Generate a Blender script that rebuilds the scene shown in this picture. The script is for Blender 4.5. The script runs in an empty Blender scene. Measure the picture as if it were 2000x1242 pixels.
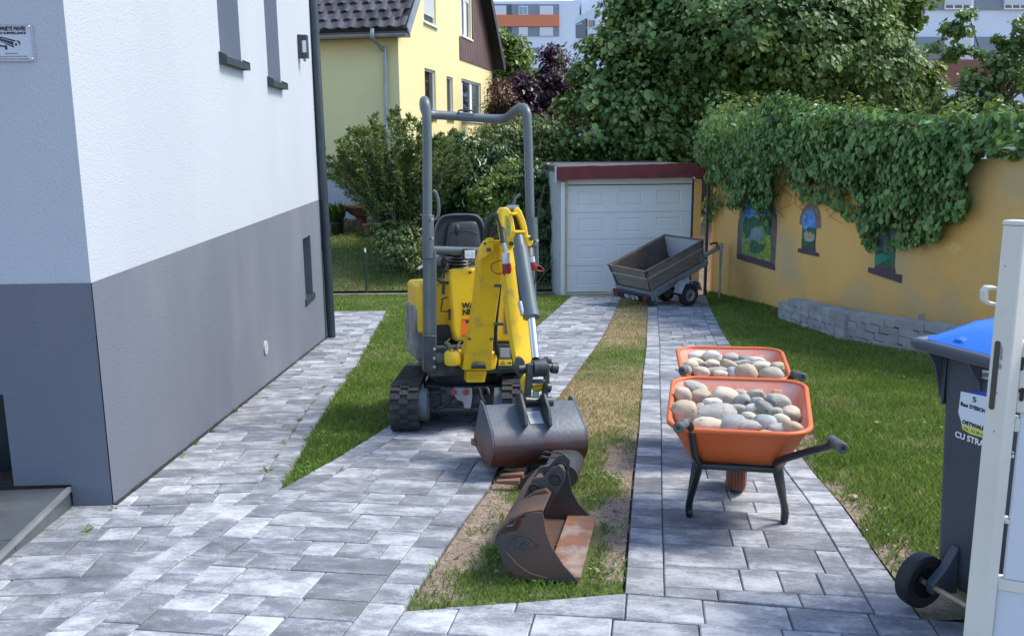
import bpy, bmesh, math, random
import numpy as np
from mathutils import Vector, Matrix, noise as mnoise
random.seed(7); RNG = np.random.default_rng(7)
SC = bpy.context.scene
COL = SC.collection
R = math.radians
# ------------------------------------------------------------------ camera, world, sun, exposure
F, CX, CY = 1742.0, 1000.0, 621.0
PITCH, ROLL = R(11.08), R(-0.45)
CAMZ = 1.444
SLOPE = 0.0853                     # the plot falls away from the street
cam_data = bpy.data.cameras.new('camera'); cam = bpy.data.objects.new('camera', cam_data); COL.objects.link(cam)
cam_data.sensor_width = 36; cam_data.lens = 36*F/2000; cam_data.clip_end = 2000; cam_data.clip_start = .05
CM = Matrix.Translation((0, 0, CAMZ)) @ Matrix.Rotation(math.pi/2-PITCH, 4, 'X') @ Matrix.Rotation(ROLL, 4, 'Z')
cam.matrix_world = CM; SC.camera = cam
world = bpy.data.worlds.new('World'); SC.world = world; world.use_nodes = True
SUN_EL, SUN_AZ = R(53), R(80)      # azimuth clockwise from +Y (away from the camera)
wn = world.node_tree.nodes; wl = world.node_tree.links
bg = wn['Background']; sky = wn.new('ShaderNodeTexSky'); sky.sky_type = 'NISHITA'; sky.sun_disc = False
sky.sun_elevation = SUN_EL; sky.sun_rotation = SUN_AZ; sky.air_density = 1.0; sky.dust_density = 1.0; sky.ozone_density = 2.4
wl.new(sky.outputs[0], bg.inputs[0]); bg.inputs[1].default_value = 0.15
sd = bpy.data.lights.new('sun', 'SUN'); sd.energy = 2.0; sd.angle = R(18); sd.color = (1, .93, .80)
sun = bpy.data.objects.new('sun', sd); COL.objects.link(sun)
sdir = Vector((math.sin(SUN_AZ)*math.cos(SUN_EL), math.cos(SUN_AZ)*math.cos(SUN_EL), math.sin(SUN_EL)))
sun.rotation_euler = sdir.to_track_quat('Z', 'Y').to_euler(); sun.location = (6, 4, 12)
vs = SC.view_settings; vs.view_transform = 'Standard'; vs.look = 'None'; vs.gamma = 1; vs.exposure = 1.27; vs.use_curve_mapping = False
# ------------------------------------------------------------------ pixel -> place helpers
C0 = CM.translation.copy(); CR = CM.to_3x3()
def ray(x, y): return CR @ Vector(((x-CX)/F, -(y-CY)/F, -1))
def P(x, y, d):
    r = ray(x, y); return C0 + r*(d/r.y)
def G(x, y, h=0.0):                # on the sloping plot, h above it
    r = ray(x, y); t = (h - C0.z - SLOPE*C0.y)/(r.z + SLOPE*r.y); return C0 + r*t
def RP(x, y, p0, n):
    r = ray(x, y); p0 = Vector(p0); n = Vector(n); return C0 + r*((p0-C0).dot(n)/r.dot(n))
def gz(x, y):                      # terrain height
    if y < 0: return 0.0
    if y < 17.15: return -SLOPE*y
    if y < 21: return -SLOPE*17.15 + (y-17.15)/3.85*(1.10)
    return -SLOPE*17.15+1.10
def gza(x, y):
    return np.where(y < 0, 0, np.where(y < 17.15, -SLOPE*y, -SLOPE*17.15+np.clip((y-17.15)/3.85, 0, 1)*1.10))
# ------------------------------------------------------------------ materials
def nset(n, **k):
    for a, b in k.items():
        n.inputs[a.replace('_', ' ')].default_value = b
_mc = {}
def rgba(c): return (c[0], c[1], c[2], 1)
def mat(name, c1, c2=None, scale=5, lo=.35, hi=.65, rough=.6, rough2=None, metal=0, bump=0, bscale=80, detail=4, c3=None, s3=2, lo3=.5, hi3=.7,
        stretch=(1, 1, 1), spec=.5, coat=0, world_pos=False, trans=0, rnd=0, speck=None, gen_attr=None, bump2=0, b2scale=8):
    if name in _mc: return _mc[name]
    m = bpy.data.materials.new(name); m.use_nodes = True; nt = m.node_tree; N = nt.nodes; L = nt.links
    b = N['Principled BSDF']; b.inputs['Roughness'].default_value = rough; b.inputs['Metallic'].default_value = metal
    b.inputs['Specular IOR Level'].default_value = spec; b.inputs['Coat Weight'].default_value = coat; b.inputs['Coat Roughness'].default_value = .15
    if world_pos: src = N.new('ShaderNodeNewGeometry').outputs['Position']
    else: src = N.new('ShaderNodeTexCoord').outputs['Object']
    mp = N.new('ShaderNodeMapping'); mp.inputs['Scale'].default_value = stretch; L.new(src, mp.inputs[0]); vec = mp.outputs[0]
    at = None
    if rnd or gen_attr:
        at = N.new('ShaderNodeAttribute'); at.attribute_name = 'rnd'
    def noi(s, d=detail, r=.6, v=None):
        n = N.new('ShaderNodeTexNoise'); n.inputs['Scale'].default_value = s; n.inputs['Detail'].default_value = d; n.inputs['Roughness'].default_value = r
        L.new(v or vec, n.inputs['Vector']); return n.outputs['Fac']
    def ramp(f, a, c):
        r = N.new('ShaderNodeMapRange'); r.inputs[1].default_value = a; r.inputs[2].default_value = c; L.new(f, r.inputs[0]); return r.outputs[0]
    def mix(f, a, c):
        x = N.new('ShaderNodeMix'); x.data_type = 'RGBA'; L.new(f, x.inputs[0])
        if isinstance(a, tuple): x.inputs[6].default_value = a
        else: L.new(a, x.inputs[6])
        if isinstance(c, tuple): x.inputs[7].default_value = c
        else: L.new(c, x.inputs[7])
        return x.outputs[2]
    out = None
    if c2 is not None:
        f1 = ramp(noi(scale), lo, hi); out = mix(f1, rgba(c1), rgba(c2))
        if rough2 is not None:
            rr = N.new('ShaderNodeMapRange'); rr.inputs[3].default_value = rough; rr.inputs[4].default_value = rough2; L.new(f1, rr.inputs[0]); L.new(rr.outputs[0], b.inputs['Roughness'])
    if c3 is not None:
        out = mix(ramp(noi(s3, 5), lo3, hi3), out if out is not None else rgba(c1), rgba(c3))
    if rnd:
        hsv = N.new('ShaderNodeHueSaturation'); mr = N.new('ShaderNodeMapRange'); mr.inputs[3].default_value = 1-rnd; mr.inputs[4].default_value = 1+rnd
        L.new(at.outputs['Fac'], mr.inputs[0]); L.new(mr.outputs[0], hsv.inputs['Value'])
        mr2 = N.new('ShaderNodeMapRange'); mr2.inputs[3].default_value = .482; mr2.inputs[4].default_value = .512
        fr = N.new('ShaderNodeMath'); fr.operation = 'FRACT'; mu = N.new('ShaderNodeMath'); mu.operation = 'MULTIPLY'; mu.inputs[1].default_value = 7.31
        L.new(at.outputs['Fac'], mu.inputs[0]); L.new(mu.outputs[0], fr.inputs[0]); L.new(fr.outputs[0], mr2.inputs[0]); L.new(mr2.outputs[0], hsv.inputs['Hue'])
        if out is not None: L.new(out, hsv.inputs['Color'])
        else: hsv.inputs['Color'].default_value = rgba(c1)
        out = hsv.outputs[0]
    if out is not None: L.new(out, b.inputs['Base Color'])
    else: b.inputs['Base Color'].default_value = rgba(c1)
    if bump:
        bu = N.new('ShaderNodeBump'); bu.inputs['Strength'].default_value = 1; bu.inputs['Distance'].default_value = bump
        L.new(noi(bscale, 3, v=src), bu.inputs['Height']); last = bu
        if bump2:
            b2 = N.new('ShaderNodeBump'); b2.inputs['Distance'].default_value = bump2; L.new(noi(b2scale, 3), b2.inputs['Height']); L.new(bu.outputs[0], b2.inputs['Normal']); last = b2
        L.new(last.outputs[0], b.inputs['Normal'])
    if trans:
        t = N.new('ShaderNodeBsdfTranslucent'); ms = N.new('ShaderNodeMixShader'); ms.inputs[0].default_value = trans
        if out is not None:
            hv = N.new('ShaderNodeHueSaturation'); hv.inputs['Value'].default_value = 1.5; hv.inputs['Hue'].default_value = .48; L.new(out, hv.inputs['Color']); L.new(hv.outputs[0], t.inputs[0])
        else: t.inputs[0].default_value = rgba(c1)
        L.new(b.outputs[0], ms.inputs[1]); L.new(t.outputs[0], ms.inputs[2]); L.new(ms.outputs[0], N['Material Output'].inputs[0])
    _mc[name] = m; return m
# ------------------------------------------------------------------ objects
WM = {}
def tag(o, label=None, cat=None, group=None, kind=None):
    if label: o['label'] = label
    if cat: o['category'] = cat
    if group: o['group'] = group
    if kind: o['kind'] = kind
    return o
def empty(name, M, label=None, cat=None, group=None, kind=None):
    if not isinstance(M, Matrix): M = Matrix.Translation(M)
    o = bpy.data.objects.new(name, None); COL.objects.link(o); o.matrix_world = M; o.empty_display_size = .1; WM[o.name] = M.copy()
    return tag(o, label, cat, group, kind)
def link(name, me, parent=None, M=None):
    o = bpy.data.objects.new(name, me); COL.objects.link(o)
    if parent is not None: o.parent = parent; WM[o.name] = WM[parent.name].copy()
    else:
        M = M or Matrix.Identity(4); o.matrix_world = M; WM[o.name] = M.copy()
    return o
class MB:
    def __init__(s, M=None): s.v = []; s.f = []; s.M = M or Matrix.Identity(4); s.att = None
    def add(s, vs, fs, M=None):
        T = s.M @ M if M is not None else s.M
        o = len(s.v); s.v += [T @ Vector(p) for p in vs]; s.f += [[i+o for i in f] for f in fs]; return s
    def box(s, c, d, rz=0, M=None):
        x, y, z = d[0]/2, d[1]/2, d[2]/2
        vs = [(a*x, b*y, e*z) for e in (-1, 1) for b in (-1, 1) for a in (-1, 1)]
        T = Matrix.Translation(c) @ (Matrix.Rotation(rz, 4, 'Z') if rz else Matrix.Identity(4))
        if M is not None: T = T @ M
        return s.add(vs, [[0, 2, 3, 1], [4, 5, 7, 6], [0, 1, 5, 4], [2, 6, 7, 3], [0, 4, 6, 2], [1, 3, 7, 5]], T)
    def box2(s, a, b): return s.box([(a[i]+b[i])/2 for i in range(3)], [abs(a[i]-b[i]) for i in range(3)])
    def prism(s, pts, ext):            # planar polygon extruded by a vector
        n = len(pts); e = Vector(ext); pts = [Vector(p) for p in pts]
        return s.add(pts+[p+e for p in pts], [list(range(n))[::-1], list(range(n, 2*n))] + [[i, (i+1) % n, n+(i+1) % n, n+i] for i in range(n)])
    def hexa(s, a, b):                 # two quads a, b (4 points each) joined
        return s.add(list(a)+list(b), [[3, 2, 1, 0], [4, 5, 6, 7], [0, 1, 5, 4], [1, 2, 6, 5], [2, 3, 7, 6], [3, 0, 4, 7]])
    def quad(s, *p): return s.add(p, [list(range(len(p)))])
    def tube(s, pts, r, n=10, cap=True, smooth=0, up=None, sq=None):
        pts = [Vector(p) for p in pts]
        if smooth: pts = catmull(pts, smooth)
        rs = r if isinstance(r, (list, tuple)) else [r]*len(pts)
        if len(rs) != len(pts): rs = list(np.interp(np.linspace(0, 1, len(pts)), np.linspace(0, 1, len(rs)), rs))
        V = []; prev = None
        for i, p in enumerate(pts):
            t = (pts[min(i+1, len(pts)-1)]-pts[max(i-1, 0)]).normalized()
            if prev is None:
                u = Vector(up) if up else (Vector((0, 0, 1)) if abs(t.z) < .9 else Vector((1, 0, 0)))
            else: u = prev
            u = (u - t*u.dot(t)).normalized(); prev = u; w = t.cross(u)
            for k in range(n):
                a = 2*math.pi*(k+.5)/n
                if sq:
                    V.append(p + u*(sq[1]*(1 if math.cos(a) > 0 else -1)) + w*(sq[0]*(1 if math.sin(a) > 0 else -1)))
                else: V.append(p + u*math.cos(a)*rs[i] + w*math.sin(a)*rs[i])
        fs = [[i*n+k, i*n+(k+1) % n, (i+1)*n+(k+1) % n, (i+1)*n+k] for i in range(len(pts)-1) for k in range(n)]
        if cap: fs += [list(range(n))[::-1], [(len(pts)-1)*n+k for k in range(n)]]
        return s.add(V, fs)
    def cyl(s, a, b, r, n=16, r2=None): return s.tube([a, b], [r, r2 if r2 is not None else r], n)
    def lathe(s, prof, M=None, n=20):  # prof (r, z) about local z
        V = []; m = len(prof)
        for k in range(n):
            a = 2*math.pi*k/n
            V += [(r*math.cos(a), r*math.sin(a), z) for r, z in prof]
        fs = [[k*m+i, ((k+1) % n)*m+i, ((k+1) % n)*m+i+1, k*m+i+1] for k in range(n) for i in range(m-1)]
        return s.add(V, fs, M)
    def loft(s, rings, cap0=True, cap1=True, closed=True):
        n = len(rings[0]); V = [p for r in rings for p in r]; kk = n if closed else n-1
        fs = [[i*n+k, i*n+(k+1) % n, (i+1)*n+(k+1) % n, (i+1)*n+k] for i in range(len(rings)-1) for k in range(kk)]
        if cap0: fs.append(list(range(n))[::-1])
        if cap1: fs.append([(len(rings)-1)*n+k for k in range(n)])
        return s.add(V, fs)
    def ball(s, c, r, M=None, seg=12):
        prof = [(math.sin(math.pi*i/8), -math.cos(math.pi*i/8)) for i in range(9)]
        r3 = r if isinstance(r, (tuple, list)) else (r, r, r)
        T = Matrix.Translation(c) @ (M or Matrix.Identity(4)) @ Matrix.Diagonal((r3[0], r3[1], r3[2], 1))
        return s.lathe(prof, T, seg)
    def build(s, name, material, parent=None, bevel=0, smooth=35, seg=2, base=None, label=None, cat=None, group=None, kind=None):
        me = bpy.data.meshes.new(name)
        if parent is not None: W = WM[parent.name]; T = W.inverted()
        else:
            if base is None:
                a = np.array([tuple(v) for v in s.v]); base = ((a[:, 0].min()+a[:, 0].max())/2, (a[:, 1].min()+a[:, 1].max())/2, a[:, 2].min())
            W = base if isinstance(base, Matrix) else Matrix.Translation(base); T = W.inverted()
        me.from_pydata([tuple(T @ v) for v in s.v], [], s.f); me.validate()
        bm = bmesh.new(); bm.from_mesh(me)
        bmesh.ops.remove_doubles(bm, verts=bm.verts, dist=1e-5); bmesh.ops.recalc_face_normals(bm, faces=bm.faces); bm.to_mesh(me); bm.free()
        if smooth:
            me.polygons.foreach_set('use_smooth', [True]*len(me.polygons)); me.set_sharp_from_angle(angle=R(smooth))
        me.materials.append(material)
        o = link(name, me, parent, W)
        if bevel:
            md = o.modifiers.new('bevel', 'BEVEL'); md.width = bevel; md.segments = seg; md.limit_method = 'ANGLE'; md.angle_limit = R(40); md.harden_normals = False
        return tag(o, label, cat, group, kind)
def catmull(p, k):
    out = []
    for i in range(len(p)-1):
        a = p[max(i-1, 0)]; b = p[i]; c = p[i+1]; d = p[min(i+2, len(p)-1)]
        for j in range(k):
            t = j/k; out.append(.5*((2*b)+(c-a)*t+(2*a-5*b+4*c-d)*t*t+(3*b-a-3*c+d)*t**3))
    return out+[p[-1]]
def npmesh(name, V, Fc, material, rnd=None, smooth=False, parent=None, attrs=None):
    """V (n,3), Fc (m,k) arrays -> mesh object in world space"""
    me = bpy.data.meshes.new(name); k = Fc.shape[1]
    if parent is not None:
        T = np.array(WM[parent.name].inverted()); V = V @ T[:3, :3].T + T[:3, 3]; base = None
    else:
        base = np.array([(V[:, 0].min()+V[:, 0].max())/2, (V[:, 1].min()+V[:, 1].max())/2, V[:, 2].min()]); V = V-base
    me.vertices.add(len(V)); me.vertices.foreach_set('co', V.astype(np.float32).ravel())
    me.loops.add(Fc.size); me.loops.foreach_set('vertex_index', Fc.astype(np.int32).ravel())
    me.polygons.add(len(Fc)); me.polygons.foreach_set('loop_start', np.arange(0, Fc.size, k, dtype=np.int32))
    if smooth: me.polygons.foreach_set('use_smooth', np.ones(len(Fc), bool))
    me.update(calc_edges=True)
    at = dict(attrs or {})
    if rnd is not None: at['rnd'] = rnd
    for an, av in at.items():
        a = me.attributes.new(an, 'FLOAT', 'POINT'); a.data.foreach_set('value', av.astype(np.float32))
    me.materials.append(material)
    return link(name, me, parent, None if base is None else Matrix.Translation(base))
def text(s, size, origin, xd, yd, material, parent, name='lettering', align='LEFT', bold=0, depth=.0006, space=1.0, squash=1.0):
    cu = bpy.data.curves.new(name, 'FONT'); cu.body = s; cu.size = size; cu.extrude = depth; cu.align_x = align; cu.offset = bold; cu.resolution_u = 3; cu.space_character = space
    to = bpy.data.objects.new('tmp', cu); COL.objects.link(to)
    me = bpy.data.meshes.new_from_object(to); bpy.data.objects.remove(to); bpy.data.curves.remove(cu)
    xd = Vector(xd).normalized(); yd = Vector(yd).normalized(); zd = xd.cross(yd).normalized(); yd = zd.cross(xd)
    T = Matrix(((xd.x*squash, yd.x, zd.x, origin[0]), (xd.y*squash, yd.y, zd.y, origin[1]), (xd.z*squash, yd.z, zd.z, origin[2]), (0, 0, 0, 1)))
    me.transform(WM[parent.name].inverted() @ T); me.name = name; me.materials.clear(); me.materials.append(material)
    return link(name, me, parent)
def in_poly(x, y, poly):
    ins = np.zeros(len(x), bool); n = len(poly)
    for i in range(n):
        x1, y1 = poly[i]; x2, y2 = poly[(i+1) % n]
        c = ((y1 > y) != (y2 > y)) & (x < (x2-x1)*(y-y1)/(y2-y1+1e-12)+x1); ins ^= c
    return ins
def clip(poly, a, b, c):               # keep a*x+b*y<=c
    out = []
    for i in range(len(poly)):
        p = poly[i]; q = poly[(i+1) % len(poly)]; dp = a*p[0]+b*p[1]-c; dq = a*q[0]+b*q[1]-c
        if dp <= 0: out.append(p)
        if dp*dq < 0:
            t = dp/(dp-dq); out.append((p[0]+(q[0]-p[0])*t, p[1]+(q[1]-p[1])*t))
    return out
# ------------------------------------------------------------------ leaves
def nrm(a): return a/np.maximum(np.linalg.norm(a, axis=1, keepdims=True), 1e-9)
def leaf_arrays(C, D, Nn, L, W, fold=.25, curl=.2):
    """C centres, D tip direction, Nn normals, L lengths, W widths -> verts, quads"""
    D = nrm(D); Nn = nrm(Nn-D*np.sum(Nn*D, axis=1, keepdims=True)); S = np.cross(D, Nn)
    L = L[:, None]; W = W[:, None]
    b = C-D*L*.5; t = C+D*L*.5-Nn*L*curl
    def side(sg, f, wf): return C+D*L*(f-.5)+S*W*.5*sg*wf+Nn*W*fold*wf*.5-Nn*L*curl*f*f*.6
    V = np.stack([b, side(1, .3, 1), side(1, .68, .8), t, side(-1, .68, .8), side(-1, .3, 1)], axis=1)
    n = len(C); o = (np.arange(n)*6)[:, None]
    q = np.concatenate([o+np.array([[0, 1, 2, 3]]), o+np.array([[0, 3, 4, 5]])], axis=0)
    return V.reshape(-1, 3), q
def leaves(name, C, D, Nn, L, W, material, parent=None, fold=.25, curl=.2, stuff=True, rnd=None):
    V, q = leaf_arrays(C, D, Nn, L, W, fold, curl)
    r = RNG.random(len(C)) if rnd is None else rnd
    o = npmesh(name, V, q, material, np.repeat(r, 6), parent=parent)
    if stuff: o['kind'] = 'stuff'
    return o
def rdir(n):
    a = RNG.normal(size=(n, 3)); return nrm(a)
# ================================================================== GROUND
M_soil = mat('soil', (.22, .165, .115), (.13, .095, .065), scale=3, lo=.35, hi=.7, rough=.95, bump=.012, bscale=45, detail=8, c3=(.34, .28, .21), s3=14, lo3=.55, hi3=.75)
M_far = mat('far_ground', (.07, .10, .03), (.10, .11, .045), scale=.6, rough=.95, bump=.02, bscale=20)
def terrain():
    xs = np.r_[-400, -60, -20, np.arange(-8, 9, 1.0), 20, 60, 400]
    ys = np.r_[-120, -20, -3, 0, np.arange(1, 17, 1.0), 17.15, np.arange(17.65, 21, .5), 21, 24, 40, 120, 500]
    X, Y = np.meshgrid(xs, ys, indexing='ij'); Z = gza(X, Y)-.035
    V = np.stack([X, Y, Z], -1).reshape(-1, 3); n = len(ys)
    i, j = np.meshgrid(np.arange(len(xs)-1), np.arange(n-1), indexing='ij'); a = (i*n+j).ravel()
    return npmesh('ground', V, np.stack([a, a+n, a+n+1, a+1], 1), M_soil)
g = terrain(); g['kind'] = 'structure'
# ---- boundaries traced on the plot
def curve(px): return np.array([(G(*p).x, G(*p).y) for p in px])
B1 = curve([(755, 610), (722, 672), (690, 728), (640, 800), (590, 893), (553, 960)])
B2 = curve([(1112, 585), (1050, 641), (763, 835), (719, 866), (640, 914), (553, 962), (488, 1010), (409, 1075), (344, 1112), (300, 1150), (180, 1242)])
B3 = curve([(1212, 585), (1197, 622), (1172, 670), (1140, 715), (1092, 780), (981, 909), (955, 962), (902, 1032), (824, 1150), (789, 1206), (765, 1242)])
B4 = curve([(1268, 580), (1265, 602), (1262, 685), (1256, 735), (1250, 810), (1247, 855), (1238, 940), (1219, 1172), (1213, 1242)])
B5 = curve([(1373, 568), (1390, 610), (1410, 650), (1430, 683), (1500, 790), (1560, 893), (1600, 945), (1639, 990), (1667, 1030), (1712, 1096), (1757, 1161), (1795, 1219), (1812, 1242)])
def bx(B, y):
    k = np.argsort(B[:, 1]); b = B[k]
    s0 = (b[1, 0]-b[0, 0])/(b[1, 1]-b[0, 1]); s1 = (b[-1, 0]-b[-2, 0])/(b[-1, 1]-b[-2, 1])
    y = np.asarray(y, float); v = np.interp(y, b[:, 1], b[:, 0])
    return np.where(y < b[0, 1], b[0, 0]+(y-b[0, 1])*s0, np.where(y > b[-1, 1], b[-1, 0]+(y-b[-1, 1])*s1, v))
HN = G(222, 997); HF = G(637, 664)      # house side wall, near and far foot
HD = (HF-HN); HD.z = 0; HD.normalize(); HNrm = Vector((HD.y, -HD.x, 0))
def hx(y): return HN.x+(HF.x-HN.x)*(y-HN.y)/(HF.y-HN.y)
YTIP = G(553, 961).y; YPE = G(700, 611).y; YGAR = 16.55; YAP = 3.10
def wallx(y): return np.interp(y, [2.5, 6.5, 9.0, 12.0, 13.7, 16.9, 18], [6.2, 5.35, 4.75, 4.25, 4.05, 3.75, 3.65])
# ---- paving
def paver_mat():
    m = bpy.data.materials.new('concrete_paver'); m.use_nodes = True; nt = m.node_tree; N = nt.nodes; L = nt.links; b = N['Principled BSDF']
    geo = N.new('ShaderNodeNewGeometry'); at = N.new('ShaderNodeAttribute'); at.attribute_name = 'rnd'
    off = N.new('ShaderNodeMath'); off.operation = 'MULTIPLY'; off.inputs[1].default_value = 57.0; L.new(at.outputs['Fac'], off.inputs[0])
    cb = N.new('ShaderNodeCombineXYZ'); L.new(off.outputs[0], cb.inputs[0]); L.new(off.outputs[0], cb.inputs[2])
    rot = N.new('ShaderNodeMapping'); rot.vector_type = 'TEXTURE'; rot.inputs['Rotation'].default_value = (0, 0, R(-9)); L.new(geo.outputs['Position'], rot.inputs[0])
    mp = N.new('ShaderNodeMapping'); mp.inputs['Scale'].default_value = (1, 1.7, 1); L.new(rot.outputs[0], mp.inputs[0])
    ad = N.new('ShaderNodeVectorMath'); L.new(mp.outputs[0], ad.inputs[0]); L.new(cb.outputs[0], ad.inputs[1])
    def noi(s, d, v=ad, dist=0, r=.6):
        n = N.new('ShaderNodeTexNoise'); n.inputs['Scale'].default_value = s; n.inputs['Detail'].default_value = d; n.inputs['Distortion'].default_value = dist; n.inputs['Roughness'].default_value = r
        L.new(v.outputs[0] if v is not geo else geo.outputs['Position'], n.inputs['Vector']); return n.outputs['Fac']
    def M(op, a, c):
        x = N.new('ShaderNodeMath'); x.operation = op
        for i, q in enumerate((a, c)):
            if isinstance(q, (int, float)): x.inputs[i].default_value = q
            else: L.new(q, x.inputs[i])
        return x.outputs[0]
    # tone = broad blotch + paver tone + torn fine noise
    fr = M('FRACT', M('MULTIPLY', at.outputs['Fac'], 9.17), 0)
    pt = N.new('ShaderNodeMapRange'); pt.interpolation_type = 'SMOOTHSTEP'; pt.inputs[1].default_value = .44; pt.inputs[2].default_value = .58; pt.inputs[3].default_value = -.13; pt.inputs[4].default_value = .13; L.new(noi(5.5, 10, dist=.15, r=.76), pt.inputs[0])
    t = M('ADD', M('MULTIPLY', M('SUBTRACT', noi(3.0, 3, dist=.3), .5), 1.1), .5); t = M('ADD', t, pt.outputs[0])
    t = M('ADD', t, M('MULTIPLY', M('SUBTRACT', fr, .5), .38))
    t = M('ADD', t, M('MULTIPLY', M('SUBTRACT', noi(60, 4, dist=.2, r=.75), .5), .55))
    cr = N.new('ShaderNodeValToRGB'); L.new(t, cr.inputs[0]); e = cr.color_ramp.elements
    e[0].position = .10; e[0].color = (.105, .113, .130, 1); e[1].position = .95; e[1].color = (.50, .51, .52, 1)
    k = cr.color_ramp.elements.new(.42); k.color = (.195, .208, .232, 1); k = cr.color_ramp.elements.new(.62); k.color = (.305, .32, .348, 1)
    # sandy dust
    ds = N.new('ShaderNodeMapRange'); ds.inputs[1].default_value = .55; ds.inputs[2].default_value = .8; ds.inputs[4].default_value = .35; L.new(noi(1.7, 5, geo), ds.inputs[0])
    mx = N.new('ShaderNodeMix'); mx.data_type = 'RGBA'; L.new(ds.outputs[0], mx.inputs[0]); L.new(cr.outputs[0], mx.inputs[6]); mx.inputs[7].default_value = (.42, .39, .34, 1)
    L.new(mx.outputs[2], b.inputs['Base Color']); b.inputs['Roughness'].default_value = .78; b.inputs['Specular IOR Level'].default_value = .35
    bu = N.new('ShaderNodeBump'); bu.inputs['Distance'].default_value = .0025; L.new(noi(140, 3, geo), bu.inputs['Height']); L.new(bu.outputs[0], b.inputs['Normal'])
    return m
M_pav = paver_mat()
M_sand = mat('joint_sand', (.13, .115, .095), (.05, .055, .04), scale=6, rough=.95, bump=.004, bscale=120)
def paver_arrays(poly, tilt=True):
    """poly: list of (x,y) world, already shrunk by the joint; returns verts & faces of a chamfered slab"""
    n = len(poly); p = np.array(poly); c = p.mean(0); h = .030+RNG.normal()*.0012; tx, ty = RNG.normal(size=2)*.004
    q = []
    for i in range(n):                                   # inset
        d = c-p[i]; q.append(p[i]+d/np.linalg.norm(d)*.006)
    q = np.array(q)
    def z(a, hh): return -SLOPE*a[:, 1]*(a[:, 1] > 0)+hh+(a[:, 0]-c[0])*tx+(a[:, 1]-c[1])*ty
    V = np.concatenate([np.c_[p, z(p, -.03)], np.c_[p, z(p, h-.0045)], np.c_[q, z(q, h)]])
    f = [[2*n+i for i in range(n)]]+[[i, (i+1) % n, n+(i+1) % n, n+i] for i in range(n)]+[[n+i, n+(i+1) % n, 2*n+(i+1) % n, 2*n+i] for i in range(n)]
    return V, f, c
def shrink(poly, g=.0021):
    p = []
    for a in poly:
        a = Vector((a[0], a[1]))
        if not p or (a-p[-1]).length > .004: p.append(a)
    if len(p) > 1 and (p[0]-p[-1]).length <= .004: p.pop()
    n = len(p)
    if n < 3: return None
    ar = sum(p[i].x*p[(i+1) % n].y-p[(i+1) % n].x*p[i].y for i in range(n))
    if ar < 0: p = p[::-1]
    if abs(ar)/2 < .0012: return None
    out = []
    for i in range(n):
        a, b, c = p[i-1], p[i], p[(i+1) % n]
        e1 = (b-a); e2 = (c-b)
        if e1.length < .004 or e2.length < .004: continue
        e1.normalize(); e2.normalize(); n1 = Vector((-e1.y, e1.x)); n2 = Vector((-e2.y, e2.x)); m = n1+n2
        if m.length < .1: continue
        m.normalize(); k = g/max(m.dot(n1), .3); out.append(tuple(b+m*k))
    return out if len(out) >= 3 else None
def pave(name, polys, sheet, zs=.012):
    root_v = np.array([(x, y, -SLOPE*y*(y > 0)+zs) for x, y in sheet])
    me = bpy.data.meshes.new(name); n = len(root_v)//2
    base = root_v.mean(0); me.from_pydata([tuple(v-base) for v in root_v], [], [[i, i+1, 2*n-2-i, 2*n-1-i] for i in range(n-1)]); me.materials.append(M_sand)
    root = link(name, me, None, Matrix.Translation(base)); root['kind'] = 'structure'
    items = []
    for p in polys:
        s = shrink(p)
        if s: items.append(paver_arrays(s))
    items.sort(key=lambda t: t[2][1]); rest = items[298:]
    for V, f, c in items[:298]:
        m = bpy.data.meshes.new('paver'); m.from_pydata([tuple(v-base) for v in V], [], f)
        a = m.attributes.new('rnd', 'FLOAT', 'POINT'); a.data.foreach_set('value', [random.random()]*len(V)); m.materials.append(M_pav)
        o = bpy.data.objects.new('paver', m); COL.objects.link(o); o.parent = root
    if rest:
        vs = []; fs = []; rr = []
        for V, f, c in rest:
            o0 = len(vs); vs += [tuple(v-base) for v in V]; fs += [[i+o0 for i in q] for q in f]; rr += [random.random()]*len(V)
        m = bpy.data.meshes.new('far_pavers'); m.from_pydata(vs, [], fs); a = m.attributes.new('rnd', 'FLOAT', 'POINT'); a.data.foreach_set('value', rr); m.materials.append(M_pav)
        o = bpy.data.objects.new('far_pavers', m); COL.objects.link(o); o.parent = root; o['kind'] = 'stuff'
    print(name, 'pavers', len(items)); return root
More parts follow.
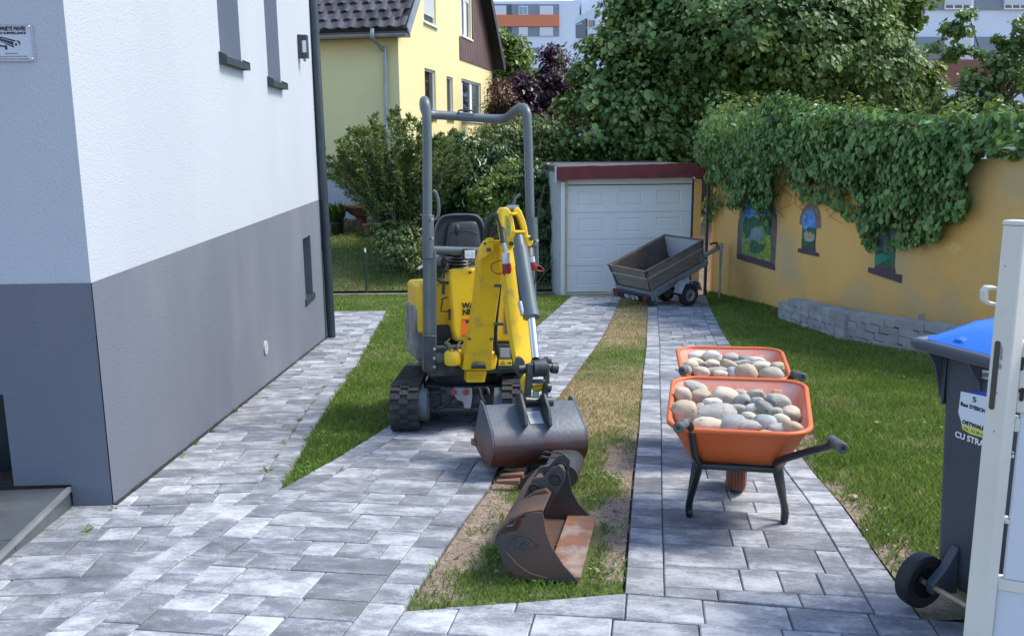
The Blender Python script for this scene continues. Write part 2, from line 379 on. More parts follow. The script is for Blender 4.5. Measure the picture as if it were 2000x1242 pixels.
def rows(ang, lf, rt, v0, v1, ymin, ymax, rowh=.165, bl=.15, br=.15, lens=(.15, .2, .25, .3, .34, .4), clips=()):
    """rows across a lane; ang = lane heading from +Y; lf, rt: x as function of y"""
    ca, sa = math.cos(ang), math.sin(ang)
    toW = lambda u, v: (u*ca+v*sa, -u*sa+v*ca); toL = lambda x, y: (x*ca-y*sa, x*sa+y*ca)
    yy = np.linspace(v0-2, v1+2, 300)
    def tab(fn):
        xs = fn(yy); uv = np.array([toL(x, y) for x, y in zip(xs, yy)]); k = np.argsort(uv[:, 1]); return uv[k]
    TL, TR = tab(lf), tab(rt); fl = lambda v: float(np.interp(v, TL[:, 1], TL[:, 0])); fr = lambda v: float(np.interp(v, TR[:, 1], TR[:, 0]))
    polys = []; v = v0; off = 0
    while v < v1:
        h = rowh*random.choice((1, 1.0, 1.3, 1.55)); a, b = fl(v)+bl, fr(v)-br; a2, b2 = fl(v+h)+bl, fr(v+h)-br
        if min(b-a, b2-a2) > .05:
            cuts = [0.0]; x = a - random.uniform(0, .2)
            w = (b-a); x = 0
            while True:
                x += random.choice(lens)
                if x > w-.08: break
                cuts.append(x/w)
            cuts.append(1.0)
            for i in range(len(cuts)-1):
                # interior joints run along the lane: same u at both row edges
                ul = a if i == 0 else a+cuts[i]*w; ur = b if i == len(cuts)-2 else a+cuts[i+1]*w
                ul2 = a2 if i == 0 else a+cuts[i]*w; ur2 = b2 if i == len(cuts)-2 else a+cuts[i+1]*w
                polys.append([toW(ul, v), toW(ur, v), toW(ur2, v+h), toW(ul2, v+h)])
        v += h
    for fn, w, sg in ((fl, bl, 1), (fr, br, -1)):          # border course
        if w <= 0: continue
        v = v0+.07
        while v < v1:
            h = random.choice((.19, .24, .28, .2)); u0, u1 = fn(v), fn(v+h); k = sg*w
            polys.append([toW(u0, v), toW(u0+k, v), toW(u1+k, v+h), toW(u1, v+h)]); v += h
    out = []
    for p in polys:
        for c in [(0, -1, -ymin), (0, 1, ymax)]+list(clips):
            if len(p) < 3: break
            p = clip(p, *c)
        if len(p) >= 3: out.append(p)
    return out
def sheet(lf, rt, y0, y1, n=40):
    ys = np.linspace(y0, y1, n); L = [(float(lf(y)), y) for y in ys]; Rr = [(float(rt(y)), y) for y in ys]
    return L+Rr[::-1]
b = lambda B: (lambda y: bx(B, y))
pave('excavator_driveway', rows(R(9), b(B2), b(B3), 2.4, 17.5, 2.6, YGAR), sheet(b(B2), b(B3), 2.6, YGAR))
pave('wheelbarrow_driveway', rows(R(9), b(B4), b(B5), 2.4, 17.8, 2.8, YGAR+.1, clips=[(-.23, -1, -3.234)]), sheet(b(B4), b(B5), 2.8, YGAR+.1))
def pathR(y):
    y = np.asarray(y, float); return np.where(y > YTIP, bx(B1, y), bx(B2, y))
def pathL(y):
    y = np.asarray(y, float); return np.where(y > HF.y, hx(HF.y)-1.8, np.where(y > HN.y, hx(y), HN.x-1.25+.0*y))
pp = rows(R(-5), pathL, pathR, 1.2, 14.2, 2.3, YPE, bl=0, br=.14)
pave('house_path', pp, sheet(pathL, pathR, 2.3, YPE, 90))
pave('front_paving', rows(R(9), b(B3), (lambda y: 3.6+0*np.asarray(y, float)), 1.2, 4.2, 1.6, 3.3, bl=0, br=0, rowh=.2, lens=(.2, .28, .3, .4), clips=[(-.164, 1, 3.053), (.23, 1, 3.224)]), sheet(b(B3), (lambda y: 3.6), 1.6, 3.12, 12), zs=.008)
# ---- lawns
def grass_mat(name, green, green2, dry, rnd=.25, blade=True):
    m = bpy.data.materials.new(name); m.use_nodes = True; nt = m.node_tree; N = nt.nodes; L = nt.links; bb = N['Principled BSDF']
    at = N.new('ShaderNodeAttribute'); at.attribute_name = 'rnd'; ad = N.new('ShaderNodeAttribute'); ad.attribute_name = 'dry'
    geo = N.new('ShaderNodeNewGeometry'); n = N.new('ShaderNodeTexNoise'); n.inputs['Scale'].default_value = 1.8; n.inputs['Detail'].default_value = 5; L.new(geo.outputs['Position'], n.inputs['Vector'])
    mx = N.new('ShaderNodeMix'); mx.data_type = 'RGBA'; mr = N.new('ShaderNodeMapRange'); mr.inputs[1].default_value = .35; mr.inputs[2].default_value = .65; L.new(n.outputs['Fac'], mr.inputs[0]); L.new(mr.outputs[0], mx.inputs[0])
    mx.inputs[6].default_value = rgba(green); mx.inputs[7].default_value = rgba(green2)
    m2 = N.new('ShaderNodeMix'); m2.data_type = 'RGBA'; L.new(ad.outputs['Fac'], m2.inputs[0]); L.new(mx.outputs[2], m2.inputs[6]); m2.inputs[7].default_value = rgba(dry)
    if not blade:
        so = N.new('ShaderNodeAttribute'); so.attribute_name = 'soil'; ns = N.new('ShaderNodeTexNoise'); ns.inputs['Scale'].default_value = 22; ns.inputs['Detail'].default_value = 8; ns.inputs['Roughness'].default_value = .7; L.new(geo.outputs['Position'], ns.inputs['Vector'])
        cr = N.new('ShaderNodeValToRGB'); L.new(ns.outputs['Fac'], cr.inputs[0]); e = cr.color_ramp.elements; e[0].position = .3; e[0].color = (.115, .085, .06, 1); e[1].position = .72; e[1].color = (.36, .29, .22, 1); k = e.new(.5); k.color = (.235, .18, .135, 1)
        m3 = N.new('ShaderNodeMix'); m3.data_type = 'RGBA'; ad2 = N.new('ShaderNodeMath'); ad2.inputs[1].default_value = -.25; ad3 = N.new('ShaderNodeMath'); ad3.operation = 'MULTIPLY_ADD'; ad3.inputs[1].default_value = .5; L.new(ns.outputs['Fac'], ad3.inputs[0]); L.new(so.outputs['Fac'], ad2.inputs[0]); L.new(ad2.outputs[0], ad3.inputs[2])
        mr3 = N.new('ShaderNodeMapRange'); mr3.inputs[1].default_value = .15; mr3.inputs[2].default_value = .5; L.new(ad3.outputs[0], mr3.inputs[0]); L.new(mr3.outputs[0], m3.inputs[0]); L.new(m2.outputs[2], m3.inputs[6]); L.new(cr.outputs[0], m3.inputs[7]); m2 = m3
    h = N.new('ShaderNodeHueSaturation'); v = N.new('ShaderNodeMapRange'); v.inputs[3].default_value = 1-rnd; v.inputs[4].default_value = 1+rnd; L.new(at.outputs['Fac'], v.inputs[0]); L.new(v.outputs[0], h.inputs['Value']); L.new(m2.outputs[2], h.inputs['Color'])
    L.new(h.outputs[0], bb.inputs['Base Color']); bb.inputs['Roughness'].default_value = .65; bb.inputs['Specular IOR Level'].default_value = .25
    if blade:
        t = N.new('ShaderNodeBsdfTranslucent'); ms = N.new('ShaderNodeMixShader'); ms.inputs[0].default_value = .35; L.new(h.outputs[0], t.inputs[0]); L.new(bb.outputs[0], ms.inputs[1]); L.new(t.outputs[0], ms.inputs[2]); L.new(ms.outputs[0], N['Material Output'].inputs[0])
    else:
        bu = N.new('ShaderNodeBump'); bu.inputs['Distance'].default_value = .018; n2 = N.new('ShaderNodeTexNoise'); n2.inputs['Detail'].default_value = 6; n2.inputs['Scale'].default_value = 45; L.new(geo.outputs['Position'], n2.inputs['Vector']); L.new(n2.outputs['Fac'], bu.inputs['Height']); L.new(bu.outputs[0], bb.inputs['Normal'])
    return m
GRN, GRN2, DRY = (.150, .248, .044), (.21, .305, .062), (.47, .38, .22)
M_blade = grass_mat('grass_blades', GRN, GRN2, DRY, .35)
M_turf = grass_mat('turf', (.075, .105, .025), (.095, .12, .03), (.36, .27, .16), 0, False)
def vnoise(x, y, s, seed=0):           # cheap smooth noise, vectorised
    rs = np.random.default_rng(seed); g = rs.random((64, 64)); X = (x*s) % 63; Y = (y*s) % 63
    i = X.astype(int); j = Y.astype(int); fx = X-i; fy = Y-j; fx = fx*fx*(3-2*fx); fy = fy*fy*(3-2*fy)
    return (g[i, j]*(1-fx)+g[i+1, j]*fx)*(1-fy)+(g[i, j+1]*(1-fx)+g[i+1, j+1]*fx)*fy
def fnoise(x, y, s, seed=0): return .55*vnoise(x, y, s, seed)+.3*vnoise(x+3, y+7, s*2.1, seed+1)+.15*vnoise(x+9, y+1, s*4.7, seed+2)
def dry_mid(x, y):
    n = fnoise(x+5, y+5, 2.2, 4)
    d = np.interp(y, [3.3, 5.0, 5.6, 6.4, 7.6, 8.1, 8.5, 9.3, 9.7, 10.4, 12, 14, 16.5], [.1, .15, .5, .95, 1.0, .8, .2, .05, .3, .75, .95, .8, .3])
    return np.clip(d+(n-.5)*1.3*np.clip(d*3, .2, 1), 0, 1)
def soil_mid(x, y):                     # bare earth fraction beside the paving and near the street
    l, r = bx(B3, y), bx(B4, y); t = (x-l)/np.maximum(r-l, .01)
    n0_ = fnoise(x+2, y+4, 3.1, 12)-.5; t = t+n0_*.35; edge = np.maximum(np.clip((.30-t)/.15, 0, 1), np.clip((t-.74)/.15, 0, 1)); n = fnoise(x, y, 7, 11)
    e = edge*np.interp(y, [2.9, 3.15, 3.4, 5.0, 5.8, 6.8], [0.2, .45, 1.15, 1.1, .5, 0])
    return np.clip(e*.93+(n-.52)*1.3, 0, 1)*np.interp(y, [2.9, 3.1, 5.6, 6.6], [.5, 1, 1, .2])
def lawn(name, lf, rt, y0, y1, dryf, soilf, ny=60, nx=10, z=.020, zf=None):
    ys = np.linspace(y0, y1, ny); t = np.linspace(0, 1, nx); Lx = lf(ys); Rx = rt(ys)
    X = Lx[:, None]*(1-t)+Rx[:, None]*t; Y = np.repeat(ys[:, None], nx, 1); Z = gza(X, Y)+z+(fnoise(X.ravel(), Y.ravel(), 3, 2).reshape(X.shape)-.5)*.012
    V = np.stack([X, Y, Z], -1).reshape(-1, 3)
    i, j = np.meshgrid(np.arange(ny-1), np.arange(nx-1), indexing='ij'); a = (i*nx+j).ravel()
    o = npmesh(name, V, np.stack([a, a+1, a+nx+1, a+nx], 1), M_turf, smooth=True, attrs={'dry': dryf(X.ravel(), Y.ravel()), 'soil': soilf(X.ravel(), Y.ravel())})
    o['kind'] = 'structure'; return o
def blades(name, samp, lf, rt, dryf, soilf, bands, hgt=.035, hidden=None, extra_h=None, mat_=None, lean=.5):
    Vs = []; Fs = []; rn = []; dr = []; off = 0
    for (y0, y1, dens, wid) in bands:
        ys = np.linspace(y0, y1, 60); wm = float(np.max(rt(ys))-np.min(lf(ys))); x0 = float(np.min(lf(ys)))
        n = int((y1-y0)*wm*dens); x = x0+RNG.random(n)*wm; y = y0+RNG.random(n)*(y1-y0)
        e_ = .004+.032*fnoise(x*1.0+11, y+3, 14, 71)**2; k = (x > lf(y)-e_) & (x < rt(y)+e_); x, y = x[k], y[k]; s = soilf(x, y); k = RNG.random(len(x)) > s*1.05; x, y = x[k], y[k]
        n = len(x)
        if not n: continue
        tuft = fnoise(x, y, 9, 21); h = hgt*(.45+RNG.random(n)*.7+tuft*.6)
        if extra_h is not None: h = h*extra_h(x, y)
        a = RNG.random(n)*6.283; w = wid*(.7+.6*RNG.random(n)); le = h*lean*(.3+RNG.random(n)*1.3); b_ = RNG.random(n)*6.283
        z = gza(x, y)+.014; dx, dy = np.cos(a)*w/2, np.sin(a)*w/2; lx, ly = np.cos(b_)*le, np.sin(b_)*le
        V = np.stack([np.stack([x-dx, y-dy, z], 1), np.stack([x+dx, y+dy, z], 1), np.stack([x+dx*.7+lx*.35, y+dy*.7+ly*.35, z+h*.6], 1), np.stack([x+lx, y+ly, z+h], 1)], 1).reshape(-1, 3)
        o = (np.arange(n)*4)[:, None]+off; Fs.append(o+np.array([[0, 1, 2, 3]])); Vs.append(V); off += 4*n
        d = np.clip(dryf(x, y)+(RNG.random(n) < .035)*.7, 0, 1); d = np.where(RNG.random(n) < .25, d*.5, d)
        rn.append(np.repeat(RNG.random(n), 4)); dr.append(np.repeat(d, 4))
    o = npmesh(name, np.concatenate(Vs), np.concatenate(Fs), mat_ or M_blade, attrs={'rnd': np.concatenate(rn), 'dry': np.concatenate(dr)}); o['kind'] = 'stuff'
    print(name, off//4, 'blades'); return o
zero = lambda x, y: np.zeros_like(x)
# middle strip
EDG = .01
lm = lambda y: bx(B3, y)+EDG; rm = lambda y: bx(B4, y)-EDG
lawn('middle_grass_strip', lm, rm, 2.97, YGAR+.1, dry_mid, lambda x, y: soil_mid(x, y)*1.0, 260, 26)
blades('strip_grass', 0, lm, rm, dry_mid, soil_mid, [(2.98, 5.5, 9000, .0042), (5.5, 8, 6500, .005), (8, 12, 3500, .007), (12, YGAR, 1800, .011)], .034,
       extra_h=lambda x, y: np.where(y > 3.055+.164*x, 1, .0)*np.where((x > -.10+.19*(y-3.25)) & (x < .29+.19*(y-3.25)) & (y > 3.26) & (y < 4.0), .15, np.where(y < 4.6, .85, .75)))
# left lawn: triangle between path and driveway, then up to the kerb
ll = lambda y: np.where(y < YPE+.02, bx(B1, y)+EDG, -4.6); lr = lambda y: np.where(y < YGAR-.02, bx(B2, y)-EDG, 0.95)
soil_l = lambda x, y: np.clip((fnoise(x, y, 3.5, 31)-.45)*4, 0, 1)*np.clip(1-(x-bx(B1, y))/.13, 0, 1)*np.clip((y-6)/1.5, 0, 1)*(y < YPE)*1.0
dry_l = lambda x, y: np.clip((fnoise(x, y, 2, 33)-.5)*1.2, 0, .5)*np.clip((y-5)/4, 0.3, 1)
lawn('left_lawn', lambda y: bx(B1, y)+EDG, lambda y: bx(B2, y)-EDG, YTIP+.02, YPE, dry_l, soil_l, 90, 12)
lawn('back_lawn', lambda y: -4.6+0*y, lr, YPE+.004, 17.1, dry_l, zero, 24, 30, z=.0195)
blades('left_grass', 0, ll, lr, dry_l, soil_l, [(YTIP, 6.2, 10000, .0042), (6.2, 9, 6000, .0055), (9, 13, 3000, .008), (13, 17.1, 1500, .013)], .036)
# right lawn
rl = lambda y: bx(B5, y)+EDG; rr_ = lambda y: wallx(y)
soil_r = lambda x, y: np.clip((fnoise(x, y, 3.2, 41)-.38)*4, 0, 1)*np.clip(1-(x-bx(B5, y))/.34, 0, 1)*np.interp(y, [3, 3.6, 5.6, 6.6], [.6, 1, .9, 0])
dry_r = lambda x, y: np.clip((fnoise(x, y, 2.4, 43)-.56)*2.0, 0, .4)*np.interp(y, [3, 8, 12], [1, .6, .4])
lawn('right_lawn', rl, rr_, 2.9, 17.1, dry_r, soil_r, 140, 30)
M_bladeR = M_blade
blades('right_grass', 0, rl, rr_, dry_r, soil_r, [(3.1, 5, 8500, .0045), (5, 7.5, 6000, .0055), (7.5, 11, 3200, .008), (11, 16.9, 1700, .012)], .042,
       extra_h=lambda x, y: 1+.9*np.clip(1-(wallx(y)-x)/.25, 0, 1))
# neighbour's bank
nl = lambda y: -9+0*y; nr = lambda y: np.interp(y, [17.2, 40], [1.05, 1.6])
lawn('neighbour_lawn', nl, nr, 17.35, 26, lambda x, y: np.clip((fnoise(x, y, 1, 51)-.5)*2, 0, .6)+.15, zero, 40, 24, z=.02)
blades('neighbour_grass', 0, nl, nr, lambda x, y: np.clip((fnoise(x, y, 1, 51)-.45)*2, 0, .6)+.1, zero, [(17.35, 22, 1100, .016)], .06)
# clover and broad weeds scattered in the lawns, a few fallen leaves
def scatter_weeds(name, lf, rt, y0, y1, ncl, m, r=.05, L0=.012, L1=.03, per=14):
    yy = y0+(y1-y0)*RNG.random(ncl)**1.5; l_, r_ = lf(yy), rt(yy); xx = l_+(r_-l_)*RNG.random(ncl); k = RNG.integers(0, ncl, ncl*per); x = xx[k]+RNG.normal(size=len(k))*r; y = yy[k]+RNG.normal(size=len(k))*r
    kk = (x > lf(y)+.02) & (x < rt(y)-.02) & (y > 3.2); x, y = x[kk], y[kk]; n = len(x); C_ = np.stack([x, y, gza(x, y)+.028+RNG.random(n)*.02], 1); L_ = L0+RNG.random(n)*(L1-L0)
    return leaves(name, C_, rdir(n)*np.array([1, 1, .3]), rdir(n)*.4+np.array([0, 0, 1.0]), L_, L_*.75, m, None, .15, .15)
M_clov = mat('clover_leaf', (.07, .17, .03), (.11, .22, .05), scale=2, rough=.5, rnd=.3, trans=.2, world_pos=True); M_fall = mat('fallen_leaf', (.34, .20, .08), (.22, .13, .06), scale=2, rough=.7, rnd=.4)
scatter_weeds('clover', rl, rr_, 3.3, 10, 150, M_clov); scatter_weeds('strip_clover', lm, rm, 3.2, 8, 26, M_clov, .04); scatter_weeds('left_clover', lambda y: bx(B1, y)+EDG, lambda y: bx(B2, y)-EDG, YTIP+.3, 11, 50, M_clov, .04)
scatter_weeds('fallen_leaves', rl, rr_, 3.3, 12, 60, M_fall, .3, .02, .05, 1); scatter_weeds('strip_fallen_leaves', lm, rm, 3.3, 9, 26, M_fall, .2, .015, .035, 1)
# weeds rooted in the paving joints
n = 700; yy = 3.6+RNG.random(n)*7; k = RNG.integers(0, 3, n); xx = np.where(k == 0, bx(B1, np.maximum(yy, YTIP))-.145, np.where(k == 1, hx(yy)+.03, bx(B2, yy)+.15))+RNG.normal(size=n)*.006
yy = np.round(yy*3.1+RNG.normal(size=n)*.06)/3.1; xx = np.where(k == 0, bx(B1, np.maximum(yy, YTIP))-.145, np.where(k == 1, hx(yy)+.03, bx(B2, yy)+.15))+RNG.normal(size=n)*.012; kk = (yy > YTIP) | (k == 1)
JW = np.stack([xx, yy+RNG.normal(size=n)*.02, -SLOPE*yy+.036], 1)[kk]; JW = JW[fnoise(JW[:, 0]+9, JW[:, 1], 2.5, 88) > .5]
o = leaves('joint_weeds', JW, rdir(len(JW))+np.array([0, 0, 1.0]), rdir(len(JW)), .018+RNG.random(len(JW))*.03, np.full(len(JW), .005), M_blade, None)
# pebbles and crumbs in the bare earth
def crumbs(name, pts, r0, r1, m):
    Vs = []; Fs = []
    for i, (x, y) in enumerate(pts):
        r = random.uniform(r0, r1); z = -SLOPE*y+.022
        base = np.array([[1, 0, 0], [-.4, .9, 0], [-.5, -.8, .1], [0, 0, .7], [0, 0, -.4]])*r*np.array([1, random.uniform(.6, 1), random.uniform(.5, .9)])
        a = random.random()*6.28; c, s_ = math.cos(a), math.sin(a); base = base@np.array([[c, s_, 0], [-s_, c, 0], [0, 0, 1]])
        Vs.append(base+np.array([x, y, z])); Fs.append(np.array([[0, 1, 3], [1, 2, 3], [2, 0, 3], [1, 0, 4], [2, 1, 4], [0, 2, 4]])+5*i)
    o = npmesh(name, np.concatenate(Vs), np.concatenate(Fs), m, rnd=np.repeat(RNG.random(len(pts)), 5)); o['kind'] = 'stuff'; return o
pts = []
while len(pts) < 1700:
    y = random.uniform(3.15, 6.6)
    if random.random() < .62:
        x = random.uniform(float(bx(B3, y)), float(bx(B4, y)))
        if random.random() > float(soil_mid(np.array([x]), np.array([y]))[0])+.05: continue
    else:
        x = float(bx(B5, y))+random.uniform(.01, .4)
        if random.random() > float(soil_r(np.array([x]), np.array([y]))[0])+.05: continue
    pts.append((x, y))
M_crumb = mat('earth_crumb', (.40, .34, .27), (.20, .155, .115), scale=3, rough=.9, rnd=.45)
crumbs('earth_crumbs', pts, .003, .009, M_crumb)
# ================================================================== WHITE HOUSE
M_white = mat('white_render', (.425, .455, .495), (.405, .435, .475), scale=1.2, rough=.9, bump=.0045, bscale=90, detail=2, c3=(.40, .43, .465), s3=2.2, lo3=.58, hi3=.85, stretch=(1, 1, .3))
M_grey = mat('grey_render', (.122, .135, .168), (.142, .154, .188), scale=1.0, rough=.9, bump=.0045, bscale=90, c3=(.19, .192, .212), s3=.5, lo3=.5, hi3=.75, stretch=(1, 1, .35))
M_anth = mat('anthracite_metal', (.035, .05, .06), (.05, .065, .075), scale=4, rough=.4, metal=.3)
M_blkjoint = mat('bitumen_joint', (.02, .02, .022), rough=.9)
HC = Vector((HN.x, HN.y, 0)); Hd = HD.copy(); Hn = HNrm.copy(); Fd = -Hn     # front facade runs along -Hn (towards the left)
def S(x, y, off=0): return RP(x, y, HC+Hn*off, Hn)       # pixel -> side wall
def FR(x, y, off=0): return RP(x, y, HC-Hd*off, Hd)      # pixel -> front wall
house = empty('white_house', Matrix.Translation((HN.x, HN.y, HN.z)), 'white rendered house with grey base and slim windows at the paved path', 'house')
ZB = (S(182, 557).z+S(621, 387).z)/2-.005
LEN = (Vector((HF.x, HF.y, 0))-HC).length
# side wall with openings: windows traced on the wall plane
def sco(p): return ((p-HC).dot(Hd), p.z)
wins = []
def rect(px):   # px rectangle left,right,bottom pixels -> s0,s1,zb
    return px
sw1 = (sco(S(431, 118))[0], sco(S(472, 130))[0], sco(S(432, 117))[1])
sw2 = (sco(S(524, 158))[0], sco(S(549, 170))[0], sco(S(528, 163))[1])
bw_s0, bw_z0 = sco(S(598, 592)); bw_s1, bw_z1 = sco(S(606, 462))
bw_z1 = sco(S(598, 463))[1]; bw_z0 = sco(S(599, 590))[1]; bw_s0 = sco(S(592, 500))[0]; bw_s1 = sco(S(607, 500))[0]
ZT = 6.4; TH = .32
print('house', ZB, LEN, sw1, sw2, bw_s0, bw_s1, bw_z0, bw_z1)
def wallgrid(mb, s_edges, z_edges, holes, s_to, th):
    for i in range(len(s_edges)-1):
        for j in range(len(z_edges)-1):
            if (i, j) in holes: continue
            a0, a1, b0, b1 = s_edges[i], s_edges[i+1], z_edges[j], z_edges[j+1]
            q = [s_to(a0, b0, 0), s_to(a1, b0, 0), s_to(a1, b1, 0), s_to(a0, b1, 0)]; q2 = [s_to(a0, b0, th), s_to(a1, b0, th), s_to(a1, b1, th), s_to(a0, b1, th)]
            mb.quad(*q)
            for (di, dj, k0, k1) in ((-1, 0, 3, 0), (1, 0, 1, 2), (0, -1, 0, 1), (0, 1, 2, 3)):
                if (i+di, j+dj) in holes: mb.quad(q[k0], q[k1], q2[k1], q2[k0])
st = lambda s, z, t: HC+Hd*s-Hn*t+Vector((0, 0, z))
zt1 = sw1[2]+1.9; zt2 = sw2[2]+1.9
mb = MB(); se = [0, sw1[0], sw1[1], sw2[0], sw2[1], LEN]; ze = sorted([ZB, sw1[2], sw2[2], zt1, zt2, ZT])
holes = set()
for i0, w, zt in ((1, sw1, zt1), (3, sw2, zt2)):
    for j in range(len(ze)-1):
        if ze[j] >= w[2]-1e-6 and ze[j+1] <= zt+1e-6: holes.add((i0, j))
wallgrid(mb, se, ze, holes, st, .22)
ft = lambda s, z, t: HC-Hn*s+Hd*t+Vector((0, 0, z))
mb.quad(ft(0, ZB, 0), ft(4, ZB, 0), ft(4, ZT, 0), ft(0, ZT, 0))
mb.quad(st(LEN, ZB, 0), st(LEN, ZT, 0), st(LEN, ZT, 6), st(LEN, ZB, 6)); mb.quad(st(0, ZT, 0), st(LEN, ZT, 0), st(LEN, ZT, 5), st(0, ZT, 5))
mb.build('upper_wall', M_white, house, smooth=0)
mb = MB(); zg0 = -1.7
RE = (HC-FR(20, 900)).dot(Hn) if False else (FR(20, 880)-HC).dot(-Hn)
zp = FR(140, 947).z                                   # porch top
wallgrid(mb, [0, bw_s0, bw_s1, LEN], [zg0, bw_z0, bw_z1, ZB], {(1, 1)}, lambda s, z, t: st(s, z, t-.004), .16)
zl = FR(5, 770).z
pier = (FR(145, 990)-HC).dot(-Hn)
mb.box2 if 0 else None
for a0, a1, b0, b1 in ((0, pier, zg0, zp+.004), (0, RE, zp+.004, zl), (0, 4, zl, ZB)):
    mb.quad(ft(a0, b0, -.004), ft(a1, b0, -.004), ft(a1, b1, -.004), ft(a0, b1, -.004))
mb.quad(ft(RE, zp, -.004), ft(RE, zp, .3), ft(RE, zl, .3), ft(RE, zl, -.004)); mb.quad(ft(RE, zl, -.004), ft(4, zl, -.004), ft(4, zl, .9), ft(RE, zl, .9))
mb.quad(st(LEN, zg0, 0), st(LEN, ZB, 0), st(LEN, ZB, 6), st(LEN, zg0, 6))
mb.build('grey_base', M_grey, house, smooth=0)
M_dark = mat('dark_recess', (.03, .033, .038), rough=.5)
MB().box2 and None
mb = MB(); mb.prism([ft(RE-.1, zg0, .9), ft(4, zg0, .9), ft(4, zl+.1, .9), ft(RE-.1, zl+.1, .9)], Hd*.05); mb.build('entrance_door', M_anth, house, smooth=0)
# window frames, glass and sills
M_glass = mat('dark_glass', (.02, .025, .03), rough=.06, spec=.8)
M_frame = mat('grey_window_frame', (.30, .33, .36), rough=.45)
M_shut = mat('shutter_slat_grey', (.62, .64, .66), rough=.5)
def slim(s0, s1, z0, z1, dep, name='slim_window', fr=.05):
    mb = MB()
    for a0, a1, b0, b1 in ((s0, s0+fr, z0, z1), (s1-fr, s1, z0, z1), (s0+fr, s1-fr, z0, z0+fr), (s0+fr, s1-fr, z1-fr, z1)):
        mb.prism([st(a0, b0, dep-.04), st(a1, b0, dep-.04), st(a1, b1, dep-.04), st(a0, b1, dep-.04)], -Hn*.039)
    w = mb.build(name, M_anth if name != 'slim_window' else M_frame, house, smooth=0)
    MB().prism([st(s0+fr, z0+fr, dep-.02), st(s1-fr, z0+fr, dep-.02), st(s1-fr, z1-fr, dep-.02), st(s0+fr, z1-fr, dep-.02)], -Hn*.01).build('pane', M_glass, w, smooth=0)
    return w
w = slim(sw1[0]+.002, sw1[1]-.002, sw1[2]+.002, zt1-.002, .20)
w2 = slim(sw2[0]+.002, sw2[1]-.002, sw2[2]+.002, zt2-.002, .20)
w3 = slim(bw_s0+.002, bw_s1-.002, bw_z0+.002, bw_z1-.002, .13, 'basement_window', .03)
for w_, (s0, s1, z0), pr in ((w, sw1, .05), (w2, sw2, .05), (w3, (bw_s0, bw_s1, bw_z0), .012)):
    mb = MB(); mb.prism([st(s0-.035, z0+.004, -pr), st(s0-.035, z0+.012, .1), st(s0-.035, z0+.036, .1), st(s0-.035, z0+.018, -pr-.005)], Hd*(s1-s0+.07)); 
    mb.prism([st(s0-.035, z0-.03, -pr-.006), st(s0-.035, z0-.03, -pr), st(s0-.035, z0+.016, -pr), st(s0-.035, z0+.02, -pr-.006)], Hd*(s1-s0+.07))
    for s_ in (s0-.045, s1+.035): mb.prism([st(s_, z0-.03, -pr-.008), st(s_, z0-.03, .0), st(s_, z0+.055, .0), st(s_, z0+.03, -pr-.008)], Hd*.01)
    mb.build('sill', M_anth, w_, smooth=0)
# render stop bead, base joint
MB().prism([st(LEN-.002, zg0, -.012), st(LEN+.03, zg0, -.012), st(LEN+.03, ZT, -.012), st(LEN-.002, ZT, -.012)], -Hn*.05).build('corner_bead', mat('pale_pvc', (.6, .6, .6), rough=.5), house, smooth=0)
mb = MB(); rj = []
for i in range(60):
    s0 = LEN*i/60; s1 = LEN*(i+1)/60; y0 = (HC+Hd*s0).y; y1 = (HC+Hd*s1).y; k = random.uniform(.018, .034)
    mb.hexa([st(s0, -SLOPE*y0, -.022), st(s0, -SLOPE*y0, -.003), st(s0, -SLOPE*y0+.032+k*.3, -.004), st(s0, -SLOPE*y0+.032+k*.2, -.014-k*.3)], [st(s1, -SLOPE*y1, -.022), st(s1, -SLOPE*y1, -.003), st(s1, -SLOPE*y1+.032+k*.3, -.004), st(s1, -SLOPE*y1+.032+k*.2, -.014-k*.3)])
mb.build('base_joint', M_blkjoint, house, smooth=0)
# wall vent
vc = S(517, 679, .0); mv = MB(); Mv = Matrix.Translation(vc) @ Matrix((( *Hn, 0), (*Vector((0, 0, 1)), 0), (*Hd, 0), (0, 0, 0, 1))).to_3x3().transposed().to_4x4()
vent = MB()
rg = [vc+Hn*.004+(Hd*math.cos(a)+Vector((0, 0, 1))*math.sin(a))*.062 for a in np.linspace(0, 2*math.pi, 20, endpoint=False)]
vent.prism(rg, Hn*.012); ventp = vent.build('wall_vent', mat('grey_plastic_light', (.45, .46, .45), rough=.5), house)
ms = MB()
for i in range(-4, 5):
    hw = math.sqrt(max(.055**2-(i*.0115)**2, 0)); a = vc+Hn*.016+Vector((0, 0, i*.0115-.003))-Hd*hw; ms.prism([a, a+Hd*2*hw, a+Hd*2*hw+Vector((0, 0, .005))+Hn*.005, a+Vector((0, 0, .005))+Hn*.005], Vector((0, 0, -.002)))
ms.build('slat', M_white, ventp, smooth=0)
# downpipe
d0 = G(648, 664); mb = MB(); dpb = Vector((d0.x, d0.y, d0.z+.04)); pt = P(607, 0, d0.y)
dx = dpb.x; print('pipe', dpb, pt)
mb.cyl(dpb, Vector((pt.x, d0.y, ZT)), .05, 18); 
for px_y in (60, 290, 478):
    q = P(620, px_y, d0.y); t = (q.z-dpb.z)/(ZT-dpb.z); xx = dpb.x+(pt.x-dpb.x)*t; mb.cyl((xx, d0.y, q.z-.02), (xx, d0.y, q.z+.02), .056, 18)
dp = mb.build('downpipe', M_anth, house)
for px_y in (70, 295, 485):
    q = P(620, px_y, d0.y); t = (q.z-dpb.z)/(ZT-dpb.z); xx = dpb.x+(pt.x-dpb.x)*t; MB().box(((xx+HF.x)/2-.02, d0.y-.01, q.z), (abs(xx-HF.x)+.06, .02, .02)).build('bracket', M_anth, dp, smooth=0)
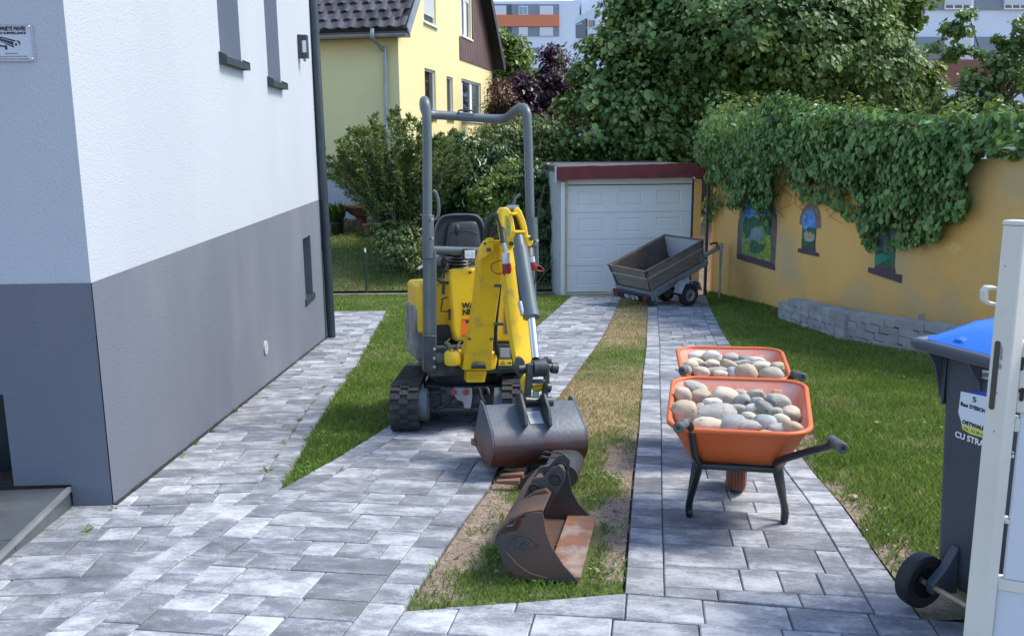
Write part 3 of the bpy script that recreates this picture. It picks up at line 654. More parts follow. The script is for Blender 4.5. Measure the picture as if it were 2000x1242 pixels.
# wall lamp
lc = S(583, 92, 0); lamp = empty('wall_lamp', Matrix.Translation(lc), 'slim anthracite outdoor wall lamp on the white house near its downpipe', 'lamp')
def sbox(mb, s, z, ds, dz, t0, t1):    # box on side wall, about (s,z), offsets t0..t1 outwards
    mb.prism([HC+Hd*(s-ds/2)+Hn*t0+Vector((0, 0, z-dz/2)), HC+Hd*(s+ds/2)+Hn*t0+Vector((0, 0, z-dz/2)), HC+Hd*(s+ds/2)+Hn*t0+Vector((0, 0, z+dz/2)), HC+Hd*(s-ds/2)+Hn*t0+Vector((0, 0, z+dz/2))], Hn*(t1-t0)); return mb
ls, lz = sco(lc); hL = abs(P(583, 69, lc.y).z-P(583, 115, lc.y).z)
sbox(MB(), ls, lz, .11, hL, .002, .045).build('back_plate', M_anth, lamp, bevel=.004)
mb = MB(); sbox(mb, ls, lz+hL/2-.03, .10, .055, .046, .10); sbox(mb, ls, lz-hL/2+.03, .10, .055, .046, .10); sbox(mb, ls, lz, .10, hL-.10, .0925, .10); mb.build('housing', M_anth, lamp, bevel=.003)
sbox(MB(), ls, lz, .085, hL-.115, .0455, .092).build('diffuser', mat('opal_glass', (.75, .77, .8), rough=.25), lamp, bevel=.003)
mb = MB(); mb.ball(HC+Hd*ls+Hn*.06+Vector((0, 0, lz-hL/2-.018)), .018); mb.build('sensor', M_white, lamp)
# video surveillance sign
s0 = FR(-28, 48); s1 = FR(63, 48); s2 = FR(66, 121)
signw = (s1-s0).length; zt_ = s1.z; zb_ = s2.z; sx1 = (s1-HC).dot(-Hn); sh = zt_-zb_
sign = empty('warning_sign', Matrix.Translation(ft(sx1+signw/2, zb_, -.002)), 'grey metal private property camera sign screwed to the white front wall', 'sign')
M_sgn = mat('sign_metal', (.46, .48, .56), rough=.4, metal=.2); M_ink = mat('black_ink', (.015, .015, .02), rough=.6)
M_ink2 = mat('grey_ink', (.12, .12, .14), rough=.6)
MB().prism([ft(sx1, zb_, -.002), ft(sx1+signw, zb_, -.002), ft(sx1+signw, zt_, -.002), ft(sx1, zt_, -.002)], -Hd*.003).build('plate', M_sgn, sign, smooth=0)
mb = MB(); b_ = .008
for a0, a1, z0, z1 in ((sx1, sx1+signw, zb_, zb_+b_), (sx1, sx1+signw, zt_-b_, zt_), (sx1, sx1+b_, zb_+b_, zt_-b_), (sx1+signw-b_, sx1+signw, zb_+b_, zt_-b_)):
    mb.prism([ft(a0, z0, -.0052), ft(a1, z0, -.0052), ft(a1, z1, -.0052), ft(a0, z1, -.0052)], -Hd*.004)
mb.build('border', mat('sign_border', (.36, .35, .42), rough=.4), sign, smooth=0)
for a_, z_ in ((sx1+.012, zb_+.012), (sx1+.012, zt_-.012)):
    MB().ball(ft(a_, z_, -.010), .006).build('screw', mat('chrome', (.8, .8, .8), rough=.2, metal=1), sign)
xr = Hn; up = Vector((0, 0, 1)); tc = ft(sx1+signw/2, zt_, -.0055)
text('PROPRIÉTÉ PRIVÉE', sh*.135, tc-up*sh*.17, xr, up, M_ink, sign, align='CENTER', bold=.001, space=.95, squash=.86)
text('VIDEO SURVEILLANCE', sh*.085, tc-up*sh*.265, xr, up, M_ink, sign, align='CENTER', bold=.0008, squash=1.05)
text('INFORMATION', sh*.05, tc-up*sh*.80, xr, up, M_ink2, sign, align='CENTER')
text('Ce site est placé sous surveillance vidéo', sh*.052, tc-up*sh*.875, xr, up, M_ink2, sign, align='CENTER')
text('pour la sécurité des biens et des personnes', sh*.052, tc-up*sh*.94, xr, up, M_ink2, sign, align='CENTER')
# camera pictogram
def sp(u, v): return ft(sx1+signw*.5, zt_, -.0056)+xr*(u*sh)-up*(v*sh)
mb = MB()
for pl in ([(-.30, .36), (-.24, .33), (.14, .43), (.16, .47), (.10, .61), (.06, .62), (-.26, .46)], [(.17, .43), (.25, .45), (.27, .50), (.24, .56), (.22, .56), (.23, .49), (.18, .47)], [(-.36, .50), (-.31, .50), (-.31, .54), (-.16, .58), (-.16, .55), (-.1, .57), (-.1, .68), (-.16, .68), (-.17, .62), (-.31, .59), (-.29, .64), (-.34, .64), (-.36, .60)]):
    mb.prism([sp(*q) for q in pl], -Hd*.0006)
mb.build('camera_symbol', M_ink, sign, smooth=0)
mb = MB(); mb.prism([sp(.15+.07*math.cos(a), .545+.085*math.sin(a)) -Hd*.0008 for a in np.linspace(0, 6.28, 16, endpoint=False)], -Hd*.0004); mb.build('lens_symbol', mat('pale_ink', (.55, .57, .62), rough=.5), sign, smooth=0)
mb = MB(); mb.prism([sp(.15+.035*math.cos(a), .545+.042*math.sin(a)) -Hd*.0014 for a in np.linspace(0, 6.28, 14, endpoint=False)], -Hd*.0004); mb.build('lens_pupil', M_ink, sign, smooth=0)
mb = MB(); mb.prism([sp(-.24, .37)-Hd*.0008, sp(.12, .475)-Hd*.0008, sp(.12, .485)-Hd*.0008, sp(-.25, .38)-Hd*.0008], -Hd*.0004); mb.prism([sp(-.22, .445)-Hd*.0008, sp(.06, .56)-Hd*.0008, sp(.06, .57)-Hd*.0008, sp(-.22, .455)-Hd*.0008], -Hd*.0004); mb.build('highlight_line', _mc['pale_ink'], sign, smooth=0)
# porch
M_tile = mat('porch_tile', (.055, .065, .075), (.085, .095, .105), scale=3, rough=.35, detail=6, c3=(.12, .125, .13), s3=5, lo3=.55, hi3=.8)
M_alu = mat('aluminium_trim', (.42, .43, .43), (.33, .34, .34), scale=8, rough=.35, metal=.6)
pe0 = RP(141, 951, (0, 0, zp), (0, 0, 1)); pe1 = RP(0, 1087, (0, 0, zp), (0, 0, 1)); ped = (pe1-pe0).normalized(); pin = Vector((ped.y, -ped.x, 0)); pin = pin if pin.x < 0 else -pin
porch = empty('porch_step', Matrix.Translation((pe0.x-.6, pe0.y-.3, -SLOPE*pe0.y)), 'dark tiled porch step with aluminium edge at the white house front corner', 'porch step')
e1 = pe0+ped*2.2
bl_ = 1.3
def pz(p, z): return Vector((p.x, p.y, z))
pe0 = pe0+ped*.0; 
mb = MB(); mb.prism([pz(pe0+pin*.022, -.5), pz(e1+pin*.022, -.5), pz(e1+pin*2.6, -.5), pz(pe0+pin*2.6, -.5)], (0, 0, zp-.012+.5)); mb.build('step_body', mat('step_grout', (.09, .09, .09), rough=.8), porch, smooth=0)
for i in range(4):
    for j in range(4):
        a = .004+i*.602; b2 = .024+j*.602
        q = [pe0+ped*a+pin*b2, pe0+ped*(a+.597)+pin*b2, pe0+ped*(a+.597)+pin*(b2+.597), pe0+ped*a+pin*(b2+.597)]
        MB().prism([pz(t, zp-.012) for t in q], (0, 0, .011)).build('tile', M_tile, porch, smooth=0)
    a = .004+i*.602; gz0 = -SLOPE*(pe0+ped*a).y
    q0 = pe0+ped*a+pin*.022; q1 = pe0+ped*(a+.597)+pin*.022
    MB().hexa([pz(q0, -SLOPE*q0.y+.01), pz(q1, -SLOPE*q1.y+.01), pz(q1, zp-.022), pz(q0, zp-.022)], [pz(q0-pin*.009, -SLOPE*q0.y+.01), pz(q1-pin*.009, -SLOPE*q1.y+.01), pz(q1-pin*.009, zp-.022), pz(q0-pin*.009, zp-.022)]).build('riser_tile', M_tile, porch, smooth=0)
mb = MB(); mb.prism([pz(pe0+pin*.0225, zp-.021), pz(pe0+pin*.005, zp-.021), pz(pe0+pin*.005, zp+.003), pz(pe0+pin*.0225, zp+.003)], ped*2.2); mb.build('edge_trim', M_alu, porch, smooth=0)
# ================================================================== YELLOW HOUSE
M_yel = mat('yellow_render', (.74, .66, .35), (.70, .62, .32), scale=.8, rough=.9, bump=.004, bscale=60)
M_paleg = mat('pale_plinth', (.40, .43, .48), rough=.85)
M_brown = mat('brown_cladding', (.10, .055, .045), (.13, .075, .06), scale=2, rough=.5)
M_zinc = mat('zinc', (.25, .29, .32), (.33, .36, .38), scale=5, rough=.45, metal=.4)
M_rooft = mat('roof_tile', (.045, .042, .048), (.09, .08, .08), scale=3, rough=.6, c3=(.22, .2, .17), s3=9, lo3=.68, hi3=.78, rnd=.35)
M_wht = mat('white_pvc', (.78, .79, .80), rough=.4)
M_curt = mat('curtain_white', (.55, .57, .58), (.68, .7, .7), scale=6, stretch=(3, 3, .1), rough=.9)
YC = P(777, 75, 21.0); YC.z = 0; Yd = Vector((.1925, 1, 0)).normalized(); Yn = Vector((Yd.y, -Yd.x, 0))
zE = P(777, 76, 21.0).z; zP = P(777, 316, 21.0).z; YL = 10.2
yh = empty('yellow_house', Matrix.Translation((YC.x, YC.y, -.36)), 'yellow gabled house with brown cladding and dark tiled roof behind the bushes', 'house')
yt = lambda s, z, t=0: YC+Yd*s-Yn*t+Vector((0, 0, z))
def Y_(x, y, off=0): return RP(x, y, YC+Yn*off, Yn)
yco = lambda p: ((p-YC).dot(Yd), p.z)
zE0 = zE; zE = zE+P(750, 60, 20.45).z-(zE-.55*.95/math.sqrt(1+.95**2)); zR = zE+YL/2*.95
# windows: (px left, px right, py top at left, py bottom at left)
def yrect(xl, xr_, yt_, yb): a = yco(Y_(xl, yt_)); c = yco(Y_(xl, yb)); d = yco(Y_(xr_, yt_)); return (a[0], d[0], c[1], a[1])
ywin = [yrect(829, 850, 133, 214), yrect(872, 884, 142, 216), yrect(901, 939, 152, 222)]
z1_ = yrect(826, 850, -40, 41); z2_ = yrect(898, 918, -60, 68); ywin += [z1_, z2_]
ywin[0] = (ywin[0][0], ywin[0][1], ywin[0][3]-1.18, ywin[0][3]); zt_g = ywin[0][3]
ywin[1] = (ywin[1][0], ywin[1][1], zt_g-1.18, zt_g-.05); ywin[2] = (ywin[2][0], ywin[2][1], zt_g-1.18, zt_g)
print('ywin', ywin, 'zE', zE, 'zP', zP)
ss = sorted(set([0, YL]+[w[0] for w in ywin]+[w[1] for w in ywin])); zs = sorted(set([zP, zR]+[w[2] for w in ywin]+[w[3] for w in ywin]+[zE]))
zs = [z for z in zs if z <= zR]
mb = MB(); hs = set()
for w in ywin:
    for i in range(len(ss)-1):
        for j in range(len(zs)-1):
            if ss[i] >= w[0]-1e-6 and ss[i+1] <= w[1]+1e-6 and zs[j] >= w[2]-1e-6 and zs[j+1] <= w[3]+1e-6: hs.add((i, j))
for i in range(len(ss)-1):
    for j in range(len(zs)-1):
        a0, a1, b0, b1 = ss[i], ss[i+1], zs[j], zs[j+1]
        if (i, j) in hs:
            continue
        poly = [(a0, b0), (a1, b0), (a1, b1), (a0, b1)]
        poly = clip(poly, -.95, 1, zE); poly = clip(poly, .95, 1, zE+.95*YL)
        if len(poly) >= 3: mb.quad(*[yt(*p) for p in poly])
for w in ywin:
    q = [(w[0], w[2]), (w[1], w[2]), (w[1], w[3]), (w[0], w[3])]
    for k in range(4): mb.quad(yt(*q[k]), yt(*q[(k+1) % 4]), yt(*q[(k+1) % 4], .12), yt(*q[k], .12))
mb.quad(yt(0, zP, 0), yt(0, zE, 0), yt(0, zE, 11), yt(0, zP, 11))
mb.build('wall', M_yel, yh, smooth=0)
mb = MB(); mb.quad(yt(0, -.5, .02), yt(YL, -.5, .02), yt(YL, zP, .02), yt(0, zP, .02)); mb.quad(yt(.02, -.5, .02), yt(.02, zP, .02), yt(.02, zP, 11), yt(.02, -.5, 11)); mb.build('plinth', M_paleg, yh, smooth=0)
for w in ywin:
    s0, s1, z0, z1 = w; f = MB(); fr = .055
    for a0, a1, b0, b1 in [(s0, s0+fr, z0, z1), (s1-fr, s1, z0, z1), (s0+fr, s1-fr, z0, z0+fr), (s0+fr, s1-fr, z1-fr, z1)]+([((s0+s1)/2-.05, (s0+s1)/2+.05, z0+fr, z1-fr)] if s1-s0 > 1.2 else []):
        f.prism([yt(a0, b0, .05), yt(a1, b0, .05), yt(a1, b1, .05), yt(a0, b1, .05)], -Yn*.07)
    fo = f.build('window', M_wht, yh, smooth=0)
    MB().prism([yt(s0+fr, z0+fr, .085), yt(s1-fr, z0+fr, .085), yt(s1-fr, z1-fr, .085), yt(s0+fr, z1-fr, .085)], -Yn*.01).build('pane', M_glass, fo, smooth=0)
    MB().prism([yt(s0-.06, z0-.05, -.06), yt(s1+.06, z0-.05, -.06), yt(s1+.06, z0-.002, -.06), yt(s0-.06, z0-.002, -.06)], -Yn*.25).build('sill', M_wht, fo, smooth=0)
    if s1-s0 > 1.2:
        for k in range(2):
            a = s0+.1+k*(s1-s0)*.46; MB().quad(yt(a, z0+.08, .08), yt(a+.35, z0+.08, .08), yt(a+.35, z1-.08, .08), yt(a, z1-.08, .08)).build('curtain', M_curt, fo, smooth=0)
    if w is ywin[3] or w is ywin[4]:
        n = 16
        for k in range(n):
            zz = z1-.06-k*.045; MB().prism([yt(s0+fr, zz-.042, .06), yt(s1-fr, zz-.042, .06), yt(s1-fr, zz, .045), yt(s0+fr, zz, .045)], -Yn*.006).build('shutter_slat', M_wht, fo, smooth=0)
# brown cladding boards on the far part of the gable
c0 = yco(Y_(897, 100))[0]; zc = yco(Y_(898, 118))[1]; zc1 = yco(Y_(958, 137))[1]; zc = (zc+zc1)/2; nb = 14; bwid = (YL-c0)/nb
for k in range(nb):
    a0 = c0+k*bwid; a1 = a0+bwid-.015; top = lambda s: zE+.95*(YL-s); poly = [(a0, zc), (a1, zc), (a1, max(top(a1), zc+.02)), (a0, max(top(a0), zc+.02))]
    for w in ywin[3:]:
        if a1 > w[0]-.05 and a0 < w[1]+.05:
            MB().prism([yt(a0, w[3]+.05, -.03), yt(a1, w[3]+.05, -.03), yt(a1, top(a1), -.03), yt(a0, top(a0), -.03)], -Yn*.028).build('cladding_board', M_brown, yh, smooth=0)
            poly = [(a0, zc), (a1, zc), (a1, w[2]-.06), (a0, w[2]-.06)]
    MB().prism([yt(*p, -.03) for p in poly], -Yn*.028).build('cladding_board', M_brown, yh, smooth=0)
# roof: near slope with individual tiles where visible
sl = Vector((Yd.x, Yd.y, .95)).normalized(); oh = .55
e0 = yt(0, zE, 0)-sl*oh/1.0                      # eave line point at the gable
rr0 = e0+Yn*.35
mb = MB(); up_n = (-Yn).cross(sl); up_n = up_n if up_n.z > 0 else -up_n
Lr = (YL/2)/sl.dot(Yd)+oh
mb.prism([rr0, rr0+sl*Lr, rr0+sl*Lr-Yn*12, rr0-Yn*12], up_n*.08)
sl2 = Vector((-Yd.x, -Yd.y, .95)).normalized(); f0 = yt(YL, zE, 0)-sl2*oh+Yn*.35
up2 = Yn.cross(sl2); up2 = up2 if up2.z > 0 else -up2
mb.prism([f0, f0+sl2*Lr, f0+sl2*Lr-Yn*12, f0-Yn*12], up2*.08)
roof = mb.build('roof', mat('roof_deck', (.03, .028, .03), rough=.8), yh, smooth=0)
tm = bpy.data.meshes.new('roof_tile'); TV = []; TF = []
tw, tl = .30, .36
prof = [(0, .035), (.05, .05), (.10, .035), (.15, .012), (.22, .008), (.29, .02), (.31, .03)]
for k, (u, h) in enumerate(prof): TV += [(u, 0, h+.03), (u, tl, h), (u, 0, h-.005)]
n = len(prof); TF = [[3*i, 3*i+3, 3*i+4, 3*i+1] for i in range(n-1)]+[[3*i+2, 3*i+5, 3*i+3, 3*i] for i in range(n-1)]
MT = Matrix((( -Yn.x, sl.x, up_n.x, 0), (-Yn.y, sl.y, up_n.y, 0), (-Yn.z, sl.z, up_n.z, 0), (0, 0, 0, 1)))
tm.from_pydata([tuple((MT.to_3x3() @ Vector(v))) for v in TV], [], TF); tm.polygons.foreach_set('use_smooth', [True]*len(tm.polygons)); tm.set_sharp_from_angle(angle=R(50)); tm.materials.append(M_rooft)
Wi = WM[roof.name].inverted()
variants = []
for q in range(6):
    m2 = tm.copy(); a = m2.attributes.new('rnd', 'FLOAT', 'POINT'); a.data.foreach_set('value', [random.random()]*len(m2.vertices)); variants.append(m2)
for j in range(13):
    for i in range(20):
        o = bpy.data.objects.new('roof_tile', random.choice(variants)); COL.objects.link(o); o.parent = roof
        p = rr0-Yn*(.02+i*.302+(.15 if j % 2 else 0))+sl*(.0+j*.30)+up_n*(.082+random.uniform(0, .006)); o.location = Wi @ p
# bargeboard, gutter, soffit, downpipe
MB().prism([rr0+Yn*.002-up_n*.12, rr0+Yn*.002+up_n*.10, rr0+sl*Lr+up_n*.10, rr0+sl*Lr-up_n*.12], Yn*.03).build('bargeboard', M_zinc, roof, smooth=0)
MB().prism([f0+Yn*.002-up2*.14, f0+Yn*.002+up2*.12, f0+sl2*Lr+up2*.12, f0+sl2*Lr-up2*.14], Yn*.03).build('bargeboard', mat('dark_bargeboard', (.03, .028, .03), rough=.6), roof, smooth=0)
MB().prism([yt(-.40, e0.z-.10, -.3), yt(-.40, e0.z+.04, -.3), yt(-.005, e0.z+.25, -.3), yt(-.005, e0.z-.10, -.3)], -Yn*11).build('soffit', M_brown, yh, smooth=0)
gp = e0+Vector((0, 0, .0)); gpts = []
mb = MB(); ga = rr0-Yd*.07-Vector((0, 0, .06)); ring = [(-.075*math.cos(a), -.075*math.sin(a)) for a in np.linspace(0, math.pi, 9)]; ring += [(x*.88, y*.88) for x, y in ring[::-1]]
mb.prism([ga+Yd*x+Vector((0, 0, y)) for x, y in ring], -Yn*11.3); mb.build('gutter', M_zinc, roof)
dpx = lambda x, y, d: P(x, y, d)
mb = MB(); gy_ = ga.y-Yn.x*0; q = [P(727, 57, 20.55), P(728, 74, 20.56), P(747, 98, 20.93), P(752, 108, 20.98), P(754, 300, 20.98)]
mb.tube(q, .045, 12, smooth=4); mb.build('downpipe', M_zinc, yh)
# ================================================================== APARTMENT BLOCKS
M_aw = mat('facade_pale', (.66, .72, .80), (.62, .68, .77), scale=.3, rough=.8); M_ag = mat('facade_grey', (.22, .25, .30), rough=.8); M_ad = mat('balcony_dark', (.09, .11, .14), rough=.7)
M_ao = mat('facade_orange', (.62, .20, .10), rough=.8); M_ar = mat('facade_redbrown', (.22, .085, .07), rough=.8); M_sh = mat('roller_shutter', (.60, .63, .68), rough=.6)
def fp(d): return lambda x, y, o=0: P(x, y, d-o)
def frect(mb, Q, x0, y0, x1, y1, o0, o1):
    a, b2, c, e = Q(x0, y1, o0), Q(x1, y1, o0), Q(x1, y0, o0), Q(x0, y0, o0)
    mb.prism([a, b2, c, e], (0, -(o1-o0), 0)); return mb
D1 = 115.0; Q = fp(D1)
ab = empty('apartment_block', Matrix.Translation((Q(1030, 300).x, D1, -.36)), 'distant pale apartment block with orange balcony band beyond the purple tree', 'apartment building')
mb = MB(); zb = -.36; a = Q(885, 4); c = Q(1132, 4)
mb.box2((a.x, D1, zb), (c.x, D1+14, a.z)); mb.build('wall', M_aw, ab, smooth=0)
a = Q(1129, -60); c = Q(1420, -60); MB().box2((a.x+.6, D1+2.0, zb), (c.x+30, D1+16, a.z)).build('wall', M_aw, ab, smooth=0)
mb = MB(); frect(mb, Q, 905, 30, 1092, 53, .02, .2); frect(mb, Q, 999, 53.5, 1092, 71, .02, .2) if 0 else None
for y0, y1 in ((9, 29.5), (53.5, 71.5), (94, 111), (134, 152), (174, 190)): frect(mb, Q, 1000, y0, 1092, y1, .02, .12)
mb.build('grey_band', M_ag, ab, smooth=0) if 0 else None
g_ = MB()
for y0, y1 in ((9, 30), (53.3, 71.5), (94, 111.5), (134.5, 152)): frect(g_, Q, 999.5, y0, 1092, y1, .02, .12)
g_.build('window_band', M_ag, ab, smooth=0)
frect(MB(), Q, 905, 30.3, 1092, 53, .02, .35).build('orange_band', M_ao, ab, smooth=0)
for y0, y1 in ((9, 29.8), (53.3, 71.5), (94, 113), (134, 152)):
    frect(MB(), Q, 953, y0, 999, y1, .01, .06).build('balcony_recess', M_ad, ab, smooth=0)
    frect(MB(), Q, 960, y0+2.5, 989, y1, .07, .1).build('shutter', M_sh, ab, smooth=0)
for y0, y1 in ((71, 91), (113, 131)): frect(MB(), Q, 962, y0, 999, y1, .1, .9).build('balcony_rail', mat('balcony_panel', (.10, .14, .20), rough=.5), ab, smooth=0)
for y0, y1, k in ((13, 30, 0), (54, 71, 1), (95, 111, 0), (136, 152, 1)):
    for x0, x1, sh_ in ((1013, 1031, k), (1054, 1080, 1)):
        f = MB(); frect(f, Q, x0, y0, x1, y1, .13, .22); w_ = f.build('window', M_wht, ab, smooth=0)
        if sh_: frect(MB(), Q, x0+.8, y0+.6, x1-.8, y1-.8, .23, .26).build('shutter', M_sh, w_, smooth=0)
        else:
            for xa, xb in ((x0+1.2, (x0+x1)/2-.6), ((x0+x1)/2+.6, x1-1.2)): frect(MB(), Q, xa, y0+1, xb, y1-1.2, .23, .25).build('pane', mat('pale_glass', (.22, .32, .40), rough=.1), w_, smooth=0)
# low wing right of it
D3 = 80.0; Q = fp(D3)
lw = empty('apartment_wing', Matrix.Translation((Q(1150, 200).x, D3, -.36)), 'white apartment wing with sloping parapet at the upper edge of the big tree', 'apartment building')
a0, a1 = Q(1123, 36), P(1166, 12, 66); b0_, b1_ = Q(1123, 90), P(1166, 90, 66)
mb = MB(); zb = -.36
mb.prism([Vector((a0.x, a0.y, zb)), Vector((a1.x, a1.y, zb)), a1, a0], (14, 3, 0)); mb.build('wall', M_aw, lw, smooth=0)
nn = Vector((a1.y-a0.y, -(a1.x-a0.x), 0)).normalized(); nn = nn if nn.y < 0 else -nn
def lq(x0, y0, x1, y1, o): 
    n_ = nn; p0 = a0+nn*o; return [RP(x0, y1, p0, n_), RP(x1, y1, p0, n_), RP(x1, y0, p0, n_), RP(x0, y0, p0, n_)]
MB().prism([RP(1125, 48, a0+nn*.05, nn), RP(1139, 48, a0+nn*.05, nn), RP(1139, 44, a0+nn*.05, nn), RP(1125, 50, a0+nn*.05, nn)], nn*.1).build('parapet_trim', M_zinc, lw, smooth=0)
MB().prism([RP(1126, 75, a0+nn*.05, nn), RP(1146, 75, a0+nn*.05, nn), RP(1146, 37, a0+nn*.05, nn), RP(1126, 48, a0+nn*.05, nn)], nn*.08).build('balcony_recess', M_ad, lw, smooth=0)
MB().prism(lq(1151, 40, 1160, 52, .05), nn*.08).build('window', mat('pale_glass', (.22, .32, .40)), lw, smooth=0)
# nearer block on the right
D2 = 50.0; Q = fp(D2)
rb = empty('apartment_block', Matrix.Translation((Q(1880, 300).x, D2, -.36)), 'nearer pale apartment block with red-brown band behind the maple above the ivy wall', 'apartment building')
a = Q(1690, -160); c = Q(2250, -160); MB().box2((a.x, D2, -.36), (c.x, D2+14, a.z)).build('wall', M_aw, rb, smooth=0)
for y0, y1 in ((-25, 20), (73, 117), (170, 213), (262, 300)): frect(MB(), Q, 1700, y0, 2250, y1, .02, .1).build('window_band', M_ag, rb, smooth=0)
frect(MB(), Q, 1700, 117.5, 2250, 169.7, .02, .25).build('red_brown_band', M_ar, rb, smooth=0)
for y0, y1 in ((-25, 19.5), (75, 117), (172, 213)):
    for x0, x1 in ((1746, 1785), (1844, 1900), (1960, 2010), (2060, 2110)):
        w_ = frect(MB(), Q, x0, y0, x1, y1, .11, .2).build('window', M_wht, rb, smooth=0)
        bot = y1-11 if y0 < 0 else y1-2
        n = 12
        for k in range(n):
            frect(MB(), Q, x0+2, y0+1+(bot-y0-1)*k/n, x1-2, y0+1+(bot-y0-1)*(k+.9)/n, .21, .24).build('shutter_slat', M_sh, w_, smooth=0)
        if y0 < 0:
            for k in range(3): xa = x0+2+(x1-x0-4)*(k+.1)/3; frect(MB(), Q, xa, y1-9, xa+(x1-x0-4)*.8/3, y1-3, .205, .215).build('pane', M_glass, w_, smooth=0)
# ================================================================== GARAGE
M_redf = mat('dark_red_fascia', (.20, .035, .04), (.13, .028, .03), scale=4, rough=.75, bump=.006, bscale=30, c3=(.30, .26, .23), s3=11, lo3=.68, hi3=.74)
M_gdoor = mat('garage_door_white', (.84, .86, .86), (.80, .83, .83), scale=3, rough=.45, stretch=(1, 1, .4))
M_gwall = mat('garage_side_grey', (.42, .43, .44), (.50, .50, .50), scale=3, rough=.9, bump=.004)
M_cream = mat('cream_stone', (.60, .52, .36), (.50, .42, .28), scale=8, rough=.9, bump=.004, bscale=60)
M_org = mat('orange_render', (.82, .49, .155), (.74, .43, .13), scale=1.1, lo=.3, hi=.75, rough=.92, bump=.006, bscale=70, c3=(.56, .42, .22), s3=.7, lo3=.5, hi3=.66, detail=8, bump2=.02, b2scale=2.5)
GA = P(1088, 578, 16.62); GB = P(1362, 577, 16.80); Gd = (GB-GA); Gd.z = 0; GW = Gd.length; Gd.normalize(); Gn = Vector((Gd.y, -Gd.x, 0)); Gn = Gn if Gn.y < 0 else -Gn
GZ = -SLOPE*16.6
g0 = Vector((GA.x, GA.y, 0)); gt = lambda s, z, t=0: g0+Gd*s+Gn*t+Vector((0, 0, z))       # t outward (towards camera)
def GQ(x, y, t=0): p = RP(x, y, g0+Gn*t, Gn); return ((p-g0).dot(Gd), p.z)
garage = empty('garage', Matrix.Translation((gt(GW/2, GZ).x, g0.y, GZ)), 'low garage with white sectional door and dark red fascia behind the trailer', 'garage')
zf1 = GQ(1100, 326)[1]; zf0 = GQ(1100, 351)[1]; dl = GQ(1109, 400)[0]; dr = GQ(1354, 400)[0]; dtop = GQ(1109, 363)[1]; dbot = GQ(1109, 573)[1]; stop_ = GQ(1109, 352)[1]
print('garage', GW, GZ, zf0, zf1, dl, dr, dtop, dbot)
def gbox(s0, s1, z0, z1, t0, t1, mb=None): mb = mb or MB(); mb.prism([gt(s0, z0, t0), gt(s1, z0, t0), gt(s1, z1, t0), gt(s0, z1, t0)], Gn*(t1-t0)); return mb
gbox(.0, .06, GZ-.1, zf1-.0, -5, -.02).build('side_wall', M_gwall, garage, smooth=0)
mb = gbox(.065, dl-.055, GZ-.05, zf0-.04, -.2, 0); mb.build('white_jamb', M_wht, garage, bevel=.005)
gbox(dl-.052, dl-.002, GZ-.05, zf0-.005, -.2, -.03).build('cream_jamb', M_cream, garage, smooth=0)
gbox(dr+.02, GW+.02, GZ-.1, zf0-.03, -.3, -.01).build('orange_pier', M_org, garage, smooth=0)
# back wall, roof
gbox(-.02, GW+.1, zf1-.10, zf1, -5.2, -.03).build('roof', mat('roof_felt', (.06, .065, .07), rough=.9, c2=(.1, .1, .1)), garage, smooth=0)
gbox(.09, GW+.1, GZ, zf1-.11, -5.15, -5.0).build('rear_wall', M_gwall, garage, smooth=0)
mb = MB(); N_ = 24; prev = None
for k in range(N_+1):
    s = -.03+(GW+.10)*k/N_ + 0; z0 = zf0+ .02*k/N_+random.uniform(-.006, .006); z1 = zf1+.055*k/N_+random.uniform(-.005, .005)
    r_ = [gt(s, z0, -.025), gt(s, z0, .14), gt(s, z1, .14+random.uniform(-.004, .004)), gt(s, z1, -.025)]
    if prev: mb.hexa(prev, r_)
    prev = r_
mb.build('fascia', M_redf, garage, smooth=0)
gbox(-.045, -.031, zf0-.03, zf1+.01, -.03, .13).build('fascia_cap', M_wht, garage, smooth=0)
gbox(dl, dr, dtop+.012, zf0+.03, -.14, -.10).build('door_lintel', M_gdoor, garage, smooth=0)
gbox(dl-.05, dr+.05, GZ-.02, dbot-.012, -.12, .02).build('threshold', M_cream, garage, smooth=0)
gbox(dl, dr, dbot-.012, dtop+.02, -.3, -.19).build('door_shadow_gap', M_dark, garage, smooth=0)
gbox(dr+.005, dr+.018, GZ, zf0, -.2, -.05).build('door_seal', M_dark, garage, smooth=0)
ph = (dtop-dbot-.006)/4
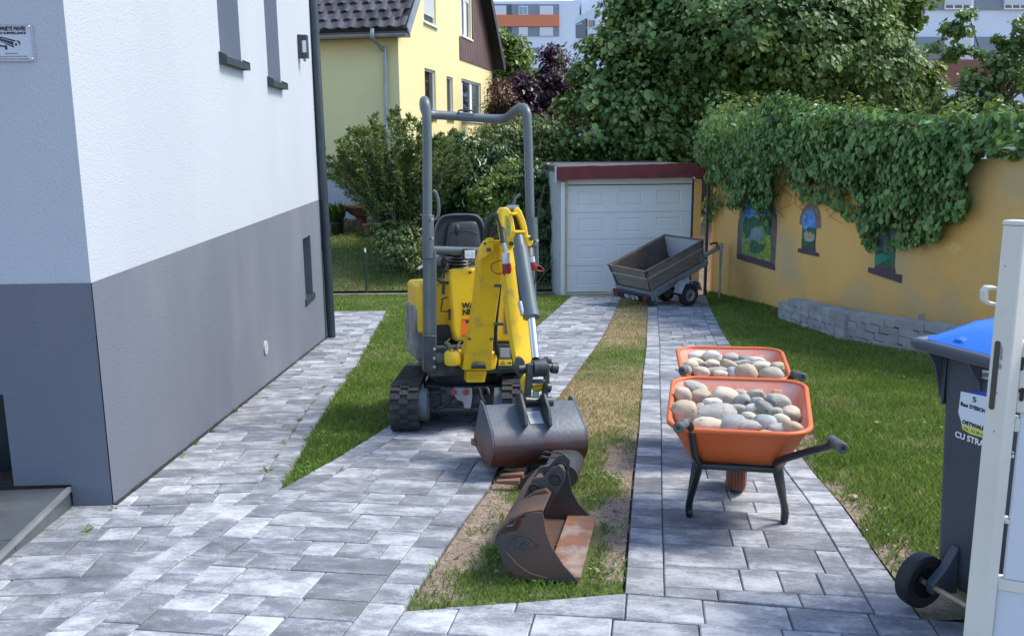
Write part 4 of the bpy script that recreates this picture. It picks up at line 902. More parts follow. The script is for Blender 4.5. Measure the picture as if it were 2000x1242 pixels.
for r in range(4):
    z0 = dbot+.004+r*ph; z1 = z0+ph-.006
    mb = MB(); sx = [dl+.004]; zz = [z0, z0+ph*.24, z0+ph*.78, z1]
    W3 = dr-dl
    cols = []
    for c in range(3): a_ = dl+W3*(.085+.315*c); cols.append((a_, a_+W3*.20))
    es = [dl+.004]+[e for c in cols for e in c]+[dr-.004]
    T0 = -.115
    for i in range(len(es)-1):
        for j in range(3):
            if i % 2 == 1 and j == 1:
                a0, a1, b0, b1 = es[i], es[i+1], zz[j], zz[j+1]; o = .035
                outer = [gt(a0, b0, T0), gt(a1, b0, T0), gt(a1, b1, T0), gt(a0, b1, T0)]; mid = [gt(a0+o*.5, b0+o*.5, T0-.016), gt(a1-o*.5, b0+o*.5, T0-.016), gt(a1-o*.5, b1-o*.5, T0-.016), gt(a0+o*.5, b1-o*.5, T0-.016)]
                inn = [gt(a0+o, b0+o, T0-.002), gt(a1-o, b0+o, T0-.002), gt(a1-o, b1-o, T0-.002), gt(a0+o, b1-o, T0-.002)]
                for A, B_ in ((outer, mid), (mid, inn)):
                    for k in range(4): mb.quad(A[k], A[(k+1) % 4], B_[(k+1) % 4], B_[k])
                mb.quad(*inn)
            else: mb.quad(gt(es[i], zz[j], T0), gt(es[i+1], zz[j], T0), gt(es[i+1], zz[j+1], T0), gt(es[i], zz[j+1], T0))
    mb.quad(gt(es[0], z1, T0), gt(es[-1], z1, T0), gt(es[-1], z1, -.15), gt(es[0], z1, -.15)); mb.quad(gt(es[0], z0, T0), gt(es[-1], z0, T0), gt(es[-1], z0, -.15), gt(es[0], z0, -.15))
    mb.build('door_panel', M_gdoor, garage, smooth=0)
# ================================================================== ORANGE WALL
ow = empty('garden_wall', Matrix.Translation((wallx(12), 12, -SLOPE*12)), 'long orange rendered garden wall with painted arched windows and ivy on top', 'wall')
WP = [(float(wallx(y)), y) for y in (16.75, 13.7, 12.0, 9.0, 6.5, 4.5)]
def wt(y): return np.interp(y, [4, 9, 16.8], [1.33, 1.255, 1.02])
mb = MB()
fr_ = [(x, y) for x, y in WP]; bk = [(x+.28, y+.02) for x, y in WP]
mb.loft([[Vector((x, y, -SLOPE*y-.1)), Vector((x, y, float(wt(y)))), Vector((x+.28, y, float(wt(y)))), Vector((x+.28, y, -SLOPE*y-.1))] for x, y in WP])
mb.build('wall', M_org, ow, smooth=0)
_seg = []
for i in range(len(WP)-1):
    a_ = Vector((*WP[i], 0)); c_ = Vector((*WP[i+1], 0)); n_ = Vector((-(c_-a_).y, (c_-a_).x, 0)).normalized(); _seg.append((a_, c_-a_, n_ if n_.x < 0 else -n_))
def Wf(x, y, off=.0):                                    # pixel -> wall face
    best = None
    for a, e, n in _seg:
        q = RP(x, y, a+n*off, n); t = Vector((q.x-a.x, q.y-a.y, 0)).dot(e)/e.length_squared; v = max(-t, t-1, 0)
        if q.y < 1: v += 50
        if best is None or v < best[0]: best = (v, q, n)
        if v == 0: break
    return best[1], best[2]
# painted windows (paint on the render, so flat sheets on the wall)
M_pfr = mat('painted_stone', (.115, .075, .085), (.20, .145, .14), scale=12, rough=.9); M_pfr2 = mat('painted_stone_pale', (.27, .19, .15), (.2, .14, .12), scale=10, rough=.9)
M_psky = mat('painted_sky', (.03, .18, .60), (.18, .42, .68), scale=9, rough=.9, stretch=(1, 1, 2)); M_pfield = mat('painted_field', (.34, .40, .07), (.09, .19, .04), scale=11, rough=.9); M_pdk = mat('painted_dark_green', (.02, .08, .05), (.06, .17, .09), scale=14, rough=.9)
M_pwh = mat('painted_white', (.50, .47, .38), (.34, .22, .12), scale=25, rough=.9); M_pgr = mat('painted_grey_sky', (.12, .20, .22), (.20, .27, .27), scale=8, rough=.9); M_pcy = mat('painted_water', (.25, .36, .38), (.12, .2, .2), scale=12, rough=.9)
def paint(pts, lvl, m, name, par): 
    q = [Wf(x, y, .003+lvl*.0022) for x, y in pts]; n = q[0][1]
    return MB().prism([a[0] for a in q], n*.0012).build(name, m, par, smooth=0)
def c6(pts): return [(1430+x/5.714, 370+y/5.714) for x, y in pts]
f = paint(c6([(50, 770), (65, 370), (100, 250), (140, 130), (230, 45), (330, 20), (410, 60), (450, 160), (500, 290), (500, 450), (472, 900)]), 0, M_pfr, 'painted_window', ow)
paint(c6([(100, 715), (112, 360), (150, 200), (240, 90), (330, 65), (400, 150), (440, 290), (430, 812)]), 1, M_pfield, 'painted_landscape', f)
paint(c6([(112, 360), (150, 200), (240, 90), (330, 65), (400, 150), (437, 290), (400, 300), (330, 270), (260, 300), (190, 420), (160, 530), (120, 470)]), 2, M_psky, 'painted_sky', f)
paint(c6([(120, 470), (115, 360), (150, 300), (180, 330), (230, 300), (300, 330), (380, 300), (438, 330), (430, 520), (370, 500), (340, 400), (240, 420), (170, 560)]), 3, M_pdk, 'painted_hill', f)
paint(c6([(215, 440), (250, 430), (340, 440), (355, 470), (300, 590), (270, 560), (230, 560), (180, 570), (105, 605), (100, 590), (190, 540)]), 4, M_pcy, 'painted_waterfall', f)
paint(c6([(230, 560), (290, 600), (370, 620), (330, 690), (260, 720), (200, 690), (190, 620)]), 4, M_pdk, 'painted_bush', f)
paint(c6([(50, 770), (53, 715), (430, 815), (474, 850), (472, 903)]), 5, mat('painted_sill', (.075, .05, .065), (.11, .08, .09), scale=14, rough=.9), 'painted_sill', f)
f = paint(c6([(770, 670), (785, 400), (750, 390), (755, 310), (790, 215), (840, 150), (900, 130), (950, 170), (985, 270), (993, 400), (988, 435), (940, 432), (925, 680)]), 0, M_pfr2, 'painted_window', ow)
paint(c6([(778, 630), (790, 320), (810, 265), (850, 228), (895, 232), (922, 290), (940, 420), (918, 640)]), 1, M_psky, 'painted_sky', f)
paint(c6([(778, 630), (785, 430), (820, 450), (850, 420), (890, 430), (938, 430), (918, 640)]), 2, M_pdk, 'painted_trees', f)
paint(c6([(800, 540), (805, 490), (830, 445), (850, 500), (870, 470), (900, 500), (922, 510), (920, 560), (880, 585), (820, 575)]), 3, M_pwh, 'painted_house', f)
paint(c6([(775, 632), (925, 640), (925, 700), (965, 715), (962, 752), (732, 700), (733, 655), (775, 662)]), 4, _mc['painted_sill'], 'painted_sill', f)
f = paint(c6([(1590, 880), (1600, 610), (1545, 600), (1550, 480), (1600, 390), (1680, 320), (1780, 310), (1840, 340), (1890, 430), (1915, 540), (1910, 650), (1825, 640), (1810, 930)]), 0, M_pfr2, 'painted_window', ow)
paint(c6([(1592, 840), (1605, 560), (1625, 470), (1680, 410), (1740, 395), (1790, 430), (1825, 540), (1805, 880)]), 1, M_pgr, 'painted_sky', f)
paint(c6([(1592, 840), (1600, 690), (1660, 680), (1720, 700), (1812, 690), (1805, 885)]), 2, M_pdk, 'painted_garden', f)
for xx, w_, t_ in ((1750, 22, 460), (1805, 14, 520)): paint(c6([(xx-w_, 690), (xx-w_*.7, 560), (xx, t_), (xx+w_*.7, 560), (xx+w_*.8, 690)]), 3, M_pdk, 'painted_cypress', f)
paint(c6([(1600, 740), (1690, 700), (1780, 760), (1690, 800), (1600, 850)]), 3, mat('painted_pond', (.02, .2, .13), (.05, .28, .18), scale=6, rough=.9), 'painted_pond', f)
paint(c6([(1515, 925), (1518, 868), (1590, 880), (1595, 850), (1815, 885), (1815, 940), (1890, 950), (1885, 1045)]), 4, _mc['painted_sill'], 'painted_sill', f)
# weathering patches on the render
M_st = mat('worn_render', (.34, .20, .11), (.40, .27, .14), scale=9, rough=.95); M_st2 = mat('repaired_render', (.72, .50, .18), (.78, .54, .22), scale=5, rough=.95)
def blob(x, y, rx, ry, m, lv=0, n=14):
    return paint([(x+rx*(1+random.uniform(-.25, .2))*math.cos(a), y+ry*(1+random.uniform(-.25, .2))*math.sin(a)) for a in np.linspace(0, 2*math.pi, n, endpoint=False)], lv, m, 'render_patch', ow)
blob(1864, 484, 15, 12, M_st2, n=20)
blob(1800, 622, 9, 13, mat('grey_scuff', (.33, .30, .27), (.42, .36, .28), scale=12, rough=.95), n=9)
# pipe at the corner
c_ = P(1377, 560, 16.55); MB().cyl((c_.x, 16.55, -SLOPE*16.5-.05), (c_.x, 16.55, .95), .03, 12).build('drainpipe', mat('dark_brown_pipe', (.07, .04, .035), rough=.5), ow)
# corrugated shed roof edge behind the wall
mb = MB(); N_ = 70; yA, yB = 8.2, 11.4
M_fib = mat('fibre_cement', (.20, .22, .24), (.28, .3, .31), scale=5, rough=.85)
T_ = []; 
for k in range(N_+1):
    y = yA-1.6+(yB-yA+1.6)*k/N_; x = float(wallx(y)); z = float(wt(y))+.05+.014*math.sin(k*1.9)+.05*(yB-y)/3
    T_.append([Vector((x-.09, y, z)), Vector((x+2.2, y, z+.22)), Vector((x+2.2, y, z+.205)), Vector((x-.09, y, z-.012))])
mb.loft(T_); mb.build('shed_roof', M_fib, None, label='grey corrugated shed roof edge lying on top of the orange wall', cat='roof', kind='structure') if 0 else mb.build('corrugated_coping', M_fib, ow, smooth=0)
# ================================================================== BLOCK STACK
M_blk = mat('concrete_block', (.29, .30, .31), (.36, .37, .38), scale=6, rough=.9, bump=.004, bscale=120, rnd=.14)
BP = [G(1518, 626), G(1575, 645), G(1640, 668), G(1730, 684), G(1830, 702), G(1950, 722)]
bpv = [Vector((p.x, p.y, 0)) for p in BP]
for p in bpv: p.x = min(p.x, float(wallx(p.y))-.27)
lens_ = [(bpv[i+1]-bpv[i]).length for i in range(len(bpv)-1)]; tot = sum(lens_)
def along(s):
    s = max(0, min(s, tot-1e-4))
    for i, l in enumerate(lens_):
        if s <= l: d = (bpv[i+1]-bpv[i]).normalized(); return bpv[i]+d*s, d
        s -= l
    return bpv[-1], (bpv[-1]-bpv[-2]).normalized()
bs = empty('block_stack', Matrix.Translation((bpv[0].x, bpv[0].y, -SLOPE*bpv[0].y)), 'low dry stack of grey concrete blocks along the foot of the orange wall', 'block stack')
CH = .088
nblk = 0
for c in range(4):
    s = 0 if c % 2 == 0 else 0
    while s < tot-.05:
        w = random.choice((.14, .21, .21, .28)) if c else random.choice((.21, .28)); w = min(w, tot-s)
        p, d = along(s+w/2); n = Vector((d.y, -d.x, 0)); n = n if n.x > 0 else -n
        if c == 3 and (s < .32 or random.random() < .0): s += w; continue
        zb_ = -SLOPE*p.y+.0+c*CH; dep = .20; j = random.uniform(-.004, .005)
        ang = math.atan2(d.y, d.x)
        o = MB(Matrix.Translation(p+n*(dep/2+j)+Vector((0, 0, zb_+CH/2-.0))) @ Matrix.Rotation(ang+random.uniform(-.012, .012), 4, 'Z')).box((0, 0, 0), (w-.006, dep, CH-.004)).build('block', M_blk, bs, smooth=0)
        a = o.data.attributes.new('rnd', 'FLOAT', 'POINT'); a.data.foreach_set('value', [random.random()]*len(o.data.vertices)); nblk += 1
        if w > .2 and random.random() < .22:
            md = 0
        s += w
print('blocks', nblk)
# ================================================================== FENCE AND NEIGHBOUR'S GARDEN
M_conc = mat('concrete', (.33, .32, .30), (.26, .25, .23), scale=6, rough=.9, bump=.003)
k0, k1 = -4.4, .86
for i in range(1): pass
mb = MB(); mb.box2((k0, 17.12, -SLOPE*17.12-.1), (k1, 17.2, -SLOPE*17.12+.05)); kerb = mb.build('concrete_kerb', M_conc, smooth=0, bevel=.006, kind='structure')
kerb['label'] = 'narrow concrete kerb under the wire fence'
M_gpost = mat('dark_green_post', (.03, .05, .04), rough=.5); M_wire = mat('fence_wire', (.12, .15, .13), rough=.5, metal=.3)
fence = empty('wire_fence', Matrix.Translation((-1.8, 17.22, -SLOPE*17.1)), 'thin green wire mesh fence with one white-capped post on the kerb', 'fence')
zk = -SLOPE*17.16
for px_ in (716, 880, 1046, 590):
    q = P(px_, 570, 17.23); mb = MB(); mb.tube([(q.x, 17.23, zk-.05), (q.x, 17.23, zk+.85)], .02, 10); po = mb.build('post', M_gpost, fence)
    MB().cyl((q.x, 17.23, zk+.852), (q.x, 17.23, zk+.93), .019, 10).build('cap', M_wht, po)
mb = MB()
for k in range(8): z = zk+.05+k*.115; mb.tube([(-4, 17.22, z), (k1, 17.22, z)], .0022, 4)
x = -4.0
while x < k1: mb.tube([(x, 17.217, zk+.03), (x, 17.217, zk+.86)], .0018, 4); x += .1
mb.build('wire_mesh', M_wire, fence, smooth=0)
M_terra = mat('weathered_terracotta', (.20, .11, .075), (.12, .08, .06), scale=7, rough=.9, bump=.004); M_bpot = mat('black_pot', (.012, .014, .016), rough=.3)
def onbank(x, y):
    for i in range(200):
        d = 17.4+i*.03; p = P(x, y, d)
        if p.z <= gz(p.x, p.y)+.001: return p
    return P(x, y, 20.5)
def lathe_obj(name, base, prof, m, par=None, **k):
    return MB(Matrix.Translation(base)).lathe(prof, n=24).build(name, m, par, base=Matrix.Translation(base) if par is None else None, **k)
pb = P(658, 431, 20.3); pb.z = gz(pb.x, pb.y); sc_ = 20.3/F
pot = empty('plant_pot', Matrix.Translation(pb), 'small black pot of thin grassy leaves beside the stone urn', 'plant pot')
r = 14*sc_; lathe_obj('pot', pb, [(0, .0), (r*.62, 0), (r*.75, r*.2), (r*.95, r*1.5), (r*1.05, r*1.55), (r*1.05, r*1.75), (r*.92, r*1.75), (r*.88, r*1.5), (0, r*1.45)], M_bpot, pot)
MB(Matrix.Translation(pb)).lathe([(0, -.02), (r*1.3, -.02), (r*1.35, .03), (0, .03)], n=20).build('saucer', M_conc, pot) if 0 else None
M_leafg = mat('garden_leaf', (.045, .085, .02), (.06, .11, .03), scale=3, rough=.5, rnd=.4, trans=.3)
n = 260; a = RNG.random(n)*6.28; rr = RNG.random(n)*r*.8; h = .15+RNG.random(n)*.35
Cc = np.stack([pb.x+np.cos(a)*rr*1.3, pb.y+np.sin(a)*rr*1.3, pb.z+r*1.5+h*.5], 1); D = np.stack([np.cos(a)*.35, np.sin(a)*.35, np.ones(n)], 1)
leaves('leaves', Cc, D, rdir(n), h*1.1, np.full(n, .02), M_leafg, pot)
ub = P(706, 427, 20.6); ub.z = gz(ub.x, ub.y); u_ = 20.6/F
urn = empty('stone_urn', Matrix.Translation(ub), 'wide weathered stone urn on a fluted foot by the house plinth', 'urn')
lathe_obj('pedestal', ub, [(0, 0), (17*u_, 0), (16*u_, 3*u_), (10*u_, 6*u_), (9*u_, 20*u_), (12*u_, 24*u_), (0, 24*u_)], M_terra, urn)
lathe_obj('bowl', ub, [(0, 24.2*u_), (12*u_, 24.2*u_), (22*u_, 30*u_), (33*u_, 42*u_), (37*u_, 44*u_), (36*u_, 48*u_), (31*u_, 46*u_), (18*u_, 34*u_), (0, 31*u_)], M_terra, urn)
tb = P(722, 428, 20.2); tb.z = gz(tb.x, tb.y); t_ = 20.2/F
lathe_obj('terracotta_pot', tb, [(0, 0), (9*t_, 0), (13*t_, 18*t_), (15*t_, 19*t_), (15*t_, 23*t_), (12*t_, 23*t_), (11*t_, 18*t_), (0, 17*t_)], M_terra, label='plain terracotta pot in front of the stone urn', cat='plant pot')
# ================================================================== VEGETATION
def leafmat(name, c, c2, rnd=.35, rough=.42, trans=.22, spec=.5): return mat(name, c, c2, scale=.8, lo=.35, hi=.65, rough=rough, rnd=rnd, trans=trans, spec=spec, world_pos=True)
M_hazel = leafmat('hazel_leaf', (.075, .155, .040), (.130, .215, .055), .5, spec=.35, rough=.5); M_hazel2 = leafmat('sunny_leaf', (.13, .22, .04), (.10, .17, .03), .35, spec=.35)
M_ivy = leafmat('ivy_leaf', (.075, .18, .050), (.16, .28, .078), .55, rough=.42, spec=.4); M_purple = leafmat('plum_leaf', (.045, .018, .035), (.075, .026, .045), .4, rough=.4)
M_maple = leafmat('maple_leaf', (.11, .20, .055), (.14, .23, .065), .3); M_bush = leafmat('bush_leaf', (.095, .155, .042), (.15, .20, .055), .4); M_hedge = leafmat('laurel_leaf', (.038, .095, .028), (.06, .125, .036), .4, rough=.32)
M_lime = leafmat('light_shrub_leaf', (.11, .19, .03), (.15, .22, .04), .35); M_rust = leafmat('bronze_leaf', (.13, .055, .03), (.09, .06, .03), .35)
M_bark = mat('bark', (.07, .055, .04), (.12, .10, .08), scale=9, rough=.95, bump=.02, bscale=25, stretch=(1, 1, .25)); M_twig = mat('twig', (.16, .13, .10), (.10, .08, .06), scale=5, rough=.9)
def ellip(x, y, rx, ry, d, rz=None):      # ellipsoid whose outline is seen at pixel x,y with pixel radii
    c = P(x, y, d); s = d/F; return (np.array(c), np.array([rx*s, (rz if rz else (rx+ry)/2*s), ry*s]))
def crown_points(ells, n, nclus, cr, shell=.55, zmin=None):
    vol = np.array([e[1].prod()**(2/3) for e in ells]); pr = vol/vol.sum()
    k = RNG.choice(len(ells), nclus, p=pr); u = rdir(nclus); rad = shell+(1-shell)*RNG.random(nclus)**.6
    C = np.array([ells[i][0] for i in k]); Rr = np.array([ells[i][1] for i in k]); cl = C+u*Rr*rad[:, None]*.95
    crs = cr*(.55+RNG.random(nclus)*.9)
    j = RNG.integers(0, nclus, n); v = rdir(n); rr = crs[j]*RNG.random(n)**.45
    off = v*rr[:, None]*np.array([1, 1, .62]); pos = cl[j]+off
    out = nrm(nrm(u[j]/Rr[j])*.8+v*.6)
    if zmin is not None:
        kk = pos[:, 2] > zmin; pos, out = pos[kk], out[kk]
    return pos, out, cl
def foliage(name, ells, n, nclus, cr, L, W, m, parent, shell=.55, droop=.5, up=.55, fold=.22, curl=.15, zmin=None, horiz=.5):
    pos, out, cl = crown_points(ells, n, nclus, cr, shell, zmin); n = len(pos)
    Nn = nrm(out*.75+np.array([0, 0, up])+rdir(n)*.45); D = nrm(out*np.array([1, 1, .3])+rdir(n)*.7-np.array([0, 0, droop]))
    l = L*(.5+RNG.random(n)**1.6*1.0); return leaves(name, pos, D, Nn, l, l*W, m, parent, fold, curl), cl
def limbs(name, base, tops, r0, m, parent, n=14):
    mb = MB(); base = Vector(base)
    for t in tops[:n]:
        t = Vector(t); mid = base.lerp(t, .45)+Vector((random.uniform(-.2, .2), random.uniform(-.2, .2), .25)); mb.tube([base, base.lerp(mid, .5)+Vector((0, 0, .05)), mid, t], [r0*.42, r0*.34, r0*.22, r0*.05], 7, smooth=3)
    return mb.build(name, m, parent)
def tree(name, label, cat, base, ells, n, nclus, cr, L, W, m, r0=.15, fork=None, group=None, shell=.55, **k):
    root = empty(name, Matrix.Translation(base), label, cat, group); base = Vector(base)
    top = Vector(ells[0][0]); fork = fork if fork else base.lerp(top, .45)
    fork = Vector(fork)
    MB().tube([base-Vector((0, 0, .1)), base.lerp(fork, .5)+Vector((random.uniform(-.05, .05), 0, 0)), fork], [r0*1.3, r0, r0*.8], 12, smooth=4).build('trunk', M_bark, root)
    _, cl = foliage('crown', ells, n, nclus, cr, L, W, m, root, shell=shell, **k)
    limbs('branches', fork, [tuple(c) for c in cl[RNG.choice(len(cl), min(22, len(cl)), replace=False)]], r0, M_bark, root, 22)
    return root
# big hazel tree behind the garage
d = 23.5
E = [ellip(1445, 50, 265, 180, d), ellip(1235, 215, 130, 110, d-1.2), ellip(1165, 240, 88, 85, d-1.8), ellip(1200, 140, 85, 80, d-1.2), ellip(1315, 130, 165, 120, d-.8), ellip(1560, 120, 230, 110, d-.8), ellip(1680, 140, 120, 100, d-.2), ellip(1480, 0, 285, 130, d), ellip(1290, 10, 120, 100, d), ellip(1500, 60, 230, 130, d-1.8), ellip(1270, 270, 120, 50, d-1.5), ellip(1360, 275, 100, 50, d-.5), ellip(1200, 300, 110, 32, d-1.6), ellip(1330, 305, 90, 26, d-1.4)]
b0 = P(1380, 420, d); tree('hazel_tree', 'huge dark green broadleaf tree spreading over the garage roof', 'tree', (b0.x, d, -.35), E, 84000, 1750, .42, .135, .85, M_hazel, r0=.3, fork=(b0.x, d, 1.6), shell=.62, droop=.8)
d = 26.0
E = [ellip(1745, 20, 75, 45, d), ellip(1745, 165, 85, 62, d), ellip(1690, 235, 80, 40, d), ellip(1700, 60, 60, 90, d+.5)]
b0 = P(1760, 420, d); tree('maple_tree', 'sunlit yellow-green tree between the huge dark tree and the pale apartment block', 'tree', (b0.x, d, -.35), E, 9000, 170, .40, .19, .9, M_hazel2, r0=.18, fork=(b0.x, d, 1.4))
d = 19.5
E = [ellip(1940, 130, 55, 60, d), ellip(1872, 45, 26, 45, d), ellip(1900, 190, 75, 50, d), ellip(1985, 60, 45, 60, d), ellip(1850, 110, 45, 25, d), ellip(2030, 170, 90, 100, d), ellip(1860, 215, 60, 35, d-.3), ellip(1960, 235, 110, 25, d-.3), ellip(1800, 232, 60, 22, d)]
b0 = P(1925, 420, d); tree('young_maple', 'airy light green young maple with open crown above the ivy at the wall end', 'tree', (b0.x, d, -.35), E, 7600, 150, .23, .115, .95, M_maple, r0=.10, fork=(b0.x, d, 1.9), shell=.25)
# purple plum trees and others beyond the hedge
d = 31.0
E = [ellip(1084, 165, 32, 70, d), ellip(1088, 245, 60, 60, d), ellip(1050, 290, 60, 45, d), ellip(1105, 200, 40, 50, d), ellip(1075, 115, 16, 30, d)]
b0 = P(1080, 400, d); tree('purple_plum_tree', 'tall dark purple plum tree touching the left flank of the huge green tree', 'tree', (b0.x, d, -.36), E, 13000, 330, .35, .13, .75, M_purple, r0=.14, fork=(b0.x, d, .8))
d = 30.0
E = [ellip(1018, 190, 28, 50, d), ellip(1020, 250, 50, 50, d), ellip(1030, 300, 45, 40, d)]
b0 = P(1022, 400, d); tree('purple_plum_tree', 'smaller round dark purple plum tree in front of the sunlit green tree', 'tree', (b0.x, d, -.36), E, 9000, 240, .32, .13, .75, M_purple, r0=.12, fork=(b0.x, d, .6))
d = 40.0
E = [ellip(985, 130, 50, 60, d), ellip(965, 95, 24, 40, d), ellip(1005, 120, 30, 45, d), ellip(1000, 180, 55, 50, d), ellip(1090, 210, 70, 50, d)]
b0 = P(990, 400, d); tree('birch_tree', 'sunlit green tree rising beside the yellow house gable before the apartments', 'tree', (b0.x, d, -.36), E, 13000, 260, .5, .19, .7, M_hazel2, r0=.15, fork=(b0.x, d, 1.4))
d = 27.0
E = [ellip(975, 190, 26, 40, d), ellip(985, 215, 30, 30, d)]
b0 = P(978, 400, d); tree('bronze_shrub', 'bronze-red leaved shrub at the corner of the yellow house', 'shrub', (b0.x, d, -.36), E, 3500, 80, .28, .10, .5, M_rust, r0=.05, fork=(b0.x, d, .6))
# background greenery
def shrub(name, label, base, E, n, ncl, cr, L, W, m, cat='shrub', nst=12, r0=.05, **k):
    root = empty(name, Matrix.Translation(base), label, cat)
    _, cl = foliage('foliage', E, n, ncl, cr, L, W, m, root, **k)
    mb = MB(); bb = Vector(base)
    for c in cl[RNG.choice(len(cl), min(nst, len(cl)), replace=False)]:
        c = Vector(c); mid = bb.lerp(c, .5)+Vector((random.uniform(-.12, .12), 0, .12)); mb.tube([bb+Vector((random.uniform(-.12, .12), random.uniform(-.1, .1), -.05)), mid, c], [r0*.5, r0*.35, r0*.1], 6, smooth=3)
    mb.build('stems', M_bark, root); return root
# feathery bush in the neighbour's garden
d = 19.0; bp_ = P(785, 480, d); gzb = gz(bp_.x, d)
root = empty('feathery_bush', Matrix.Translation((bp_.x, d, gzb)), 'feathery upright bush with arching sprigs in front of the yellow house', 'shrub')
Vb = Vector((bp_.x, d, gzb)); mb = MB(); CC = []; DD = []; LL = []
tips = []
for i in range(230):
    a = random.uniform(-1, 1); e = P(780+a*118+random.gauss(0, 8), 0, d).x; hgt = math.sqrt(max(0, 1-a*a))
    ytop = 345-hgt*random.uniform(-.25, 1)*112
    t = P(780+a*128+random.gauss(0, 6), ytop, d+random.uniform(-1.0, .9)); tips.append(t)
for t in tips:
    b1_ = Vb+Vector((random.uniform(-.25, .25), random.uniform(-.25, .25), 0)); m_ = b1_.lerp(t, .55)+Vector(((t.x-Vb.x)*.05, 0, .2))
    cv = catmull([b1_, m_, t, t+(t-m_)*.25+Vector((0, 0, -.06))], 8)
    if random.random() < .35: mb.tube(cv[::2], [.016, .010, .006, .003], 5, cap=False)
    m0 = int(len(cv)*random.uniform(.25, .45))
    for k in range(m0, len(cv)):
        dirv = (cv[k]-cv[k-1]).normalized()
        for q in range(7):
            aa = Vector((random.gauss(0, 1), random.gauss(0, 1), random.gauss(0, .7))).normalized()
            pos = cv[k-1].lerp(cv[k], random.random())+aa*random.uniform(.01, .085); CC.append(pos); DD.append(dirv*.8+aa*.9); LL.append(random.uniform(.06, .11))
mb.build('stems', M_bark, root)
CC = np.array([tuple(v) for v in CC]); DD = np.array([tuple(v) for v in DD]); LL = np.array(LL); print('feather', len(CC))
leaves('foliage', CC, DD, rdir(len(CC))+np.array([0, -.3, .8]), LL, LL*.38, M_bush, root, .1, .1)
shrub('low_shrub', 'dark low shrub at the foot of the feathery bush above the wire fence', (P(775, 500, 18.3).x, 18.3, gz(0, 18.3)), [ellip(775, 470, 55, 42, 18.3, .5), ellip(800, 500, 60, 30, 18.0, .4), ellip(770, 420, 40, 40, 18.6, .4)], 5500, 120, .16, .085, .5, M_bush)
d = 20.5
shrub('laurel_hedge', 'dark laurel hedge behind the excavator seat', (P(900, 450, d).x, d, gz(0, d)), [ellip(850, 370, 60, 75, d), ellip(905, 380, 60, 80, d-.3), ellip(905, 460, 60, 50, d-.6), ellip(880, 300, 50, 40, d), ellip(960, 330, 60, 60, d+.3)], 17000, 380, .26, .12, .42, M_hedge, cat='hedge', nst=20)
d = 21.5
shrub('mixed_shrub', 'mid green shrub under the yellow house windows', (P(985, 450, d).x, d, gz(0, d)), [ellip(960, 290, 55, 45, d), ellip(1010, 280, 60, 50, d), ellip(1060, 270, 50, 45, d), ellip(1085, 290, 45, 30, d), ellip(920, 310, 30, 30, d-.5)], 9500, 260, .26, .09, .5, M_bush, nst=14)
d = 19.0
shrub('light_shrub', 'bright green bushy shrub beside the garage side wall', (P(1000, 500, d).x, d, gz(0, d)), [ellip(1000, 370, 50, 55, d), ellip(960, 400, 40, 55, d-.2), ellip(1045, 350, 35, 35, d), ellip(1000, 430, 60, 60, d-.5)], 13000, 300, .22, .085, .5, M_lime, nst=16)
d = 17.9
shrub('ivy_hedge', 'narrow dark ivy hedge with bare twigs against the garage side', (P(1065, 560, d).x-.1, d, gz(0, d)), [ellip(1062, 430, 24, 70, d, .35), ellip(1060, 520, 26, 50, d-.1, .3), ellip(1000, 520, 60, 50, d+.2, .3), ellip(940, 530, 60, 45, d+.2, .3), ellip(880, 520, 60, 45, d+.3, .3), ellip(1040, 350, 30, 40, d+.3, .3)], 12500, 330, .17, .075, .7, M_hedge, cat='hedge', nst=14)
def twig(label, pts, r):
    o = MB().tube([P(*p) for p in pts], [r, r*.8, r*.4], 7, smooth=4).build('bare_branch', M_twig, label=label, cat='branch'); return o
twig('tall pale dead branch leaning in the hedge beside the garage', [(1078, 570, 17.3), (1078, 500, 17.35), (1070, 455, 17.45), (1076, 400, 17.5), (1090, 360, 17.5)], .02) if 0 else None
twig('pale forked dead branch standing in the ivy hedge', [(1052, 480, 17.4), (1050, 430, 17.4), (1058, 385, 17.4), (1066, 358, 17.4)], .022)
twig('thin reddish stick leaning on the garage side wall', [(1044, 560, 17.05), (1062, 535, 17.0), (1083, 510, 16.75)], .012)
# ivy over the orange wall
ivy = empty('ivy', Matrix.Translation((4.2, 12, 1.1)), 'thick ivy spilling over the top of the orange wall', 'ivy')
def ivy_sample(poly, n, off0, off1, seedclump=5, thr=.0):
    poly = np.array(poly, float); x0, x1, y0, y1 = poly[:, 0].min(), poly[:, 0].max(), poly[:, 1].min(), poly[:, 1].max()
    X = []; Y = []
    while sum(len(a) for a in X) < n:
        x = x0+RNG.random(n*2)*(x1-x0); y = y0+RNG.random(n*2)*(y1-y0); k = in_poly(x, y, poly)
        k &= fnoise(x+3000, y+3000, .045, seedclump) > thr*RNG.random(n*2)*1.6; X.append(x[k]); Y.append(y[k])
    x = np.concatenate(X)[:n]; y = np.concatenate(Y)[:n]; out = np.empty((n, 3)); nn_ = np.empty((n, 3))
    for i in range(n):
        q, nv = Wf(float(x[i]), float(y[i]), random.uniform(off0, off1)); out[i] = q; nn_[i] = nv
    return out, nn_
hang = [(1372, 262), (1366, 330), (1385, 368), (1368, 405), (1392, 428), (1420, 385), (1448, 425), (1470, 380), (1482, 432), (1500, 438), (1512, 385), (1528, 340), (1545, 375), (1568, 385), (1600, 398), (1622, 375), (1640, 400), (1668, 425), (1650, 372), (1668, 345), (1680, 375), (1672, 425), (1682, 480), (1700, 500), (1718, 462), (1745, 450), (1760, 490), (1790, 480), (1832, 468), (1815, 445), (1880, 430), (1868, 395), (1882, 340), (1886, 300), (1930, 266), (2010, 255), (2010, 225), (1380, 225)]
